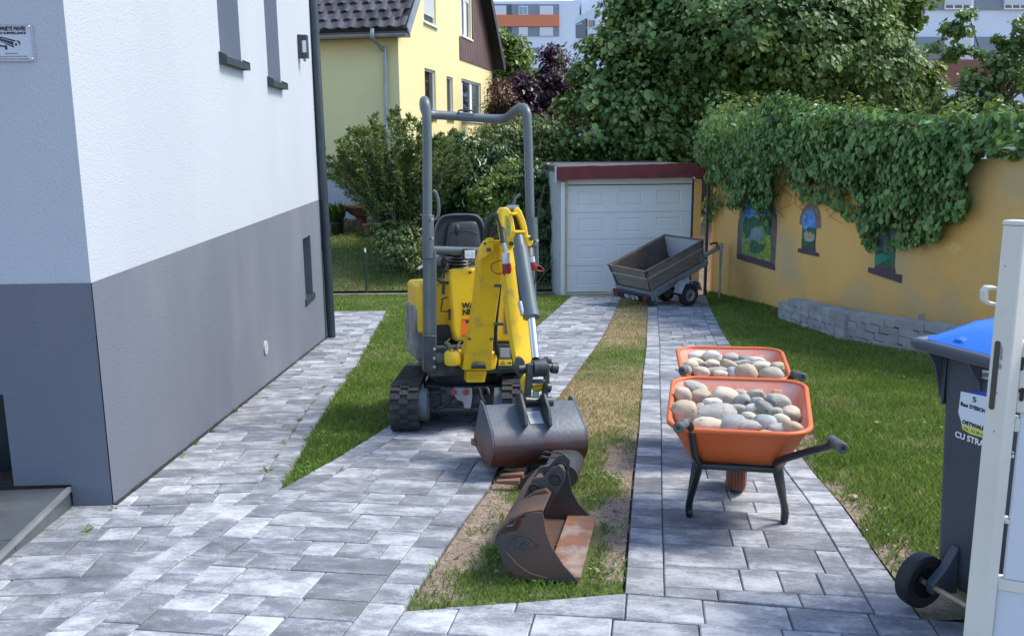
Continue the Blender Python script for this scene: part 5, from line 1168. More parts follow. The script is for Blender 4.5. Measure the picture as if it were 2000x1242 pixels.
dense = [(1372, 240), (1368, 310), (1381, 361), (1400, 330), (1415, 372), (1430, 400), (1445, 418), (1458, 385), (1470, 393), (1490, 430), (1502, 400), (1514, 358), (1522, 322), (1548, 318), (1556, 352), (1568, 362), (1587, 340), (1612, 350), (1629, 361), (1655, 362), (1668, 372), (1674, 395), (1676, 432), (1696, 452), (1720, 440), (1730, 420), (1752, 425), (1785, 404), (1803, 450), (1822, 452), (1838, 422), (1868, 412), (1870, 368), (1878, 333), (1888, 300), (1900, 262), (1400, 225)]
top = [(1372, 245), (1375, 290), (1500, 310), (1700, 310), (1870, 292), (1900, 276), (2070, 270), (2070, 240), (1950, 235), (1800, 240), (1700, 225), (1620, 228), (1560, 222), (1500, 212), (1455, 205), (1410, 215)]
pA, nA = ivy_sample(hang, 4600, .03, .16, 5, 1.0); pB, nB = ivy_sample(dense, 13000, .04, .30, 6, .85)
pC, nC = ivy_sample(top, 14500, -.7, .22, 7, .7)
lump = lambda p: (fnoise(p[:, 1]*1.0+20, p[:, 2]*2+20, 1.6, 77)-.5)[:, None]
pB = pB+nB*lump(pB)*.5; pC = pC+nC*lump(pC)*.6+np.array([0, 0, .35])*np.maximum(lump(pC), -.2)
for q_ in (pB, pC): q_[:, 2] += (fnoise(q_[:, 1]+40, q_[:, 0]*.3+9, .8, 61)-.52)*.75*np.clip((q_[:, 2]-1.0)/.45, 0, 1.2)
pts_ = np.concatenate([pA, pB, pC]); nn_ = np.concatenate([nA, nB, nC]); n = len(pts_)
print('ivy', n)
l = .045+RNG.random(n)**1.5*.065
top_m = (np.arange(n) >= len(pA)+len(pB))[:, None]
Dv = nrm(np.where(top_m, nn_*.7+rdir(n)*.8-np.array([0, 0, .5]), nn_*.35+rdir(n)*.4-np.array([0, 0, 1.0]))); Nv = nrm(nn_*.8+rdir(n)*.45+np.where(top_m, 1, .45)*np.array([0, 0, .9]))
leaves('leaves', pts_, Dv, Nv, l, l*.9, M_ivy, ivy, .2, .25)
SP = []; SD = []
for i in range(150):                       # young shoots standing out of the top
    x0 = random.uniform(1376, 2040); k = np.interp(x0, [1376, 1410, 1455, 1500, 1560, 1700, 1800, 1950, 2040], [255, 222, 210, 216, 226, 230, 243, 246, 248]); q, nv = Wf(x0, k+random.uniform(-2, 10), random.uniform(-.6, .1)); dv = Vector((random.gauss(0, .6), random.gauss(0, .6), 1)).normalized()
    for j in range(random.randint(6, 16)): SP.append(tuple(q+dv*.022*j+Vector((random.gauss(0, .03), random.gauss(0, .03), 0)))); SD.append((random.gauss(0, 1), random.gauss(0, 1), .2))
SP = np.array(SP); ll_ = .04+RNG.random(len(SP))*.04; leaves('shoots', SP, np.array(SD), rdir(len(SP))*.5+np.array([0, 0, 1]), ll_, ll_*.8, M_lime, ivy, .2, .2)
pD, nD = ivy_sample([(1500, 232), (1540, 226), (1620, 232), (1780, 244), (1780, 262), (1620, 256), (1500, 250)], 700, -.5, .22, 9, .9); ll_ = .04+RNG.random(len(pD))*.04
leaves('withered_leaves', pD+np.array([0, 0, .03]), rdir(len(pD)), nD+rdir(len(pD))+np.array([0, 0, 1]), ll_, ll_*.7, mat('withered_leaf', (.22, .12, .07), (.13, .08, .05), scale=3, rough=.7, rnd=.4), ivy, .3, .5)
mb = MB()
for i in range(40):
    x0 = random.uniform(1390, 1870); pl = []
    y0 = 310; ln = random.uniform(40, 130)
    for k in range(6): q, nv = Wf(x0+random.uniform(-6, 6)+k*random.choice((-3, 2, 4)), y0+ln*k/5, random.uniform(.03, .1)); pl.append(q)
    mb.tube(pl, [.007, .003], 5, smooth=2)
for pl in ([(1740, 480), (1752, 475), (1768, 470), (1800, 460), (1830, 455)], [(1600, 385), (1625, 395), (1645, 415), (1670, 430)]): mb.tube([Wf(x, y, .07)[0] for x, y in pl], [.006, .002], 5, smooth=3)
mb.build('vines', mat('vine_stem', (.12, .09, .05), rough=.8), ivy)
for j, (pl, k) in enumerate((([(1740, 480), (1768, 470), (1800, 463), (1835, 458)], 90), ([(1590, 385), (1625, 395), (1645, 415), (1672, 432)], 60), ([(1395, 400), (1385, 425), (1372, 430)], 50), ([(1560, 382), (1575, 388), (1600, 392)], 50))):
    cc = []; 
    for q in range(k):
        t = random.random()*(len(pl)-1); i = int(t); f_ = t-i; cc.append(tuple(Wf(pl[i][0]*(1-f_)+pl[i+1][0]*f_+random.gauss(0, 4), pl[i][1]*(1-f_)+pl[i+1][1]*f_+random.gauss(0, 5), random.uniform(.03, .14))[0]))
    cc = np.array(cc); l = .05+RNG.random(k)*.05
    leaves('leaves', cc, rdir(k)*.4-np.array([0, 0, 1]), rdir(k)*.5+np.array([-.8, -.3, .5]), l, l*.85, M_ivy, ivy, .2, .2)
# weeds along walls
n = 900; yy = 4+RNG.random(n)*12.5; xx = wallx(yy)-.02-RNG.random(n)*.06; cc = np.stack([xx, yy, -SLOPE*yy+.06], 1)
o = leaves('wall_foot_weeds', cc, rdir(n)*.5+np.array([0, 0, 1]), rdir(n), .06+RNG.random(n)*.10, np.full(n, .012), M_blade, None)
# ================================================================== MINI EXCAVATOR
M_yp = mat('machine_yellow', (.80, .52, .012), (.74, .47, .012), scale=2.5, rough=.38, c3=(.36, .25, .09), s3=7, lo3=.56, hi3=.74, coat=.0, bump=.0006, bscale=30)
M_dg = mat('machine_grey', (.075, .10, .11), (.10, .125, .135), scale=5, rough=.42, c3=(.14, .14, .13), s3=14, lo3=.66, hi3=.74)
M_dk = mat('frame_dark', (.025, .032, .038), (.045, .052, .058), scale=6, rough=.5, c3=(.12, .11, .10), s3=9, lo3=.6, hi3=.75)
M_rub = mat('track_rubber', (.022, .023, .024), (.045, .044, .042), scale=9, rough=.78, c3=(.08, .075, .07), s3=5, lo3=.55, hi3=.8, bump=.003)
M_seat = mat('seat_vinyl', (.022, .026, .032), (.035, .04, .046), scale=6, rough=.42, bump=.001, bscale=200)
M_blk2 = mat('black_plastic', (.012, .013, .014), rough=.45); M_hose = mat('hydraulic_hose', (.022, .024, .026), rough=.5, bump=.003, bscale=150)
M_stl = mat('bucket_steel', (.10, .115, .135), (.145, .155, .175), scale=5, rough=.42, rough2=.6, metal=.35, c3=(.13, .055, .03), s3=3.2, lo3=.52, hi3=.72, detail=8, bump=.002, bscale=40)
M_rst = mat('rusty_steel', (.13, .062, .038), (.075, .048, .036), scale=6, rough=.7, metal=.15, c3=(.07, .075, .08), s3=4, lo3=.5, hi3=.7, detail=8, bump=.002, bscale=60)
M_rst2 = mat('bright_rust', (.26, .10, .045), (.17, .10, .075), scale=9, rough=.7, c3=(.30, .25, .21), s3=6, lo3=.50, hi3=.66, detail=9, bump=.0015, bscale=60)
M_lnk = mat('greasy_steel', (.045, .05, .055), (.09, .095, .10), scale=12, rough=.4, metal=.5, c3=(.14, .08, .055), s3=10, lo3=.62, hi3=.75)
M_chr = mat('chrome', (.8, .8, .8)); M_redc = mat('red_coupler', (.30, .02, .025), (.22, .02, .02), scale=10, rough=.5); M_silv = mat('silver_fitting', (.5, .5, .5), rough=.3, metal=.8)
M_wlab = mat('white_label', (.62, .64, .66), (.42, .46, .50), scale=12, rough=.6); M_orl = mat('orange_sticker', (.85, .17, .02), rough=.5); M_ylab = mat('yellow_label', (.75, .55, .03), rough=.5)
tilt = math.atan(SLOPE)
EO = Vector((-.35, 6.27, -SLOPE*6.27+.030))
MT_ = Matrix.Translation(EO) @ Matrix.Rotation(-tilt, 4, 'X')
MS = MT_ @ Matrix.Rotation(R(14), 4, 'Z')
exc = empty('mini_excavator', MT_, 'yellow mini excavator with grey roll bar standing on the paved driveway', 'excavator')
# ---- tracks
def stadium(L, r, n=14):
    out = []; h = L/2-r
    for k in range(n+1): a = math.pi/2-math.pi*k/n; out.append((h+r*math.cos(a), r+r*math.sin(a)))
    for k in range(n+1): a = -math.pi/2-math.pi*k/n; out.append((-h+r*math.cos(a), r+r*math.sin(a)))
    return out
TL_, TR_, TWd = 1.22, .158, .19
def stad_at(s, L, r):
    h = L/2-r; seg = [2*h, math.pi*r, 2*h, math.pi*r]; T = sum(seg); s %= T
    if s < seg[0]: return (h-s, 0), (-1, 0), (0, -1)
    s -= seg[0]
    if s < seg[1]: a = -math.pi/2-s/r; return (-h+r*math.cos(a), r+r*math.sin(a)), (math.sin(a), -math.cos(a)), (math.cos(a), math.sin(a))
    s -= seg[1]
    if s < seg[2]: return (-h+s, 2*r), (1, 0), (0, 1)
    s -= seg[2]; a = math.pi/2-s/r; return (h+r*math.cos(a), r+r*math.sin(a)), (math.sin(a), -math.cos(a)), (math.cos(a), math.sin(a))
for sgn, xc in ((-1, -.375), (1, .375)):
    root = MB(MT_); o1 = stadium(TL_-.03, TR_-.012); i1 = [(y*.985, TR_+(z-TR_)*.80) for y, z in o1]
    x0, x1 = xc-TWd/2, xc+TWd/2; zo = .014
    root.loft([[Vector((x0, y, z+zo)) for y, z in o1], [Vector((x1, y, z+zo)) for y, z in o1], [Vector((x1, y, z+zo)) for y, z in i1], [Vector((x0, y, z+zo)) for y, z in i1], [Vector((x0, y, z+zo)) for y, z in o1]], cap0=False, cap1=False)
    T = 2*(TL_-2*TR_)+2*math.pi*TR_; NL = 46
    for k in range(NL):
        for part in range(3):
            s = T*(k+(.5 if part == 1 else 0))/NL; (y, z), (ty, tz), (ny, nz) = stad_at(s, TL_-.03, TR_-.012)
            w = (-TWd/2, -TWd/2+.070) if part == 0 else ((-.030, .030) if part == 1 else (TWd/2-.070, TWd/2)); hl = .021
            a = []
            for dx in w:
                a.append([Vector((xc+dx, y+ty*e*hl*(1 if q == 0 else .72)+ny*q, z+zo+tz*e*hl*(1 if q == 0 else .72)+nz*q)) for q, e in ((-.004, -1), (-.004, 1), (.014, 1), (.014, -1))])
            root.hexa(a[0], a[1])
    tr = root.build('rubber_track', M_rub, exc, smooth=30)
    mb = MB(MT_)
    ins = -sgn
    for yy, rr in ((-TL_/2+.17, .128), (TL_/2-.17, .125)):
        mb.cyl((xc-.06, yy, TR_+zo), (xc+.06, yy, TR_+zo), rr-.01, 24)
    for yy in (-.2, 0, .2): mb.cyl((xc-.05, yy, .075), (xc+.05, yy, .075), .045, 14)
    mb.build('roller', M_dk, tr)
    mb = MB(MT_); mb.box((xc, 0, .17), (.09, .95, .12)); mb.build('track_frame', M_dk, exc, bevel=.01)
    mb = MB(MT_); xi = xc+ins*TWd/2; mb.cyl((xi-ins*.03, -TL_/2+.17, TR_+zo), (xi+ins*.055, -TL_/2+.17, TR_+zo), .112, 28); mb.cyl((xi+ins*.055, -TL_/2+.17, TR_+zo), (xi+ins*.062, -TL_/2+.17, TR_+zo), .098, 28)
    for k in range(6): a = k*1.047+.3; mb.cyl((xi+ins*.06, -TL_/2+.17+.075*math.cos(a), TR_+zo+.075*math.sin(a)), (xi+ins*.068, -TL_/2+.17+.075*math.cos(a), TR_+zo+.075*math.sin(a)), .008, 8)
    mb.build('drive_hub', M_dg, exc, bevel=.004)
# ---- undercarriage
mb = MB(MT_); mb.box((0, .05, .20), (.56, .50, .12)); mb.box((0, -.25, .17), (.50, .16, .10)); mb.box((0, -.34, .215), (.30, .05, .13)); mb.build('undercarriage', M_dk, exc, bevel=.012)
MB(MT_).lathe([(0, .26), (.22, .26), (.23, .29), (.23, .345), (.20, .36), (0, .36)], n=32).build('slew_ring', M_dk, exc)
def SPl(x, y, v): n = MS.to_3x3() @ Vector((0, 1, 0)); p0 = MS @ Vector((0, -v, 0)); return RP(x, y, p0, n)      # pixel on plane v ahead of the slew centre
def TPl(x, y, v): n = MT_.to_3x3() @ Vector((0, 1, 0)); p0 = MT_ @ Vector((0, -v, 0)); return RP(x, y, p0, n)
Sf = (MS.to_3x3() @ Vector((0, -1, 0))); Sr = (MS.to_3x3() @ Vector((1, 0, 0))); Su = (MS.to_3x3() @ Vector((0, 0, 1)))
Tf = (MT_.to_3x3() @ Vector((0, -1, 0)))
MSi = MS.inverted()
def sloc(p): q = MSi @ p; return q.x, -q.y, q.z
def sbx(x0, y0, x1, y1, v1, v0, mb=None):               # box whose front face fills the pixel rectangle at v1, going back to v0
    mb = mb or MB(); a = sloc(SPl(x0, y1, v1)); c = sloc(SPl(x1, y0, v1)); n = MB(MS).box2((a[0], -v0, a[2]), (c[0], -v1, c[2])); o = len(mb.v); mb.v += n.v; mb.f += [[i+o for i in f] for f in n.f]; return mb
def spoly(pts, v, depth, mb=None): mb = mb or MB(); mb.prism([SPl(x, y, v) for x, y in pts], -Sf*depth); return mb
# tow bracket on the undercarriage
TW = .42
mb = MB(); mb.prism([TPl(x, y, TW) for x, y in ((886, 757), (921, 759), (922, 775), (919, 797), (908, 797), (890, 776), (885, 770))], -Tf*.05); tb_ = mb.build('valve_bracket', mat('bracket_grey', (.30, .31, .32), (.38, .38, .38), scale=9, rough=.5), exc, bevel=.003)
for x in (886, 910): 
    MB().cyl(TPl(x, 766, TW+.035), TPl(x, 766, TW-.0), .022, 14, .016).build('red_knob', M_redc, tb_)
mb = MB(); mb.tube([TPl(898, 790, TW+.09), TPl(899, 790, TW-.02)], .026, 18, cap=False); mb.tube([TPl(898, 790, TW+.09), TPl(899, 790, TW-.02)], .020, 18, cap=False); mb.build('drain_pipe', M_silv, tb_)
for pl in ([(870, 765), (845, 768), (838, 790), (830, 800)], [(884, 775), (870, 790), (850, 800)], [(925, 770), (936, 760), (940, 775), (950, 790)], [(930, 765), (950, 758), (955, 770)]):
    MB().tube([TPl(x, y, TW-.05+.02*i) for i, (x, y) in enumerate(pl)], .012, 8, smooth=4).build('hose', M_hose, exc)
# ---- upper frame
mb = MB(); sbx(838, 672, 1032, 737, .40, .25, mb); sbx(842, 700, 1030, 737, .249, -.40, mb); mb.build('platform', M_dk, exc, bevel=.012)
mb = MB(MS); a = sloc(SPl(836, 700, .38)); mb.box2((a[0]-.0, .30, a[2]+.02), (a[0]+.14, -.24, a[2]+.10)); mb.build('foot_plate', M_dk, exc, bevel=.006)
sbx(838, 673, 915, 682, .415, .405).build('front_lip', M_dg, exc, bevel=.004)
pl_ = spoly([(972, 672), (1009, 672), (1009, 722), (972, 722)], .425, .02).build('label_plate', M_dk, exc, bevel=.003)
spoly([(976, 679), (997, 679), (997, 699), (976, 699)], .429, .003).build('data_label', mat('grey_label', (.22, .24, .26), rough=.5), pl_, smooth=0)
for k in range(4): spoly([(978, 681.5+k*4), (994, 681.5+k*4), (994, 682.9+k*4), (978, 682.9+k*4)], .4305, .001).build('data_line', M_wlab, pl_, smooth=0)
spoly([(974, 702), (1000, 702), (1000, 714), (974, 714)], .429, .003).build('warning_label', M_ylab, pl_, smooth=0)
spoly([(982, 704), (987, 711.5), (977, 711.5)], .4305, .001).build('warning_triangle', M_ink, pl_, smooth=0); spoly([(982, 706.3), (984.6, 710.4), (979.4, 710.4)], .4315, .0008).build('warning_triangle_fill', M_ylab, pl_, smooth=0)
spoly([(991, 708), (996, 708), (996, 706), (999, 709), (996, 712), (996, 710), (991, 710)], .4305, .001).build('arrow_symbol', M_ink, pl_, smooth=0)
# round filler seen behind the left frame opening
mb = MB(); c = SPl(858, 698, .405); mb.cyl(c, c+Sf*.02, .035, 20); mb.cyl(c+Sf*.02, c+Sf*.03, .024, 20); mb.build('hose_grommet', M_dg, exc)
# ---- bodywork
def rounded(pts, r=.0): return pts
ytank = MB(); sbx(816, 553, 880, 654, .12, -.42, ytank); ytank.build('side_cowl', M_yp, exc, bevel=.035, seg=4)
mb = MB(); sbx(813, 600, 828, 705, .10, -.46, mb); mb.build('scuffed_guard', mat('scuffed_grey', (.10, .11, .12), (.30, .31, .31), scale=7, rough=.6, detail=8), exc, bevel=.02)
mb = MB(); mb.tube([SPl(x, y, v) for x, y, v in ((817, 560, .0), (812, 605, .0), (814, 660, .02), (826, 700, .05))], .010, 8, smooth=4); mb.build('side_hose', M_hose, exc)
mb = MB(); cowl = [(877, 535), (884, 527), (930, 524), (985, 530), (990, 560), (1003, 600), (1003, 668), (889, 668), (884, 640), (879, 575)]
mb.prism([SPl(x, y, .33) for x, y in cowl], -Sf*.30); mb.build('front_cowl', M_yp, exc, bevel=.022, seg=4)
spoly([(985, 600), (1000, 612), (1001, 652), (984, 652)], .336, .004).build('cowl_grille', mat('tan_grille', (.45, .30, .10), (.30, .18, .06), scale=70, rough=.7), exc, smooth=0)
mb = MB()
for k in range(8): spoly([(985, 603+k*6.2), (1001, 606+k*6.2), (1001, 607.2+k*6.2), (985, 604.2+k*6.2)], .338, .003, mb)
for k in range(3): spoly([(988+k*4.5, 602), (989.2+k*4.5, 602), (989.2+k*4.5, 652), (988+k*4.5, 652)], .3385, .003, mb)
mb.build('grille_wire', M_dk, exc, smooth=0)
sbx(884, 669, 1002, 674, .36, .0).build('cowl_skirt', M_blk2, exc, bevel=.003)
sbx(848, 636, 884, 668, .22, -.1).build('valve_block', M_blk2, exc, bevel=.01)
mb = MB(); mb.tube([SPl(864, 585, .33), SPl(861, 608, .34), SPl(878, 608, .34)], .006, 6); mb.tube([SPl(862, 585, .33), SPl(874, 580, .33)], .006, 6); mb.tube([SPl(878, 603, .345), SPl(878, 625, .345)], .009, 6); mb.build('latch_handle', M_blk2, exc)
mb = MB(); c = SPl(918, 532, .331); mb.cyl(c, c+Sf*.006, .010, 12); mb.build('bolt', M_lnk, exc)
# lettering on the cowl (what shows of it)
text('WACKER', .050, SPl(902.5, 601.5, .3335), Sr, Su, M_ink, exc, bold=.0025, depth=.001, squash=1.0)
text('NEUSON', .050, SPl(903.5, 614.5, .3335), Sr, Su, M_ink, exc, bold=.0025, depth=.001, squash=1.0)
stk = spoly([(902, 622), (948, 622), (948, 657), (902, 657)], .3335, .002).build('hire_sticker', M_orl, exc, smooth=0)
text('T', .095, SPl(911, 645.5, .335), Sr, Su, M_ink, stk, bold=.004, depth=.0008, squash=1.1)
spoly([(905, 624.6), (946, 624.6), (946, 625.9), (905, 625.9)], .3345, .0006).build('sticker_line', M_ink, stk, smooth=0); spoly([(903, 655.2), (947, 655.2), (947, 656.2), (903, 656.2)], .3345, .0006).build('sticker_line', M_ink, stk, smooth=0)
# ---- seat
SV = -.16
def rr_poly(x0, y0, x1, y1, r, n=6):
    out = []
    for cx, cy, a0 in ((x1-r, y1-r, 0), (x0+r, y1-r, 90), (x0+r, y0+r, 180), (x1-r, y0+r, 270)):
        for k in range(n+1): a = R(a0+90*k/n); out.append((cx+r*math.cos(a), cy+r*math.sin(a)))
    return out
def seatring(sc, v, dy=0):
    base = [(850, 505), (845, 480), (848, 448), (858, 426), (872, 419), (898, 417), (926, 418), (938, 424), (946, 440), (950, 465), (948, 490), (942, 506)]
    cx, cy = 897, 465; return [SPl(cx+(x-cx)*sc, cy+(y-cy)*sc+dy, v) for x, y in base]
def crv(pts, k=4):
    n = len(pts); out = []
    for i in range(n):
        a, b1, c, d1 = pts[i-1], pts[i], pts[(i+1) % n], pts[(i+2) % n]
        for j in range(k): t = j/k; out.append(.5*((2*b1)+(c-a)*t+(2*a-5*b1+4*c-d1)*t*t+(3*b1-a-3*c+d1)*t**3))
    return out
mb = MB(); mb.loft([crv(seatring(.93, SV-.09)), crv(seatring(1.0, SV-.04)), crv(seatring(1.0, SV+.0)), crv(seatring(.94, SV+.03)), crv(seatring(.80, SV+.005)), crv(seatring(.72, SV+.0))]); mb.build('seat_backrest', M_seat, exc, smooth=60)
def inr(sc, v):
    base = [(874, 497), (872, 462), (876, 441), (886, 434), (924, 432), (934, 440), (938, 462), (936, 497)]; return [SPl(905+(x-905)*sc, 466+(y-466)*sc, v) for x, y in base]
mb = MB(); mb.loft([crv(inr(1.0, SV+.0)), crv(inr(1.0, SV+.022)), crv(inr(.92, SV+.034)), crv(inr(.6, SV+.036))]); mb.build('seat_pad', M_seat, exc, smooth=60)
mb = MB(); mb.tube([SPl(x, y, SV+.037) for x, y in ((878, 458), (890, 452), (915, 451), (932, 457))], .004, 6, smooth=4); mb.build('seat_seam', M_blk2, exc)
mb = MB(); sbx(846, 503, 940, 530, SV+.33, SV-.05, mb); mb.build('seat_cushion', M_seat, exc, bevel=.03, seg=4)
sbx(868, 505, 930, 530, .14, -.1).build('control_console', M_blk2, exc, bevel=.02, seg=3)
mb = MB()
for k in range(5): c = SPl(898, 497+k*6, .18); mb.lathe([(0, -.006), (.055+.006*k, -.008), (.062+.006*k, 0), (.055+.006*k, .008), (0, .006)], Matrix.Translation(c), 16)
mb.build('lever_boot', M_blk2, exc)
# seatbelt reel at left
mb = MB(); mb.ball(SPl(828, 530, .12), (.035, .04, .05)); mb.build('belt_reel', M_blk2, exc); spoly([(816, 522), (825, 517), (826, 522), (817, 527)], .17, .008).build('belt_buckle', M_wht, exc, smooth=0)
mb = MB(); mb.tube([SPl(x, y, v) for x, y, v in ((842, 530, .22), (852, 545, .24), (868, 553, .28), (880, 550, .3))], .010, 8, smooth=4); mb.build('hose', M_hose, exc)
# ---- roll bar
zt0 = SPl(836, 500, .37); rw = .041
pL = [SPl(836, 700, .37), SPl(835, 500, .37), SPl(834.5, 280, .37), SPl(833, 222, .37), SPl(831, 203, .355), SPl(829, 197, .29), SPl(828, 204, .18), SPl(831, 219, .08), SPl(840, 224, .03), SPl(862, 225.5, .01)]
pR = [SPl(1036, 700, .34), SPl(1039, 600, .36), SPl(1036, 450, .37), SPl(1032, 290, .37), SPl(1030, 238, .37), SPl(1028, 219, .355), SPl(1021, 211, .29), SPl(1008, 215, .20), SPl(994, 228, .08), SPl(982, 232.5, .03), SPl(960, 232.5, .01)]
mb = MB(); 
mid = [SPl(890, 227.5, .0), SPl(930, 230.5, .0)]
mb.tube(pL+mid+pR[::-1], .031, 16, smooth=5); mb.build('roll_bar', M_dg, exc, smooth=60)
mb = MB(); 
for pts in ([(843, 490), (844, 722)],):
    a, c = SPl(*pts[0], .375), SPl(*pts[1], .375); mb.tube([a, c], .02, 4, sq=(.022, .03))
mb.tube([SPl(836, 420, .375), SPl(836, 505, .375)], .04, 12); mb.build('post_channel', M_dg, exc, bevel=.003)
mb = MB(); mb.prism([SPl(x, y, .43) for x, y in ((828, 655), (852, 655), (853, 722), (848, 727), (828, 727))], -Sf*.10); mb.build('post_foot', M_dk, exc, bevel=.006)
for x, y in ((848, 681), (848, 699), (848, 716), (876, 683), (882, 683)):
    c = SPl(x, y, .435 if x < 860 else .412); MB().cyl(c, c+Sf*.012, .011, 6).build('bolt', M_silv, exc)
mb = MB(); mb.tube([SPl(1044, 440, .37), SPl(1047, 520, .37)], .022, 10); mb.tube([SPl(1038, 425, .37), SPl(1040, 480, .37)], .04, 12); mb.build('post_sleeve', M_dg, exc)
for x, y in ((841, 465), (1045, 470), (840, 428)): c = SPl(x, y, .42); MB().cyl(c-Sf*.02+Sr*.0, c+Sr*.012+Sf*.02, .009, 8).build('hinge_pin', M_silv, exc)
mb = MB(); mb.tube([SPl(x, y, .05) for x, y in ((841, 430), (852, 428), (857, 415), (856, 392), (852, 378), (846, 372))], .011, 10, smooth=4); mb.build('grab_handle', M_dg, exc)
mb = MB(); mb.tube([SPl(x, y, .05) for x, y in ((1016, 380), (1008, 386), (1004, 395), (1004, 412))], .011, 10, smooth=4); mb.build('grab_handle', M_dg, exc)
mb = MB(); mb.tube([SPl(x, y, .03) for x, y in ((896, 222), (898, 216), (924, 217), (927, 222))], .006, 8, smooth=3); mb.build('lamp_bracket', M_blk2, exc)
mb = MB(); mb.tube([SPl(838, 488, .34), SPl(940, 491, .34)], .027, 14); mb.build('front_rail', M_dg, exc)
# ---- work light
wl_ = sbx(905, 486, 930, 508, .44, .39).build('work_light', M_blk2, exc, bevel=.006); sbx(908, 489, 928, 505.5, .448, .441).build('lens', mat('headlight_lens', (.42, .52, .60), (.65, .7, .72), scale=40, rough=.12), wl_, bevel=.003)
mb = MB(); mb.tube([SPl(x, y, .41) for x, y in ((913, 508), (912, 518), (916, 522), (931, 520))], .006, 6); mb.build('light_bracket', M_silv, exc)
# ---- levers
for (x0, y0, x1, y1, kx, ky, v) in ((892, 480, 892, 462, 892, 449, .28), (866, 545, 868, 525, 867, 512, .30), (905, 520, 901, 502, 901, 497, .22)):
    lv = MB().tube([SPl(x0, y0, v), SPl(x1, y1, v)], .008, 8).build('control_lever', M_blk2, exc); MB().ball(SPl(kx, ky, v), (.024, .024, .040)).build('knob', M_blk2, lv)
mb = MB(); mb.tube([SPl(867, 548, .32), SPl(866, 575, .33)], .012, 8); mb.build('lever_rod', M_blk2, exc)
mb = MB(); mb.lathe([(.0, .05), (.03, .045), (.06, .02), (.065, -.02), (0, -.03)], Matrix.Translation(SPl(862, 522, .2)), 16); mb.build('lever_base', M_blk2, exc)
# ---- swing bracket and boom
spoly([(878, 697), (885, 692), (905, 688), (970, 688), (972, 700), (968, 722), (955, 724), (905, 723), (900, 716), (877, 717)], .56, .16).build('swing_bracket', M_yp, exc, bevel=.012, seg=3)
mb = MB(); c = SPl(891, 705, .50); mb.cyl(c-Su*.05, c+Su*.03, .035, 16); mb.build('pivot_pin', M_lnk, exc)
spoly([(912, 724), (952, 724), (947, 747), (911, 747)], .54, .10).build('kingpost', M_yp, exc, bevel=.008)
spoly([(916, 731), (944, 731), (941, 742), (915, 742)], .545, .004).build('kingpost_plate', mat('machine_yellow_dark', (.60, .38, .01), rough=.5), exc, smooth=0)
spoly([(919, 706), (950, 706), (949, 720), (920, 720)], .624, .01).build('pin_recess', M_blk2, exc, smooth=0); MB().cyl(SPl(922, 713, .632), SPl(947, 713, .632), .018, 14).build('pivot_pin', M_lnk, exc); MB().cyl(SPl(928, 713, .632), SPl(941, 713, .632), .022, 14).build('grease_collar', M_dk, exc)
MB().lathe([(0, -.045), (.045, -.045), (.055, -.03), (.055, .03), (.045, .045), (0, .045)], MS @ Matrix.Translation(MSi @ SPl(884, 699, .60)), 20).build('cylinder_eye', M_yp, exc)
MB().cyl(SPl(884, 712, .58), SPl(884, 722, .58), .042, 16).build('swing_pin', M_blk2, exc)
def ring4(xl, yl, xr_, yr, v, dep, back=1.0):
    a, c = SPl(xl, yl, v), SPl(xr_, yr, v); m = (a+c)/2; e = (c-a)*.5*back; return [a, c, m+e-Sf*dep, m-e-Sf*dep]
rings = [ring4(903, 722, 962, 722, .62, .13), ring4(908, 690, 962, 682, .645, .14), ring4(923, 640, 966, 640, .68, .15), ring4(931, 590, 973, 590, .72, .16), ring4(937, 545, 980, 545, .76, .17), ring4(938, 510, 986, 508, .80, .17), ring4(946, 484, 990, 482, .84, .16), ring4(953, 470, 992, 470, .87, .14)]
M_yp2 = mat('boom_yellow', (.72, .46, .012), (.66, .41, .012), scale=3, rough=.45, c3=(.34, .23, .07), s3=6, lo3=.57, hi3=.74, detail=9)
boom = MB().loft(rings).build('boom', M_yp2, exc, bevel=.006)
spoly([(937, 485), (952, 465), (964, 462), (966, 490), (945, 505), (936, 510)], .86, .05).build('boom_lug', M_yp, boom, bevel=.006)
mb = MB(); c = SPl(954, 488, .87); mb.cyl(c, c+Sf*.02, .014, 8); mb.build('bolt', M_lnk, boom)
# hydraulic lines clipped along the boom and hanging to the swing bracket
for k, (dx_, r_) in enumerate(((0, .009), (5, .009))):
    MB().tube([SPl(x+dx_, y, v) for x, y, v in ((975, 500, .79), (972, 560, .73), (966, 620, .68), (964, 665, .64), (968, 690, .56), (965, 712, .46))], r_, 8, smooth=5).build('boom_hose', M_hose, boom)
for y_, v_ in ((555, .755), (630, .70)): spoly([(966, y_), (984, y_), (984, y_+6), (966, y_+6)], v_, .02).build('hose_clamp', M_dk, boom, bevel=.002)
MB().tube([SPl(x, y, v) for x, y, v in ((899, 668, .38), (893, 678, .44), (900, 700, .50), (915, 715, .52))], .009, 8, smooth=5).build('hose', M_hose, exc)
MB().tube([SPl(x, y, v) for x, y, v in ((878, 662, .34), (872, 672, .42), (885, 690, .50))], .008, 8, smooth=5).build('hose', M_hose, exc)
for x_, y_, v_ in ((917, 662, .665), (960, 662, .665), (947, 476, .86)): c = SPl(x_, y_, v_); MB().cyl(c-Sf*.02, c+Sf*.006, .009, 8).build('bolt', M_lnk, boom)
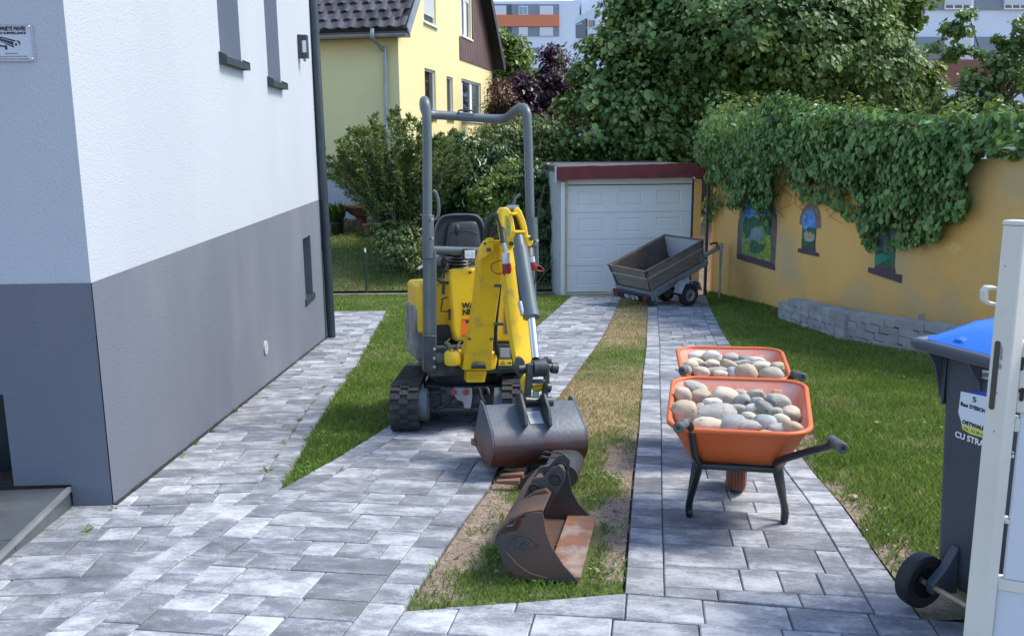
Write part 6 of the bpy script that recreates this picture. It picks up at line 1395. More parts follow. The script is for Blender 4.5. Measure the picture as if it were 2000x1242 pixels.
# curved head plates
def headplate(pts, v, th, name='head_plate'):
    q = [SPl(x, y, v) for x, y in pts]; mb = MB(); return mb
hpL = [(978, 430), (978, 415), (983, 406), (990, 404), (997, 412), (1003, 428), (1006, 445), (1007, 460), (1006, 478), (1000, 484), (990, 484), (985, 470), (981, 450)]
hpR = [(1005, 408), (1012, 404), (1019, 412), (1026, 430), (1030, 445), (1032, 460), (1040, 462), (1042, 472), (1039, 481), (1030, 482), (1026, 470), (1021, 448), (1013, 426), (1005, 414)]
mb = MB(); mb.prism([SPl(x, y, 1.00) for x, y in hpL], -Sf*.13); mb.build('head_plate', M_yp, boom, bevel=.008, seg=3)
spoly([(988, 420), (993, 424), (997, 440), (998, 455), (993, 464), (989, 450)], 1.003, .002).build('worn_paint', mat('old_green_paint', (.10, .22, .05), (.45, .32, .03), scale=30, rough=.6), boom, smooth=0)
mb = MB(); mb.prism([SPl(x, y, .985) for x, y in hpR], -Sf*.13); mb.build('head_plate', M_yp, boom, bevel=.008, seg=3)
mb = MB(); mb.cyl(SPl(990, 410, .93), SPl(1012, 410, .93), .030, 18); mb.build('bushing', M_dg, boom)
for y0, x0, x1, r_ in ((418, 998, 1010, .010), (453, 1004, 1024, .010)): MB().cyl(SPl(x0, y0, 1.01), SPl(x1, y0, 1.01), r_, 10).build('cross_pin', M_yp, boom)
for x, y in ((998, 476), (1037, 466)): c = SPl(x, y, 1.0); MB().cyl(c, c+Sf*.012, .014, 12).build('pin_cap', M_lnk, boom)
spoly([(1003, 420), (1012, 430), (1022, 452), (1022, 470), (1005, 470)], .93, .05).build('head_core', M_blk2, boom, smooth=0)
# arm (dipper)
def ring4s(xl, xr_, y, v, dep): a, c = SPl(xl, y, v), SPl(xr_, y, v); return [a, c, c-Sf*dep, a-Sf*dep]
AV = lambda y: .98+(y-470)/240*.36
arm = MB().loft([ring4s(984, 1014, 478, AV(470), .12), ring4s(986, 1022, 520, AV(520), .15), ring4s(991, 1029, 570, AV(570), .14), ring4s(998, 1036, 640, AV(640), .12), ring4s(1007, 1043, 700, AV(700), .09), ring4s(1010, 1044, 716, AV(716), .08)]).build('arm', M_yp, exc, bevel=.005)
spoly([(1021, 745), (1026, 735), (1032, 732), (1032, 768), (1024, 768)], 1.40, .06).build('arm_tip', M_yp, arm, bevel=.004)
mb = MB(); a, c = SPl(1041, 759, 1.42), SPl(1060, 755, 1.42); mb.tube([a, c], .024, 16, cap=False); mb.tube([a, c], .017, 16, cap=False); mb.build('arm_boss', M_yp, arm)
# bucket cylinder
def CV(y): return 1.06+(y-455)/250*.42
cy = MB(); cy.tube([SPl(1013, 462, CV(462)), SPl(1016, 485, CV(485))], [.030, .036], 16); cyl_ = None
cy.tube([SPl(1016, 485, CV(485)), SPl(1037, 612, CV(612))], .045, 24); cy.tube([SPl(1036.6, 609, CV(609)), SPl(1038, 620, CV(620))], .050, 24); cb_ = cy.build('bucket_cylinder', M_dg, exc)
MB().tube([SPl(1037, 612, CV(612)), SPl(1046, 700, CV(700))], .023, 18).build('cylinder_rod', M_chr, cb_)
mb = MB(); q = [SPl(x, y, CV(y)-.02) for x, y in ((1009, 520), (1014, 560), (1018, 590), (1022, 612))]; mb.tube(q, .010, 8, smooth=4); mb.build('hose', M_hose, cb_)
mb = MB(); mb.tube([SPl(1016, 590, CV(590)), SPl(1022, 616, CV(616))], .016, 10); mb.build('hose_fitting', M_silv, cb_)
# hoses and red quick couplers
mb = MB(); mb.tube([SPl(x, y, v) for x, y, v in ((951, 480, .80), (951, 450, .84), (957, 428, .88), (968, 421, .90), (977, 430, .94), (981, 450, .99), (984, 475, 1.03))], .020, 12, smooth=6); mb.build('boom_hose', M_hose, boom)
mb = MB(); mb.tube([SPl(x, y, v) for x, y, v in ((960, 480, .82), (962, 455, .86), (970, 440, .88))], .014, 10, smooth=5); mb.build('boom_hose', M_hose, boom)
for (xs, ys, v) in (((984, 988, 989, 991), (474, 492, 515, 538), 1.05), ((1036, 1037, 1038, 1040), (484, 500, 512, 528), .98)):
    cp = MB().tube([SPl(xs[0], ys[0], v), SPl(xs[1], ys[1], v)], .016, 10).build('coupler', M_silv, exc); MB().tube([SPl(xs[1], ys[1]+2, v), SPl(xs[2], ys[2], v)], .024, 12).build('coupler_label', M_wlab, cp)
    MB().tube([SPl(xs[2], ys[2], v), SPl(xs[3], ys[3]-4, v), SPl(xs[3], ys[3], v)], [.028, .030, .022], 12).build('coupler_cap', M_redc, cp)
mb = MB(); mb.tube([SPl(x, y, 1.04) for x, y in ((985, 532), (972, 535), (961, 528), (960, 517), (968, 512), (980, 508))], .004, 6, smooth=4); mb.tube([SPl(x, y, .97) for x, y in ((1044, 518), (1055, 520), (1062, 527), (1060, 530), (1048, 528))], .004, 6, smooth=4); mb.build('cap_lanyard', M_redc, exc)
mb = MB(); mb.tube([SPl(x, y, .96) for x, y in ((1040, 505), (1046, 515), (1046, 545), (1041, 560), (1038, 575))], .006, 6, smooth=4); mb.build('hose', M_hose, exc)
# ---- linkage
LV = 1.47
def lk(pts, v, th, name='link'): 
    mb = MB(); q = [SPl(x, y, v) for x, y in pts]; mb.prism(q, -Sf*th); return mb.build(name, M_lnk, exc, bevel=.004)
lk([(1010, 712), (1014, 700), (1020, 698), (1025, 706), (1027, 722), (1022, 732), (1014, 735), (1009, 725)], LV, .07, 'link_plate')
lk([(1031, 712), (1042, 710), (1041, 745), (1036, 785), (1026, 787), (1030, 745)], LV+.04, .05)
lk([(1062, 712), (1073, 710), (1074, 740), (1070, 780), (1060, 783), (1066, 745)], LV+.02, .05)
mb = MB(); mb.cyl(SPl(1040, 719, LV+.0), SPl(1066, 717, LV+.0), .052, 22); mb.build('cylinder_eye', M_lnk, exc, bevel=.004)
mb = MB(); mb.cyl(SPl(1012, 720, LV), SPl(1086, 716, LV-.02), .022, 14); mb.build('link_pin', M_lnk, exc)
mb = MB(); mb.cyl(SPl(1076, 718, LV-.02), SPl(1089, 719, LV-.02), .032, 16); mb.ball(SPl(1068, 706, LV-.05), (.03, .02, .03)); mb.build('pin_head', M_lnk, exc, bevel=.003)
lk([(1040, 742), (1066, 742), (1066, 749), (1040, 749)], LV+.03, .03, 'cross_plate')
mb = MB(); mb.cyl(SPl(1066, 756, LV), SPl(1075, 757, LV), .030, 14); mb.cyl(SPl(1064, 785, LV+.02), SPl(1079, 785, LV+.02), .032, 16); mb.cyl(SPl(1024, 782, LV+.04), SPl(1070, 785, LV+.02), .024, 14); mb.build('link_pin', M_lnk, exc, bevel=.003)
lk([(1030, 778), (1062, 778), (1060, 797), (1034, 797)], LV+.03, .06, 'pin_block')
spoly([(1041, 765), (1053, 765), (1053, 774), (1041, 774)], LV+.0, .01).build('green_paint_patch', mat('pale_green_paint', (.25, .42, .30), rough=.6), exc, smooth=0)
# ---- the bucket carried by the machine (part of it)
# local frame: width along Bw, forward Bf, up
Bw = Sr.copy(); Bf = Sf.copy(); Bu = Su.copy(); BV = 1.62
b_tl, b_tr = SPl(949, 789, BV-.12), SPl(1122, 785, BV-.12)
W_ = (b_tr-b_tl).length; cB = (b_tl+b_tr)/2
crz = SPl(1045, 839, BV+.06); bot = SPl(1050, 905, BV+.05)
uc = lambda p: (p-cB).dot(Bu); fc = lambda p: (p-cB).dot(Bf)
print('bucket W', W_, 'crease', fc(crz), uc(crz), 'bottom', fc(bot), uc(bot))
pf = [(-.02, 0), (fc(crz), uc(crz)), (fc(crz)+.035, uc(crz)-.06), (fc(crz)+.03, uc(crz)-.12), (fc(bot)-.01, uc(bot)+.015), (fc(bot)-.06, uc(bot)-.012), (-.16, uc(bot)-.005), (-.30, uc(bot)+.03)]
def bp(pr, s, off=0): return cB+Bf*pr[0]+Bu*pr[1]+Bw*s
wh = W_/2
def shell(profile, th, w0, w1, fn):
    n = len(profile); ins = []
    for i in range(n):
        a = Vector(profile[max(i-1, 0)]); c = Vector(profile[min(i+1, n-1)]); t = (c-a).normalized(); nn2 = Vector((-t.y, t.x)); ins.append((profile[i][0]-nn2.x*th*-1, profile[i][1]-nn2.y*th*-1))
    loop = list(profile)+ins[::-1]
    mb = MB(); mb.loft([[fn(p, w0) for p in loop], [fn(p, w1) for p in loop]]); return mb
sh = catmull([Vector((a, c, 0)) for a, c in pf[2:]], 3); pfs = pf[:2]+[(v.x, v.y) for v in sh]
M_stl2 = mat('bucket_steel_back', (.085, .10, .12), (.13, .145, .165), scale=4, rough=.38, rough2=.55, metal=.35, c3=(.17, .06, .03), s3=2.6, lo3=.56, hi3=.74, detail=9, bump=.0015, bscale=40)
def worn_mat(name, zlo, zhi):
    m = mat(name, (.075, .092, .115), (.12, .138, .16), scale=4, rough=.38, rough2=.55, metal=.3, c3=(.15, .065, .04), s3=9, lo3=.62, hi3=.74, detail=9, bump=.0015, bscale=40); nt = m.node_tree; N = nt.nodes; L = nt.links; b = N['Principled BSDF']
    old = b.inputs['Base Color'].links[0].from_socket; tc = N.new('ShaderNodeTexCoord'); sp_ = N.new('ShaderNodeSeparateXYZ'); L.new(tc.outputs['Object'], sp_.inputs[0]); ns = N.new('ShaderNodeTexNoise'); ns.inputs['Scale'].default_value = 7; ns.inputs['Detail'].default_value = 9; ns.inputs['Roughness'].default_value = .7; L.new(tc.outputs['Object'], ns.inputs['Vector'])
    a = N.new('ShaderNodeMath'); a.operation = 'MULTIPLY_ADD'; a.inputs[1].default_value = .16; L.new(ns.outputs['Fac'], a.inputs[0]); L.new(sp_.outputs[2], a.inputs[2])
    mr = N.new('ShaderNodeMapRange'); mr.inputs[1].default_value = zhi+.08; mr.inputs[2].default_value = zlo+.08; L.new(a.outputs[0], mr.inputs[0]); r = N.new('ShaderNodeMix'); r.data_type = 'RGBA'; n2 = N.new('ShaderNodeTexNoise'); n2.inputs['Scale'].default_value = 15; n2.inputs['Detail'].default_value = 6; L.new(tc.outputs['Object'], n2.inputs['Vector']); L.new(n2.outputs['Fac'], r.inputs[0]); r.inputs[6].default_value = (.085, .026, .018, 1); r.inputs[7].default_value = (.20, .085, .05, 1)
    mx = N.new('ShaderNodeMix'); mx.data_type = 'RGBA'; L.new(mr.outputs[0], mx.inputs[0]); L.new(old, mx.inputs[6]); L.new(r.outputs[2], mx.inputs[7]); L.new(mx.outputs[2], b.inputs['Base Color']); return m
zc_ = (MT_.inverted() @ crz).z; zb2 = (MT_.inverted() @ bot).z
M_worn = worn_mat('worn_bucket_steel', zb2+.05, zc_-.0)
bk_ = shell(pfs, -.008, -wh, wh, bp).build('ditching_bucket', M_worn, exc, bevel=.002)
for s in (-wh-.011, wh+.001):
    poly = pfs+[(-.30, uc(bot)+.06), (-.10, .012)]
    MB().prism([bp((p[0]*1.0, p[1]), s) for p in poly], Bw*.010).build('side_plate', M_worn, bk_, smooth=30)
for x0, x1, y0, y1 in ((1014, 1022, 772, 829), (1061, 1075, 772, 829)):
    a = SPl(x0+1, y0, BV-.02); 
    q = [SPl(x0+2, 770, BV-.06), SPl(x0-1, 800, BV+.02), SPl(x0+3, 829, BV+.10), SPl(x0+5, 829, BV+.05), SPl(x0+4, 790, BV-.10)]
    q = [(fc(SPl(x0+2, y, v)), uc(SPl(x0+2, y, v))) for y, v in ((768, BV-.03), (800, BV+.06), (832, BV+.095), (838, BV+.03), (789, BV-.13), (770, BV-.10))]
    s0_ = (SPl(x0+3, 800, BV)-cB).dot(Bw); MB().prism([bp(p, s0_) for p in q], Bw*.018).build('ear', M_lnk, bk_, bevel=.004)
lb = [SPl(x, y, v+.003) for x, y, v in ((1034, 799, BV-.10), (1059, 799, BV-.10), (1061, 821, BV-.004), (1035, 821, BV-.004))]
lab = [cB+Bw*((p-cB).dot(Bw)) for p in lb]
sl_ = (uc(crz))/(fc(crz)+.02)
def onTop(s, f, lift=.004): return cB+Bw*s+Bf*f+Bu*((f+.02)*sl_+lift)
s0_ = (SPl(1034, 810, BV)-cB).dot(Bw); s1_ = (SPl(1060, 810, BV)-cB).dot(Bw)
MB().prism([onTop(s0_, fc(crz)*.30), onTop(s1_, fc(crz)*.30), onTop(s1_, fc(crz)*.80), onTop(s0_, fc(crz)*.80)], Bu*.0015).build('scratched_label', mat('scratched_label', (.60, .62, .62), (.30, .33, .36), scale=22, rough=.6, detail=8), bk_, smooth=0)
sbx_ = bp((-.28, uc(bot)+.03), -wh-.03); MB().prism([bp((-.34, uc(bot)+.04), -wh-.02), bp((-.24, uc(bot)+.05), -wh-.02), bp((-.22, uc(bot)+.02), -wh-.02), bp((-.34, uc(bot)+.0), -wh-.02)], Bw*W_*1.02).build('cutting_edge', M_rst2, bk_, smooth=0)
# ================================================================== SPARE DITCHING BUCKET LYING ON THE GRASS
n0 = G(1135, 1140); n1 = G(1166, 1018); n0 = Vector((n0.x, n0.y-.075, -SLOPE*(n0.y-.075)+.035)); n1 = Vector((n1.x, n1.y-.075, -SLOPE*(n1.y-.075)+.035))
Wd = (n1-n0); wl2 = Wd.length; Wd.normalize(); Up = Vector((0, SLOPE, 1)).normalized(); Si = Wd.cross(Up).normalized(); Si = Si if Si.x > 0 else -Si
spare = empty('spare_bucket', Matrix.Translation(n0+Wd*wl2/2-Si*.15-Up*.03), 'big rusty ditching bucket lying on its back on the grass, flat blade facing the barrows', 'excavator bucket')
nplane = lambda w: n0+Wd*w
def NB(x, y, w): return RP(x, y, nplane(w), Wd)
def nb2(x, y, w=0): p = NB(x, y, w); return ((p-nplane(w)).dot(Si), (p-nplane(w)).dot(Up))
near = [(1131, 1137), (1020, 1134), (1000, 1118), (982, 1095), (970, 1068), (969, 1052), (975, 1043), (1010, 1036), (1018, 1020), (1026, 1006), (1045, 1001), (1060, 1001), (1062, 1015), (1066, 1040), (1078, 1070), (1100, 1104)]
npf = [nb2(*p) for p in near]; print('spare near profile', [(round(a, 2), round(c, 2)) for a, c in npf])
sp2 = lambda p, w: n0+Wd*w+Si*p[0]+Up*p[1]
MB().prism([sp2(p, 0) for p in npf], Wd*.010).build('side_plate', mat('side_rust', (.12, .06, .042), (.065, .055, .052), scale=5, rough=.55, metal=.25, c3=(.05, .055, .06), s3=3, lo3=.5, hi3=.65, detail=8, bump=.002), spare, smooth=0)
far = [(-.02, .0), (.0, .012), (-.09, .05), (-.17, .15), (-.20, .27), (-.235, .33), (-.29, .31), (-.36, .22), (-.37, .12), (-.34, .05), (-.27, .0)]
far = [nb2(x, y, wl2) for x, y in ((1093, 913), (1109, 917), (1117, 958), (1130, 982), (1164, 1018), (1120, 1022), (1060, 1010), (1050, 990), (1060, 950))]
MB().prism([sp2(p, wl2-.01) for p in far], Wd*.010).build('side_plate', _mc['side_rust'], spare, smooth=0)
# curved back shell from blade round to the top
back = [(npf[0][0]-.01, npf[0][1]+.004)]+[(a+.004, c+.004) for a, c in npf[1:7]]; TP = npf[6]; print('npf', npf)
bc = [(v.x, v.y) for v in catmull([Vector((a, c, 0)) for a, c in back], 3)]
shell(bc, .008, .011, wl2-.011, sp2).build('shell', M_rst, spare, bevel=.001)
shell([(npf[0][0]-.13, npf[0][1]+.016), (npf[0][0]-.03, npf[0][1]+.018), (npf[0][0]+.004, npf[0][1]+.016)], -.008, .011, wl2-.011, sp2).build('blade', M_rst2, spare)
# upper plate and ears
shell([npf[6], ((npf[6][0]+npf[9][0])/2-.005, (npf[6][1]+npf[9][1])/2+.01), npf[9], npf[11]], .010, .012, wl2-.012, sp2).build('top_plate', M_rst, spare, bevel=.001)
mb = MB(); mb.prism([sp2((p[0], p[1]+.004), wl2*.30) for p in (npf[6], npf[9], npf[11], (npf[11][0]-.02, npf[11][1]+.02), (npf[9][0], npf[9][1]+.018), (npf[6][0], npf[6][1]+.018))], Wd*wl2*.5); mb.build('reinforcement', M_rst, spare, bevel=.002)
M_eardk = mat('ear_steel', (.035, .042, .05), (.08, .06, .05), scale=7, rough=.5, metal=.3, c3=(.15, .07, .045), s3=9, lo3=.6, hi3=.75)
ew = (wl2*.36, wl2*.60)
earq = [nb2(x, y, ew[0]) for x, y in ((1030, 1010), (1003, 1012), (1015, 985), (1030, 955), (1041, 934), (1061, 932), (1077, 914), (1093, 908), (1104, 920), (1102, 938), (1091, 960), (1079, 975), (1066, 1005))]
pins = [nb2(x, y, ew[0]) for x, y in ((1043, 953), (1085, 935))]
for w in ew:
    e = MB().prism([sp2(p, w) for p in earq], Wd*.018).build('ear', M_eardk, spare, bevel=.003)
    for (a, c), r_ in zip(pins, (.022, .026)):
        c3 = sp2((a, c), w-.012); MB().tube([c3, c3+Wd*.012], r_, 18, cap=False).build('pin_hole', M_lnk, e); MB().cyl(c3+Wd*.002, c3+Wd*.0105, r_*.6, 14).build('hole_centre', M_blk2, e)
for a, c in pins: MB().cyl(sp2((a, c), ew[0]+.018), sp2((a, c), ew[1]), .018, 14).build('cross_tube', M_rst, spare)
fq = [nb2(x, y, ew[0]) for x, y in ((1040, 1003), (1062, 975), (1078, 966), (1070, 985), (1062, 1008))]
MB().prism([sp2(p, ew[0]+.02) for p in fq], Wd*(ew[1]-ew[0]-.022)).build('throat_plate', M_rst2, spare, bevel=.001)
# oval emblem pressed into the side plate and its lettering scar
oc = nb2(1020, 1060); 
mb = MB(); ring = [Vector((oc[0]+.058*math.cos(a), oc[1]+.030*math.sin(a))) for a in np.linspace(0, 2*math.pi, 28)]
mb.tube([sp2(p, -.002) for p in ring], .0035, 6, cap=False); mb.build('oval_emblem', M_lnk, spare)
mb = MB()
for a0, a1 in (((-.03, .016), (-.016, -.014)), ((-.016, -.014), (0, .012)), ((0, .012), (.012, -.014)), ((.012, -.014), (.03, .018))): mb.tube([sp2((oc[0]+a0[0], oc[1]+a0[1]), -.002), sp2((oc[0]+a1[0], oc[1]+a1[1]), -.002)], .004, 6)
mb.build('emblem_mark', M_lnk, spare)
mb = MB(); mb.tube([sp2(nb2(x, y), -.001) for x, y in ((990, 1078), (1010, 1100), (1035, 1118), (1070, 1128))], .002, 5, smooth=4); mb.build('weld_scar', mat('weld_scar', (.22, .16, .12), rough=.6), spare)
MB().prism([sp2((npf[6][0]+a, npf[6][1]+c), .03) for a, c in ((.012, .020), (.05, .028), (.05, .031), (.012, .023))], Wd*.10).build('torn_label', M_wlab, spare, smooth=0)
# ================================================================== TOOTHED BUCKET BEHIND IT
tb0 = G(1005, 975); td = 4.5
tooth = empty('toothed_bucket', Matrix.Translation((.15, td, -SLOPE*td)), 'dark toothed digging bucket lying under the machine bucket, three rusty teeth showing', 'excavator bucket')
tw0 = Vector((0, td-.12, -SLOPE*td+.02)); 
def tp(x, y, d): return P(x, y, d)
zt4 = lambda p, z: Vector((p.x, p.y, z))
prof3 = [(-.09, .02), (-.02, .0), (.09, .003), (.17, .025), (.215, .07), (.205, .115), (.16, .142), (.06, .146)]
pc3 = [(v.x, v.y) for v in catmull([Vector((a, c, 0)) for a, c in prof3], 3)]
TO = Vector((.115, 4.42, -SLOPE*4.42+.035)); Tw2 = Vector((.18, .98, -SLOPE)).normalized(); Ts2 = Vector((.98, -.18, 0)).normalized()
t2 = lambda p, w: TO+Tw2*w+Ts2*p[0]+Vector((0, 0, p[1]))
shell(pc3, -.008, 0, .32, t2).build('shell', M_eardk, tooth, bevel=.001)
for w in (0, .31): MB().prism([t2(p, w) for p in pc3+[(-.02, .10), (-.08, .045)]], Tw2*.010).build('side_plate', M_eardk, tooth, smooth=30)
for k in range(3):
    w = .015+k*.12
    MB().hexa([t2((-.09, .012), w), t2((-.09, .012), w+.05), t2((-.09, .045), w+.05), t2((-.09, .045), w)], [t2((-.215, .02), w+.008), t2((-.215, .02), w+.042), t2((-.215, .03), w+.042), t2((-.215, .03), w+.008)]).build('tooth', M_rst2, tooth, bevel=.004)
mb = MB(); mb.prism([t2(p, .10) for p in ((.0, .146), (.14, .142), (.12, .160), (.09, .163), (.05, .158), (.02, .163))], Tw2*.016); mb.build('ear', M_eardk, tooth, bevel=.003)
mb = MB(); mb.prism([t2(p, .20) for p in ((.0, .146), (.14, .142), (.12, .160), (.09, .163), (.05, .158), (.02, .163))], Tw2*.016); mb.build('ear', M_eardk, tooth, bevel=.003)
# ================================================================== WHEELBARROWS
M_tray = mat('orange_tray', (.62, .125, .028), (.55, .11, .025), scale=3, rough=.5, bump=.0008, bscale=60, c3=(.62, .26, .14), s3=7, lo3=.62, hi3=.8, detail=9)
M_tin = mat('lit_dusty_tray_inside', (.74, .22, .13), (.62, .38, .32), scale=4.5, lo=.42, hi=.68, rough=.8, c3=(.60, .52, .50), s3=3.0, lo3=.55, hi3=.75, detail=8)  # dusty inside; orange also painted brighter and pinker for light from above
M_bt = mat('black_tube', (.010, .014, .015), (.022, .027, .027), scale=6, rough=.32); M_grip = mat('worn_grip', (.03, .035, .038), (.11, .12, .12), scale=18, rough=.6)
M_btyre = mat('dusty_red_tyre', (.22, .085, .06), (.17, .075, .055), scale=10, rough=.85)
def rring(x0, x1, y0, y1, z, r, n=6):
    out = []
    for cx, cy, a0 in ((x1-r, y1-r, 0), (x0+r, y1-r, 90), (x0+r, y0+r, 180), (x1-r, y0+r, 270)):
        for k in range(n+1): a = R(a0+90*k/n); out.append(Vector((cx+r*math.cos(a), cy+r*math.sin(a), z)))
    return out
def tprof(z, t):       # tray section at height t 0..1 (bottom to rim): x half-width near/far, y near/far
    return None
def tray_rings(inset=0, zlift=0):
    rs = []
    for t, z, hw, y0, y1, r in ((0, .300, .185, -.14, .20, .07), (.12, .305, .205, -.17, .24, .08), (.5, .40, .248, -.26, .33, .10), (1, .505, .296, -.365, .425, .12)):
        rr_ = rring(-hw+inset, hw-inset, y0+inset, y1-inset, z+zlift, max(r-inset, .03))
        # the nose is lifted and slightly wider
        rs.append([Vector((p.x*(1+.10*(p.y-y0)/(y1-y0)), p.y, p.z+(.09*t if t > .2 else -.02)*(p.y-y0)/(y1-y0))) for p in rr_])
    return rs
def wheelbarrow(M, label, gl=(-.245, -.50, .545), gr=(.395, -.58, .515)):
    w = empty('wheelbarrow', M, label, 'wheelbarrow', 'orange wheelbarrows loaded with stones')
    o = tray_rings(0); i_ = tray_rings(.006, .006)
    mb = MB(M); mb.loft(o, cap0=True, cap1=False); tr = mb.build('tray', M_tray, w, smooth=50)
    mb = MB(M); mb.loft(i_, cap0=True, cap1=False)
    inn = mb.build('inner_face', M_tin, tr, smooth=50)
    mb = MB(M)
    for k in range(5):                 # ribs pressed into the nose of the tray
        x = -.20+.092*k; mb = MB(M); mb.hexa([Vector((x, .356, .475)), Vector((x+.045, .356, .475)), Vector((x+.048, .398, .556)), Vector((x-.003, .398, .556))], [Vector((x+.004, .342, .475)), Vector((x+.041, .342, .475)), Vector((x+.044, .386, .556)), Vector((x+.001, .386, .556))]); mb.build('pressed_rib', M_tin, tr, bevel=.003)
    mb = MB(M); rim = o[-1]; rim2 = []
    n = len(rim); mb.tube(rim+[rim[0], rim[1]], .013, 8, cap=False); mb.build('rim', M_tray, tr, smooth=60)
    # frame tubes: grip -> bend -> leg, under-tray rail to the axle
    for s, g in ((-1, gl), (1, gr)):
        g = Vector(g); kn = Vector((s*.166, -.20, .315)); ft_ = Vector((s*.217, -.01, .016))
        mb = MB(M); mb.tube([g+Vector((0, .02, -.004)), g+Vector((s*-.03, .10, .0)), g+Vector((s*-.045, .135, -.03)), kn+Vector((s*.02, -.06, .055)), kn, kn+Vector((s*.008, .03, -.05)), ft_+Vector((0, -.012, .06)), ft_, ft_+Vector((0, .03, .0)), ft_+Vector((0, .055, .05)), Vector((s*.19, .12, .28))], .0165, 12, smooth=5); lg = mb.build('leg', M_bt, w, smooth=60)
        dv = Vector((-s*.03, .13, .0)).normalized(); mb = MB(M); mb.tube([g+dv*.13, g+dv*.02, g, g-dv*.006], [.0205, .022, .024, .018], 14); mb.build('grip', M_grip, w, smooth=40)
        mb = MB(M); mb.cyl(g-dv*.0065, g-dv*.004, .009, 10); mb.build('grip_hole', M_blk2, w)
        MB(M).tube([kn, Vector((s*.19, .1, .285)), Vector((s*.10, .40, .24)), Vector((s*.06, .56, .19))], .0165, 10, smooth=4).build('rail', M_bt, w, smooth=60)
    MB(M).tube([(-.166, -.20, .308), (.166, -.20, .308)], .0165, 10).build('cross_bar', M_bt, w); MB(M).tube([(-.19, .13, .272), (.19, .13, .272)], .0165, 10).build('cross_bar', M_bt, w)
    # wheel
    T = M @ Matrix.Translation((0, .48, .165)) @ Matrix.Rotation(math.pi/2, 4, 'Y')
    prof = [(.075, -.035), (.10, -.048), (.13, -.052), (.155, -.042), (.163, -.02), (.165, 0), (.163, .02), (.155, .042), (.13, .052), (.10, .048), (.075, .035)]
    mb = MB(T); mb.lathe(prof, n=36)
    ty = mb.build('tyre', M_btyre, w)
    mb = MB(T)
    for k in (-.03, -.015, 0, .015, .03): rr = .1655 if abs(k) < .02 else .161; mb.lathe([(rr-.004, k-.005), (rr+.003, k-.004), (rr+.003, k+.004), (rr-.004, k+.005)], n=36)
    mb.build('tread_rib', M_btyre, ty)
    mb = MB(T); mb.lathe([(0, -.03), (.075, -.034), (.078, 0), (.075, .034), (0, .03)], n=24); mb.build('hub', M_bt, ty)
    MB(M).cyl((-.075, .48, .165), (.075, .48, .165), .010, 10).build('axle', M_bt, w)
    return w
def barrow_M(x, y, yaw): return Matrix.Translation((x, y, -SLOPE*y+.030)) @ Matrix.Rotation(-tilt, 4, 'X') @ Matrix.Rotation(yaw, 4, 'Z')
MB1 = barrow_M(1.05, 3.945, R(-14)); MB2 = barrow_M(1.315, 5.12, R(-10)) @ Matrix.Rotation(-.03, 4, 'X')
wheelbarrow(MB1, 'nearer orange wheelbarrow heaped with river stones on the right-hand paving strip'.replace('right-hand ', ''))
wheelbarrow(MB2, 'orange wheelbarrow standing behind another barrow, farther up the paving', (-.30, -.36, .55), (.33, -.50, .55))
# ---- stones
STC = {'cream': ((.62, .53, .38), (.44, .38, .30)), 'tan': ((.46, .36, .24), (.38, .32, .25)), 'grey': ((.38, .355, .31), (.28, .265, .24)), 'blue': ((.26, .29, .30), (.40, .40, .37)), 'brown': ((.34, .25, .17), (.42, .35, .25)), 'pink': ((.54, .38, .28), (.50, .44, .35)), 'dark': ((.15, .15, .15), (.29, .28, .25)), 'green': ((.31, .32, .25), (.42, .40, .32)), 'white': ((.64, .60, .52), (.50, .47, .42))}
def stone_mat(k):
    a, c = STC[k]; return mat('stone_'+k, a, c, scale=7, lo=.38, hi=.66, rough=.75, c3=tuple(v*.55 for v in c), s3=20, lo3=.56, hi3=.66, detail=6, bump=.0015, bscale=90, stretch=(1, 1, 1.8))
def stone(M, c, r3, rotz, kind, label, name='river_stone', group='river stones in the wheelbarrows', seed=0):
    bm = bmesh.new(); bmesh.ops.create_icosphere(bm, subdivisions=3, radius=1); off = Vector((seed*3.7, seed*1.3, seed*.7)); pw = random.uniform(.80, 1.02)
    for v in bm.verts:
        p = v.co.copy(); k = 1+.26*mnoise.noise(p*.85+off)+.08*mnoise.noise(p*2.0+off); q = Vector([math.copysign(abs(a)**pw, a) for a in p]); v.co = Vector((q.x*r3[0], q.y*r3[1], q.z*r3[2]))*k
    me = bpy.data.meshes.new(name); bm.to_mesh(me); bm.free(); me.polygons.foreach_set('use_smooth', [True]*len(me.polygons)); me.materials.append(stone_mat(kind))
    T = M @ Matrix.Translation(c) @ Matrix.Rotation(rotz, 4, 'Y') @ Matrix.Rotation(random.uniform(-.3, .3), 4, 'X') @ Matrix.Rotation(random.uniform(-.25, .25), 4, 'Z')
    return tag(link(name, me, None, T), label, 'stone', group)
def place(M, zpl, cx, cy, w, h, rot, kind, label, i):
    """crop pixels of the photo -> point on the heap surface plane"""
    x, y = 1250+cx/3.03, 650+cy/3.03; n = M.to_3x3() @ Vector((0, -.115, 1)); q = M @ Vector((0, -.365, zpl)); p = RP(x, y, q, n); loc = M.inverted() @ p; loc.y = max(-.30+(w+h)/2/3.03*(p-C0).length/F*.47, min(.34, loc.y)); s = (p-C0).length/F
    rx = w/2/3.03*s; rz = h/2/3.03*s*1.06
    loc.x = max(-.30+rx*.6, min(.30-rx*.6, loc.x)); ry = (rx+rz)/2*.95
    stone(M, (loc.x, loc.y, loc.z-rz*.35), (rx*1.13, ry*1.08, rz*1.16), R(rot), kind, label, seed=i)
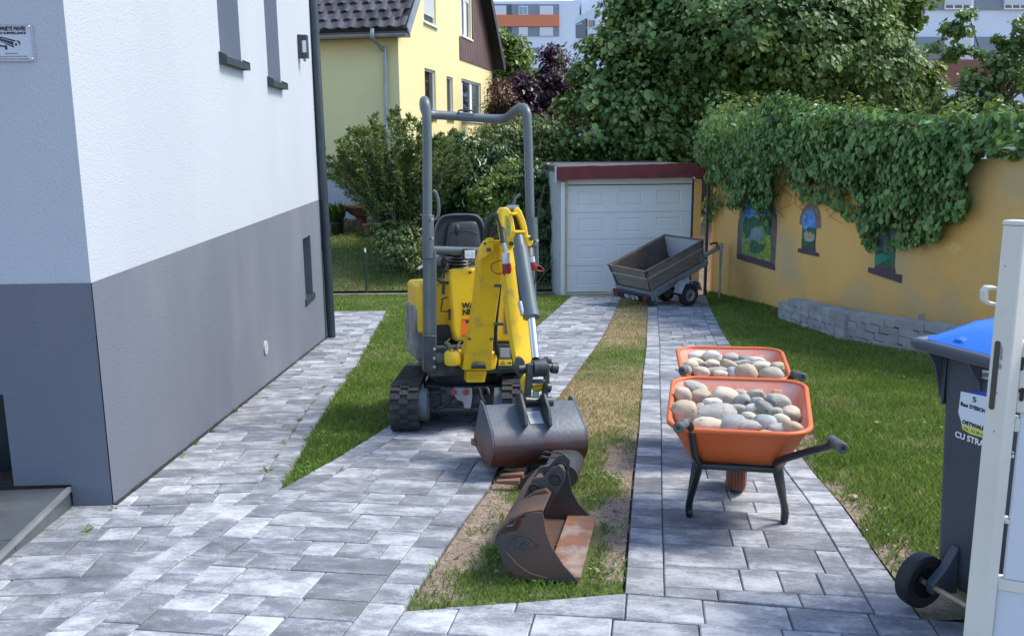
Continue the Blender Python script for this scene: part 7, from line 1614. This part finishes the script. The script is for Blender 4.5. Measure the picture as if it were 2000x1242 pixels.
front = [
 (328, 313, 130, 50, 15, 'grey', 'long flat grey stone leaning on the back edge of the nearer barrow'), (255, 358, 90, 85, 0, 'pink', 'pinkish stone in the back corner of the nearer barrow'),
 (360, 365, 115, 80, 5, 'tan', 'tan stone with dark band between pinkish stone and large cream stone, nearer barrow'), (500, 368, 150, 105, 0, 'cream', 'large round cream stone at the back of the nearer barrow heap'),
 (262, 450, 125, 120, -8, 'tan', 'big blunt tan stone touching the side of the nearer barrow above its worn grip'), (400, 482, 290, 125, -14, 'grey', 'largest stone of the nearer barrow, long smooth grey-brown oval'),
 (415, 547, 165, 90, 6, 'cream', 'cream stone at the front rim below the largest grey-brown oval'), (430, 405, 95, 45, 0, 'white', 'pale stone peeking out behind the largest grey-brown oval'),
 (592, 355, 75, 42, 0, 'grey', 'small grey stone right behind the large cream stone'), (612, 390, 82, 68, 10, 'grey', 'mottled grey stone beside the large cream stone'),
 (680, 355, 95, 42, 0, 'green', 'flat greenish stone at the ribbed nose of the nearer barrow'), (583, 450, 122, 74, 4, 'grey', 'light grey stone in the middle of the nearer heap'),
 (675, 442, 78, 62, 0, 'white', 'pale stone right of the middle grey one in the nearer heap'), (548, 532, 140, 92, -22, 'blue', 'blue-grey striped stone slanting up from the front rim'),
 (648, 503, 88, 76, 0, 'cream', 'small round cream stone lying on top near the front rim'), (742, 527, 112, 125, 0, 'blue', 'upright blue-grey egg-shaped stone near the front rim'),
 (628, 577, 158, 66, 0, 'grey', 'wide speckled grey stone pressed against the front rim'), (755, 602, 104, 28, 0, 'pink', 'thin pinkish stone flush with the front rim'),
 (832, 512, 104, 80, 5, 'cream', 'cream stone with a brown vein beside the blue-grey egg'), (805, 460, 64, 50, 0, 'grey', 'small plain grey stone above the brown-veined one'),
 (888, 466, 98, 92, 0, 'cream', 'cream-grey stone against the far side of the nearer tray'), (820, 395, 124, 78, 22, 'green', 'oblong green-grey stone at the back beside the dusty tray nose'),
 (738, 432, 108, 60, 32, 'dark', 'dark striped stone in the centre of the nearer heap'), (715, 372, 66, 42, -10, 'dark', 'small dark stone at the back between two greenish ones'),
 (782, 402, 54, 54, 0, 'dark', 'smallest round dark stone beside the oblong green-grey one'), (898, 548, 108, 58, 10, 'brown', 'brown flattened stone near the tray corner by the bent handle'),
 (905, 582, 66, 50, 0, 'brown', 'small brown stone tucked under the flattened brown one'), (848, 594, 146, 60, 4, 'grey', 'long beige-grey stone on the front rim by the bent handle'), (690, 398, 66, 46, 0, 'grey', 'small grey pebble just behind the dark striped stone')]
for i, s in enumerate(front): place(MB1, .505+.018*math.sin(i*2.1), *s[:6], s[6], i)
rear = [
 (350, 130, 115, 60, 0, 'white', 'dusty white stone at the back of the farther barrow'), (432, 132, 100, 58, 5, 'white', 'chalky rounded stone at the back centre of the farther barrow'),
 (545, 140, 100, 50, 8, 'grey', 'flat grey stone at the nose of the farther barrow'), (625, 152, 110, 42, 8, 'dark', 'dark slab-like stone at the nose of the farther barrow'),
 (325, 162, 86, 44, 0, 'cream', 'flat cream stone by the inner wall of the farther barrow'), (300, 190, 86, 72, 0, 'cream', 'round cream stone near the worn grip of the farther barrow'),
 (375, 186, 56, 40, 0, 'grey', 'small grey stone between two cream ones in the farther barrow'), (432, 184, 96, 60, -5, 'cream', 'speckled cream stone in the middle of the farther barrow'),
 (263, 216, 62, 62, 0, 'grey', 'grey stone wedged in the corner of the farther barrow'), (364, 222, 78, 54, 0, 'pink', 'pinkish pale stone at the front of the farther barrow'),
 (455, 226, 146, 54, -4, 'grey', 'long grey stone along the front of the farther barrow'), (480, 247, 80, 34, 0, 'cream', 'cream stone half hidden by the rim between the two barrows'),
 (525, 182, 100, 46, 22, 'brown', 'brown twisted stone in the middle of the farther barrow'), (552, 228, 84, 66, 30, 'blue', 'blue-grey slanting stone at the front of the farther barrow'),
 (600, 178, 108, 36, -8, 'grey', 'thin grey slab stone in the farther barrow behind the oval one'), (652, 182, 84, 36, 0, 'dark', 'thin dark stone beside the grey slab in the farther barrow'),
 (630, 222, 124, 92, 32, 'tan', 'big slanting tan oval stone of the farther barrow'), (716, 198, 106, 74, -6, 'cream', 'large creamy stone in the right half of the farther heap'.replace('in the right half of', 'beside the slanting tan oval of')),
 (784, 232, 118, 84, 10, 'green', 'greenish-cream stone in the front corner of the farther barrow'), (816, 192, 76, 52, 0, 'tan', 'tan stone in the back corner of the farther barrow'),
 (690, 160, 90, 40, 6, 'white', 'whitish stone lying high at the back of the farther heap')]
for i, s in enumerate(rear): place(MB2, .525+.012*math.sin(i*1.7), *s[:6], s[6], i+40)
for M, zz, nm in ((MB1, .43, 'nearer'), (MB2, .43, 'farther')):
    for i in range(5):
        for j in range(5):
            k = random.choice(['cream', 'tan', 'grey', 'brown', 'green', 'grey'])
            stone(M, (-.145+.073*i+random.uniform(-.015, .015), -.155+.095*j+random.uniform(-.02, .02), zz+.015*j+random.uniform(-.01, .02)), (random.uniform(.042, .056), random.uniform(.045, .058), random.uniform(.032, .042)), random.uniform(-.4, .4), k, 'river stone of the lower layer half buried in the %s wheelbarrow' % nm, group='lower layer of stones in the %s wheelbarrow' % nm, seed=i*7+j+100)
# loose stones on the lawn
for (x, y, w, k, lb) in ((1666, 972, 9, 'pink', 'pale stone lying in the thin grass beside the barrow paving'), (1691, 1037, 4, 'white', 'tiny white stone in the bare earth at the lawn edge'), (1226, 587+28, 3.5, 'white', None)):
    if lb is None: continue
    p = G(x, y, .03); s = (p-C0).length/F; stone(Matrix.Translation(p), (0, 0, .004), (w*s, w*s*.8, w*s*.55), 0, k, lb, 'loose_stone', 'loose stones in the lawn', seed=x)
# ================================================================== TRAILER
M_wood = mat('grey_ply', (.24, .205, .18), (.17, .15, .135), scale=4, rough=.85, stretch=(1, 1, 5), detail=8, c3=(.24, .19, .165), s3=3, lo3=.5, hi3=.75, bump=.002)
M_plyin = mat('ply_inside', (.055, .045, .04), (.09, .08, .075), scale=4, rough=.85, c3=(.42, .40, .38), s3=26, lo3=.66, hi3=.72, detail=8)
M_galv = mat('galvanised', (.30, .34, .38), (.40, .43, .46), scale=6, rough=.45, metal=.35); M_wht2 = mat('pale_inner_board', (.36, .39, .41), (.42, .44, .45), scale=4, rough=.7)
pB = P(1261, 531, 14.15); pA = P(1197, 522, 14.75); pC = P(1373, 469, 14.85)
Lx = (pC-pB); TLn = Lx.length; Lx.normalize(); Wx = (pA-pB); Wx = (Wx-Lx*Wx.dot(Lx)); TWn = .92; Wx.normalize(); Zx = Lx.cross(Wx); Zx = Zx if Zx.z > 0 else -Zx
print('trailer', TLn, (pA-pB).length, Zx)
TM = Matrix(((Lx.x, Wx.x, Zx.x, pB.x), (Lx.y, Wx.y, Zx.y, pB.y), (Lx.z, Wx.z, Zx.z, pB.z), (0, 0, 0, 1)))
trl = empty('utility_trailer', Matrix.Translation(P(1270, 600, 14.3)), 'small grey box trailer tipped back on its tail in front of the garage', 'trailer')
tb_ = lambda p: p
L_, W2, H2 = TLn, TWn, .36
def slab(name, a, m, **k): return MB(TM).hexa(*a).build(name, m, trl, **k)
ti = .05   # boards lean out towards the top
def board(name, A, B_, inward, m, h0=-H2, h1=0, lab=None):
    a, c = Vector(A), Vector(B_); iw = Vector(inward)
    q0 = [a+iw*ti+Vector((0, 0, h0)), c+iw*ti+Vector((0, 0, h0)), c+Vector((0, 0, h1)), a+Vector((0, 0, h1))]; q1 = [p+iw*.018 for p in q0]
    return MB(TM).hexa(q0, q1).build(name, m, trl, smooth=0)
board('side_board', (.012, 0, 0), (L_-.012, 0, 0), (0, 1, 0), M_wood); board('side_board', (.012, W2, 0), (L_-.012, W2, 0), (0, -1, 0), M_wood)
board('tail_board', (0, .0, 0), (0, W2, 0), (1, 0, 0), M_wood); board('head_board', (L_, 0, 0), (L_, W2, 0), (-1, 0, 0), M_wood)
# linings
for A, B_, iw, m in (((.03, W2-.03, -.012), (L_-.03, W2-.03, -.012), (0, -1, 0), M_plyin), ((L_-.03, .03, -.012), (L_-.03, W2-.03, -.012), (-1, 0, 0), M_wht2), ((.03, .03, -.012), (L_-.03, .03, -.012), (0, 1, 0), M_plyin)):
    a, c = Vector(A), Vector(B_); iv = Vector(iw); MB(TM).hexa([a+iv*ti+Vector((0, 0, -H2+.02)), c+iv*ti+Vector((0, 0, -H2+.02)), c, a], [p+iv*.006 for p in (a+iv*ti+Vector((0, 0, -H2+.02)), c+iv*ti+Vector((0, 0, -H2+.02)), c, a)]).build('lining', m, trl, smooth=0)
MB(TM).box((L_/2, W2/2, -H2-.012), (L_-.06, W2-.08, .02)).build('floor_board', M_plyin, trl, smooth=0)
mb = MB(TM); pr = .003
for A, B_ in (((0, 0), (L_, 0)), ((0, W2), (L_, W2)), ((0, 0), (0, W2)), ((L_, 0), (L_, W2))):
    a, c = Vector((*A, .006)), Vector((*B_, .006)); mb.tube([a, c], .02, 4, sq=(.014, .012)) if 0 else mb.box(((A[0]+B_[0])/2, (A[1]+B_[1])/2, .004), (abs(A[0]-B_[0])+.03, abs(A[1]-B_[1])+.03, .012))
mb.build('top_rail', mat('rail_brown', (.10, .065, .05), (.17, .13, .11), scale=6, rough=.6), trl, smooth=0)
for z in (-.14, ):
    o = ti*(-z/H2)
    mb = MB(TM); mb.box((L_/2, o-.006, z), (L_-.03, .012, .022)); mb.box((o-.006, W2/2, z), (.012, W2-.03, .022)); mb.build('hem_strip', M_galv, trl, smooth=0)
for x, y in ((0, 0), (L_, 0), (0, W2), (L_, W2)):
    sx, sy = (1 if x == 0 else -1), (1 if y == 0 else -1); MB(TM).hexa([Vector((x-sx*.008, y-sy*.008, 0)), Vector((x+sx*.03, y-sy*.008, 0)), Vector((x+sx*.03, y+sy*.03, 0)), Vector((x-sx*.008, y+sy*.03, 0))], [Vector((x-sx*.008+sx*ti, y-sy*.008+sy*ti, -H2)), Vector((x+sx*.03+sx*ti, y-sy*.008+sy*ti, -H2)), Vector((x+sx*.03+sx*ti, y+sy*.03+sy*ti, -H2)), Vector((x-sx*.008+sx*ti, y+sy*.03+sy*ti, -H2))]).build('corner_post', mat('dark_corner', (.04, .03, .028), rough=.6), trl, smooth=0)
MB(TM).hexa([(.02, .02, -H2-.025), (L_+.05, .02, -H2-.025), (L_+.05, W2-.02, -H2-.025), (.02, W2-.02, -H2-.025)], [(.02, .04, -H2-.165), (L_+.05, .04, -H2-.115), (L_+.05, W2-.04, -H2-.115), (.02, W2-.04, -H2-.165)]).build('chassis', M_galv, trl, bevel=.006)
MB(TM).box((L_/2, W2/2, -H2-.022), (L_+.02, W2-.03, .012)).build('chassis_lip', M_galv, trl, smooth=0)
# light bar with number plate
lbm = MB(TM).box((-.03, W2/2, -H2-.125), (.05, W2*.98, .13)).build('light_bar', mat('light_bar_black', (.02, .03, .045), rough=.45), trl, bevel=.012)
M_plate = mat('plate_black', (.006, .006, .007), rough=.4); MB(TM).box((-.057, W2*.46, -H2-.13), (.004, .46, .10)).build('number_plate', M_plate, lbm, smooth=0)
mo = TM @ Vector((-.0595, W2*.46+.19, -H2-.162)); text('4221 QZ 90', .095, mo, -Wx, Zx, M_wht, lbm, bold=.002, squash=.72)
for y in (.09, W2-.13): MB(TM).cyl((-.055, y, -H2-.11), (-.075, y, -H2-.11), .038, 16).build('tail_light', mat('red_lens', (.35, .015, .01), rough=.2), lbm)
# wheels: ground contact at photo (1344,601)
for px_, py_, d_, near_ in ((1344, 578, 14.42, True), (1300, 575, 15.3, False)):
    c = P(px_, py_, d_); c.z = -SLOPE*c.y+.030+.185; ax = Vector((Wx.x, Wx.y, 0)).normalized()
    Zr = Vector((0, 0, 1)); xr_ = ax.cross(Zr); Tm = Matrix(((xr_.x, Zr.x, -ax.x, c.x), (xr_.y, Zr.y, -ax.y, c.y), (xr_.z, Zr.z, -ax.z, c.z), (0, 0, 0, 1)))
    wh_ = MB(Tm).lathe([(.10, -.05), (.13, -.062), (.16, -.062), (.18, -.045), (.185, 0), (.18, .045), (.16, .062), (.13, .062), (.10, .05)], n=36).build('tyre', mat('tyre_black', (.015, .016, .018), (.03, .03, .032), scale=8, rough=.75), trl)
    MB(Tm).lathe([(0, .03), (.035, .035), (.045, .02), (.07, .015), (.085, .03), (.10, .052), (.105, .045), (.10, -.045), (0, -.03)], n=30).build('rim', mat('rim_grey', (.30, .32, .33), (.2, .21, .22), scale=12, rough=.5), wh_)
    MB(Tm).lathe([(0, .06), (.022, .055), (.025, .03), (0, .03)], n=14).build('hub_cap', M_dk, wh_)
    mb = MB(Tm)
    for k in range(5): a = k*1.2566; mb.cyl((.055*math.cos(a), .055*math.sin(a), .02), (.055*math.cos(a), .055*math.sin(a), .032), .007, 6)
    mb.build('wheel_nut', M_dk, wh_)
    if near_:
        mb = MB(Tm); arc = [(.225*math.cos(a), .225*math.sin(a)) for a in np.linspace(R(15), R(165), 9)]
        arc = [(.24, .06), (.17, .20), (.10, .235), (-.10, .235), (-.17, .19), (-.24, .05)]
        rr0_ = [Vector((x, y, z)) for z in (-.09,) for x, y in arc]; mb.loft([[Vector((x, y, -.10)), Vector((x, y, .085)), Vector((x*.97, y*.96, .085)), Vector((x*.97, y*.96, -.10))] for x, y in arc]); mb.build('mudguard', M_galv, trl, bevel=.003)
mb = MB(); a_ = P(1344, 580, 14.5); c_ = P(1300, 575, 15.2); a_.z = c_.z = -SLOPE*14.9+.2; mb.cyl(a_, c_, .025, 10); mb.build('axle', M_dk, trl)
mb = MB(TM); mb.tube([(L_*.3, W2/2, -H2-.15), (L_+.05, W2/2, -H2-.14), (L_+.80, W2/2, -H2-.15)], .03, 4, sq=(.028, .03)); db = mb.build('drawbar', M_galv, trl, smooth=0)
mb = MB(TM); mb.tube([(L_+.70, W2/2, -H2-.13), (L_+.74, W2/2, -H2-.06), (L_+.66, W2/2, -H2-.02), (L_+.58, W2/2, -H2-.01)], .018, 8, smooth=4); mb.ball((L_+.81, W2/2, -H2-.15), .045); mb.build('coupling', M_dk, db)
mb = MB(); j = TM @ Vector((L_+.77, W2/2-.05, -H2-.13)); mb.tube([j+Vector((0, 0, .06)), Vector((j.x, j.y, -SLOPE*j.y+.04))], .02, 8); mb.tube([j+Vector((0, 0, .06)), j+Vector((0, 0, -.3))], .028, 8); mb.build('prop_stand', M_galv, db)
mb = MB(TM); mb.tube([(.03, .12, -H2-.17), (-.02, .10, -H2-.24), (.05, .06, -H2-.25), (.12, .05, -H2-.18)], .008, 6, smooth=4); mb.build('cable', M_dk, trl)
for x, y in ((.45, .03), (L_+.02, .03)): MB(TM).box((x, y, -H2-.07), (.03, .01, .02)).build('reflector', mat('red_lens', (.35, .015, .01)), trl, smooth=0)
# ================================================================== WHEELIE BIN
M_bin = mat('bin_grey', (.045, .055, .075), (.052, .063, .084), scale=4, rough=.5, bump=.0006, bscale=200); M_blue = mat('bin_lid_blue', (.006, .12, .62), (.01, .13, .52), scale=4, rough=.38); M_btl = mat('bin_tyre', (.012, .013, .015), rough=.6)
bO = Vector((1.745, 2.548, -SLOPE*2.85+.030)); BM = Matrix.Translation(bO) @ Matrix.Rotation(R(21), 4, 'Z')
# local frame: the back (hinge, wheels, labels) faces -x, the axle runs along y
bin_ = empty('wheelie_bin', BM, 'dark grey wheeled rubbish bin with blue lid standing behind the cream gate', 'rubbish bin')
bh = .958
def bring(z, x0, x1, y0, y1, r): return rring(x0, x1, y0, y1, z, r, 4)
mb = MB(BM); mb.loft([bring(.06, .03, .50, .02, .525, .03), bring(.13, .0, .52, .01, .538, .03), bring(.80, -.035, .62, -.005, .543, .03), bring(bh, -.042, .64, -.01, .545, .03)]); body = mb.build('body', M_bin, bin_, smooth=40)
mb = MB(BM); mb.loft([bring(bh-.03, -.05, .66, -.03, .565, .04), bring(bh-.035, -.075, .69, -.05, .59, .05), bring(bh-.004, -.075, .69, -.05, .59, .05), bring(bh+.0, -.06, .67, -.03, .565, .05)]); mb.build('collar', M_bin, body, smooth=40)
# the round carrying rail behind the hinge and its curved corner webs
mb = MB(BM); mb.tube([(.02, .64, bh-.012), (-.06, .635, bh-.012), (-.115, .59, bh-.005), (-.125, .5, bh), (-.125, .05, bh), (-.115, -.05, bh-.005), (-.06, -.10, bh-.012)], .021, 14, smooth=4); mb.build('handle', M_bin, bin_, smooth=50)
for y in (.545, .38, .14, -.01):
    MB(BM).prism([(-.115, y, bh-.018), (-.036, y, bh-.018), (-.036, y, bh-.20 if y > .5 else bh-.15), (-.05, y, bh-.15 if y > .5 else bh-.10), (-.075, y, bh-.075)], (0, .008, 0)).build('rib', M_bin, body, bevel=.002)
MB(BM).prism([(-.036, .546, bh-.02), (.10, .60, bh-.02), (.10, .60, bh-.07), (.05, .585, bh-.13), (.0, .555, bh-.22), (-.036, .546, bh-.22)], (.0, -.012, 0)).build('corner_web', M_bin, body, bevel=.003)
def lidring(s, z): return [Vector((p.x, p.y, z(p.x))) for p in rring(-.09+s, .70-s, -.065+s, .615-s, 0, .07, 5)]
sl3 = lambda b0: (lambda x: b0+.085*math.sin(max(0, min(1, (x+.09)/.80))*math.pi*.85))
mb = MB(BM); mb.loft([lidring(.004, lambda x: bh+.003), lidring(.0, lambda x: bh+.014+.012*max(0, x)), lidring(.02, lambda x: bh+.024+.03*max(0, x)), lidring(.09, sl3(bh+.032)), lidring(.2, sl3(bh+.038))]); lid = mb.build('lid', M_blue, bin_, smooth=50)
for y in (.08, .26, .44):
    MB(BM).hexa([(-.07, y, bh+.018), (.35, y, bh+.07), (.35, y+.05, bh+.07), (-.07, y+.05, bh+.018)], [(-.07, y+.01, bh+.034), (.35, y+.01, bh+.10), (.35, y+.04, bh+.10), (-.07, y+.04, bh+.034)]).build('lid_rib', M_blue, lid, bevel=.006)
for y in (.50, .03):
    T = BM @ Matrix.Translation((-.105, y, .100)) @ Matrix.Rotation(math.pi/2, 4, 'X')
    wt_ = MB(T).lathe([(.056, -.026), (.088, -.030), (.098, -.022), (.100, 0), (.098, .022), (.088, .030), (.056, .026)], n=36).build('wheel', M_btl, bin_)
    MB(T).lathe([(0, -.006), (.018, -.010), (.022, .004), (.050, .006), (.057, .02), (.057, -.02), (.048, .0), (0, .0)], n=30).build('hub', M_btl, wt_)
    for k in range(10): a = k*math.pi/5; MB(T).hexa([Vector((r_*math.cos(a+e), r_*math.sin(a+e), z)) for r_, e, z in ((.018, -.15, .004), (.055, -.04, .004), (.055, .04, .004), (.018, .15, .004))], [Vector((r_*math.cos(a+e), r_*math.sin(a+e), z)) for r_, e, z in ((.018, -.10, .018), (.055, -.02, .014), (.055, .02, .014), (.018, .10, .018))]).build('spoke', M_btl, wt_)
MB(BM).cyl((-.105, .0, .100), (-.105, .52, .100), .011, 12).build('axle', mat('rusty_axle', (.30, .20, .12), (.4, .33, .25), scale=20, rough=.5, metal=.5), bin_)
for y in (.43, .09): MB(BM).prism([(-.01, y, .24), (-.0, y, .06), (-.115, y, .075), (-.12, y, .115), (-.06, y, .17)], (0, .035, 0)).build('axle_bracket', M_bin, bin_, bevel=.005)
xs_ = BM.to_3x3() @ Vector((0, -1, 0)); yn_ = BM.to_3x3() @ Vector((-1, 0, 0))
def bside(y, z, o=.0): return BM @ Vector((-.035*(z-.13)/.67-o, y, z))
_n = (bside(.3, .3)-bside(.3, .7)).cross(xs_).normalized(); _n = _n if _n.dot(yn_) > 0 else -_n
def BQ(px_, py_, o=.002): return RP(px_, py_, bside(.2, .5)+_n*o, _n)
bu_ = (bside(.2, .7)-bside(.2, .5)).normalized()
lb_ = MB().prism([BQ(*p) for p in ((1877, 764), (1945, 778), (1945, 858), (1895, 844), (1880, 832), (1872, 805))], _n*.0006).build('address_label', mat('paper_white', (.62, .68, .74), rough=.6), body, smooth=0)
MB().prism([BQ(x, y, .0032) for x, y in ((1890, 764), (1945, 764), (1945, 778), (1922, 772))], _n*.0006).build('blue_band', mat('label_blue', (.02, .06, .45), rough=.5), lb_, smooth=0)
MB().prism([BQ(x, y, .0032) for x, y in ((1878, 828), (1945, 846), (1945, 862), (1895, 847), (1880, 838))], _n*.0006).build('yellow_band', mat('label_yellow', (.60, .58, .12), rough=.5), lb_, smooth=0)
text('5', .026, BQ(1899, 784, .0042), xs_, bu_, M_ink, lb_, bold=.0004, squash=1.3)
text('Rue D\'ESCHAU', .018, BQ(1876, 791, .0042), xs_, bu_, M_ink, lb_, bold=.0007, squash=1.0, space=1.1); text('OSTWALD', .018, BQ(1879, 826, .0042), xs_, bu_, M_ink, lb_, bold=.0007, squash=1.1)
text('Tél. : 03 88 60 9', .013, BQ(1882, 838, .0042), xs_, bu_, mat('label_green_ink', (.12, .15, .05), rough=.6), lb_, squash=1.1)
text('CU STRASBOURG', .030, BQ(1865, 852, .003), xs_, bu_, M_wht, body, bold=.0007, squash=1.0)
bc_ = MB().prism([BQ(*p) for p in ((1914, 721), (1945, 726), (1945, 742), (1913, 738))], _n*.0006).build('barcode_label', M_wlab, body, smooth=0)
for k in range(9): MB().prism([BQ(x, y, .0032) for x, y in ((1917+k*2.2, 728), (1918.1+k*2.2, 728.2), (1918.1+k*2.2, 737), (1917+k*2.2, 736.8))], _n*.0005).build('bar', M_ink, bc_, smooth=0)
# ================================================================== CREAM STEEL GATE, LEAF SWUNG OPEN
M_cg = mat('cream_gate_paint', (.66, .64, .57), (.58, .57, .51), scale=3, rough=.42, c3=(.34, .36, .37), s3=9, lo3=.70, hi3=.74, detail=8); M_slot = mat('slot_dark', (.06, .06, .045), rough=.8)
GD = 2.12
pt_ = P(1958, 440, GD); pt2 = P(1994, 440, GD); gwd = (pt2-pt_).length
gate = empty('steel_gate', Matrix.Translation((pt_.x, GD, -.2)), 'open cream painted steel gate leaf with chipped lock stile and latch', 'gate')
zt_g2 = pt_.z; zb_g = -SLOPE*GD-.0+.05
ga = Vector((.36, -.93, 0)).normalized(); ga = Vector((.62, -.78, 0)).normalized(); gn2 = Vector((-ga.y*-1, ga.x*-1, 0))
gn2 = Vector((-.78, -.62, 0)).normalized()             # leaf's long direction ga, edge direction towards the drive
ed = Vector((gn2.x, gn2.y, 0))
# stile section: edge face seen is gw wide; its left corner at pt_
st0 = Vector((pt_.x, GD, 0)); fw = .058; dw = .062
e_dir = Vector((.90, -.436, 0)).normalized()            # narrow (lock) face
l_dir = Vector((.97, .24, 0)).normalized()
e_dir = Vector((.97, -.22, 0)).normalized(); l_dir = Vector((.80, -.60, 0)).normalized()
q = [st0, st0+e_dir*.046, st0+e_dir*.046+Vector((.22, .97, 0))*.0, ]
# box stile: lock face along e_dir, face with keyholes along k_dir
k_dir = Vector((.955, -.30, 0)).normalized()
A0 = st0; A1 = st0+Vector((.034, -.034, 0)); A2 = A1+Vector((.034, .014, 0)); A3 = A0+Vector((.034, .014, 0))
mb = MB(); mb.prism([Vector((p.x, p.y, zb_g)) for p in (A0, A1, A2, A3)], (0, 0, zt_g2-zb_g)); sti = mb.build('stile', M_cg, gate, bevel=.004, seg=3)
mb = MB(); c_ = (A0+A1+A2+A3)/4; mb.prism([Vector((c_.x+(p.x-c_.x)*1.07, c_.y+(p.y-c_.y)*1.07, zt_g2+.0005)) for p in (A0, A1, A2, A3)], (0, 0, .012)); mb.build('cap', M_cg, sti, bevel=.004, seg=3)
fe = (A1-A0).normalized(); fnn = Vector((fe.y, -fe.x, 0)); fnn = fnn if fnn.y < 0 else -fnn
def FEp(x, y, o=.0008): return RP(x, y, A0+fnn*o, fnn)
sl_pts = []
zs0, zs1 = FEp(1946, 665).z, FEp(1938, 800).z; cxm = (FEp(1943, 730)-A0).dot(fe); rs_ = .0065
for a in np.linspace(0, math.pi, 9): sl_pts.append(A0+fe*(cxm+rs_*math.cos(a))+fnn*.0008+Vector((0, 0, zs0-rs_+rs_*math.sin(a))))
for a in np.linspace(math.pi, 2*math.pi, 9): sl_pts.append(A0+fe*(cxm+rs_*math.cos(a))+fnn*.0008+Vector((0, 0, zs1+rs_+rs_*math.sin(a))))
MB().prism(sl_pts, fnn*.0006).build('lock_slot', M_slot, sti, smooth=0)
k2 = (A2-A1).normalized(); kn = Vector((k2.y, -k2.x, 0)); kn = kn if kn.y < 0 else -kn
def FK(x, y, o=.0008): return RP(x, y, A1+kn*o, kn)
M_chip = mat('bare_zinc', (.17, .21, .26), (.26, .28, .30), scale=60, rough=.6)
for (x, y, w_, h_) in ((1962, 690, 3.4, 17), (1960, 715, 3.2, 8), (1966, 610, 1.2, 1.6), (1954, 768, 1.6, 2.4), (1970, 520, 1.2, 2.2), (1949, 842, 1.4, 3)):
    MB().prism([FEp(x-7+w_*math.cos(a)*random.uniform(.5, 1.2), y+h_*math.sin(a)*random.uniform(.7, 1.1), .001) for a in np.linspace(0, 6.0, 12)], fnn*.0003).build('paint_chip', M_chip, sti, smooth=0)
# keeper on the drive side
mb = MB(); K = [(1942, 562), (1926, 562), (1922, 568), (1922, 586), (1928, 592), (1942, 594)]
mb.tube([P(x, y, GD+.03) for x, y in K], .02, 4, sq=(.0045, .013), cap=True, up=(0, 1, 0)); mb.build('latch_keeper', M_cg, gate, bevel=.002)
# lock box and leaf frame receding to the right and towards the camera
lf_d = Vector((.93, -.37, 0)).normalized(); ln = Vector((lf_d.y, -lf_d.x, 0)); ln = ln if ln.y < 0 else -ln
B0 = A2+Vector((.0005, .004, 0))
def LQ(x, y, o=0): return RP(x, y, B0+ln*o, ln)
def leafbox(name, s0, s1, z0, z1, m, t=.036, par=gate, off=0): 
    mb = MB(); mb.prism([B0+lf_d*s0-ln*off+Vector((0, 0, z0)), B0+lf_d*s1-ln*off+Vector((0, 0, z0)), B0+lf_d*s1-ln*off+Vector((0, 0, z1)), B0+lf_d*s0-ln*off+Vector((0, 0, z1))], -ln*t); return mb.build(name, m, par, bevel=.002)
zz = lambda y: LQ(1990, y).z
lockb = leafbox('lock_box', .0, .19, zz(806), zz(668), M_cg)
for (y0, r_) in ((708, .008), (768, .008)):
    c_ = LQ(1996, y0, .0008); mb = MB(); mb.prism([c_+lf_d*(r_*math.cos(a))+Vector((0, 0, r_*math.sin(a)+.006)) for a in np.linspace(0, 6.0, 12)], ln*.0005); mb.prism([c_+lf_d*x_+Vector((0, 0, z_)) for x_, z_ in ((-.005, .004), (.005, .004), (.005, -.018), (0, -.021), (-.005, -.018))], ln*.0004); mb.build('keyhole', M_blk2, lockb, smooth=0)
leafbox('rail', .0, 1.2, zz(1158), zz(1137), M_cg); leafbox('rail', 0, 1.2, zz(1262), zz(1248), M_cg) if 0 else None
leafbox('rail_tab', .0, .0125, zz(1026), zz(1019), M_cg); leafbox('rail_tab', .0, .0125, zz(844), zz(818), M_cg)
M_gpan = mat('gate_panel_white', (.60, .64, .70), (.55, .60, .66), scale=2, rough=.4)
leafbox('upper_panel', .013, 1.2, zz(1136.5), zz(807), M_gpan, t=.02, off=.006); leafbox('lower_panel', .002, 1.2, zb_g, zz(1159), M_gpan, t=.02, off=.006)
# gate pillar the leaf would hang from is outside the frame; a wheel foot carries the leaf
p_ = B0+lf_d*1.15; MB().cyl((p_.x, p_.y, -SLOPE*max(p_.y, 0)+.03), (p_.x, p_.y, zb_g+.01), .02, 10).build('drop_bolt', M_cg, gate)
MB().box2((A0.x+.02, A0.y-.0, -SLOPE*GD+.028), (A0.x+.05, A0.y+.02, zb_g)).build('foot', M_cg, gate)
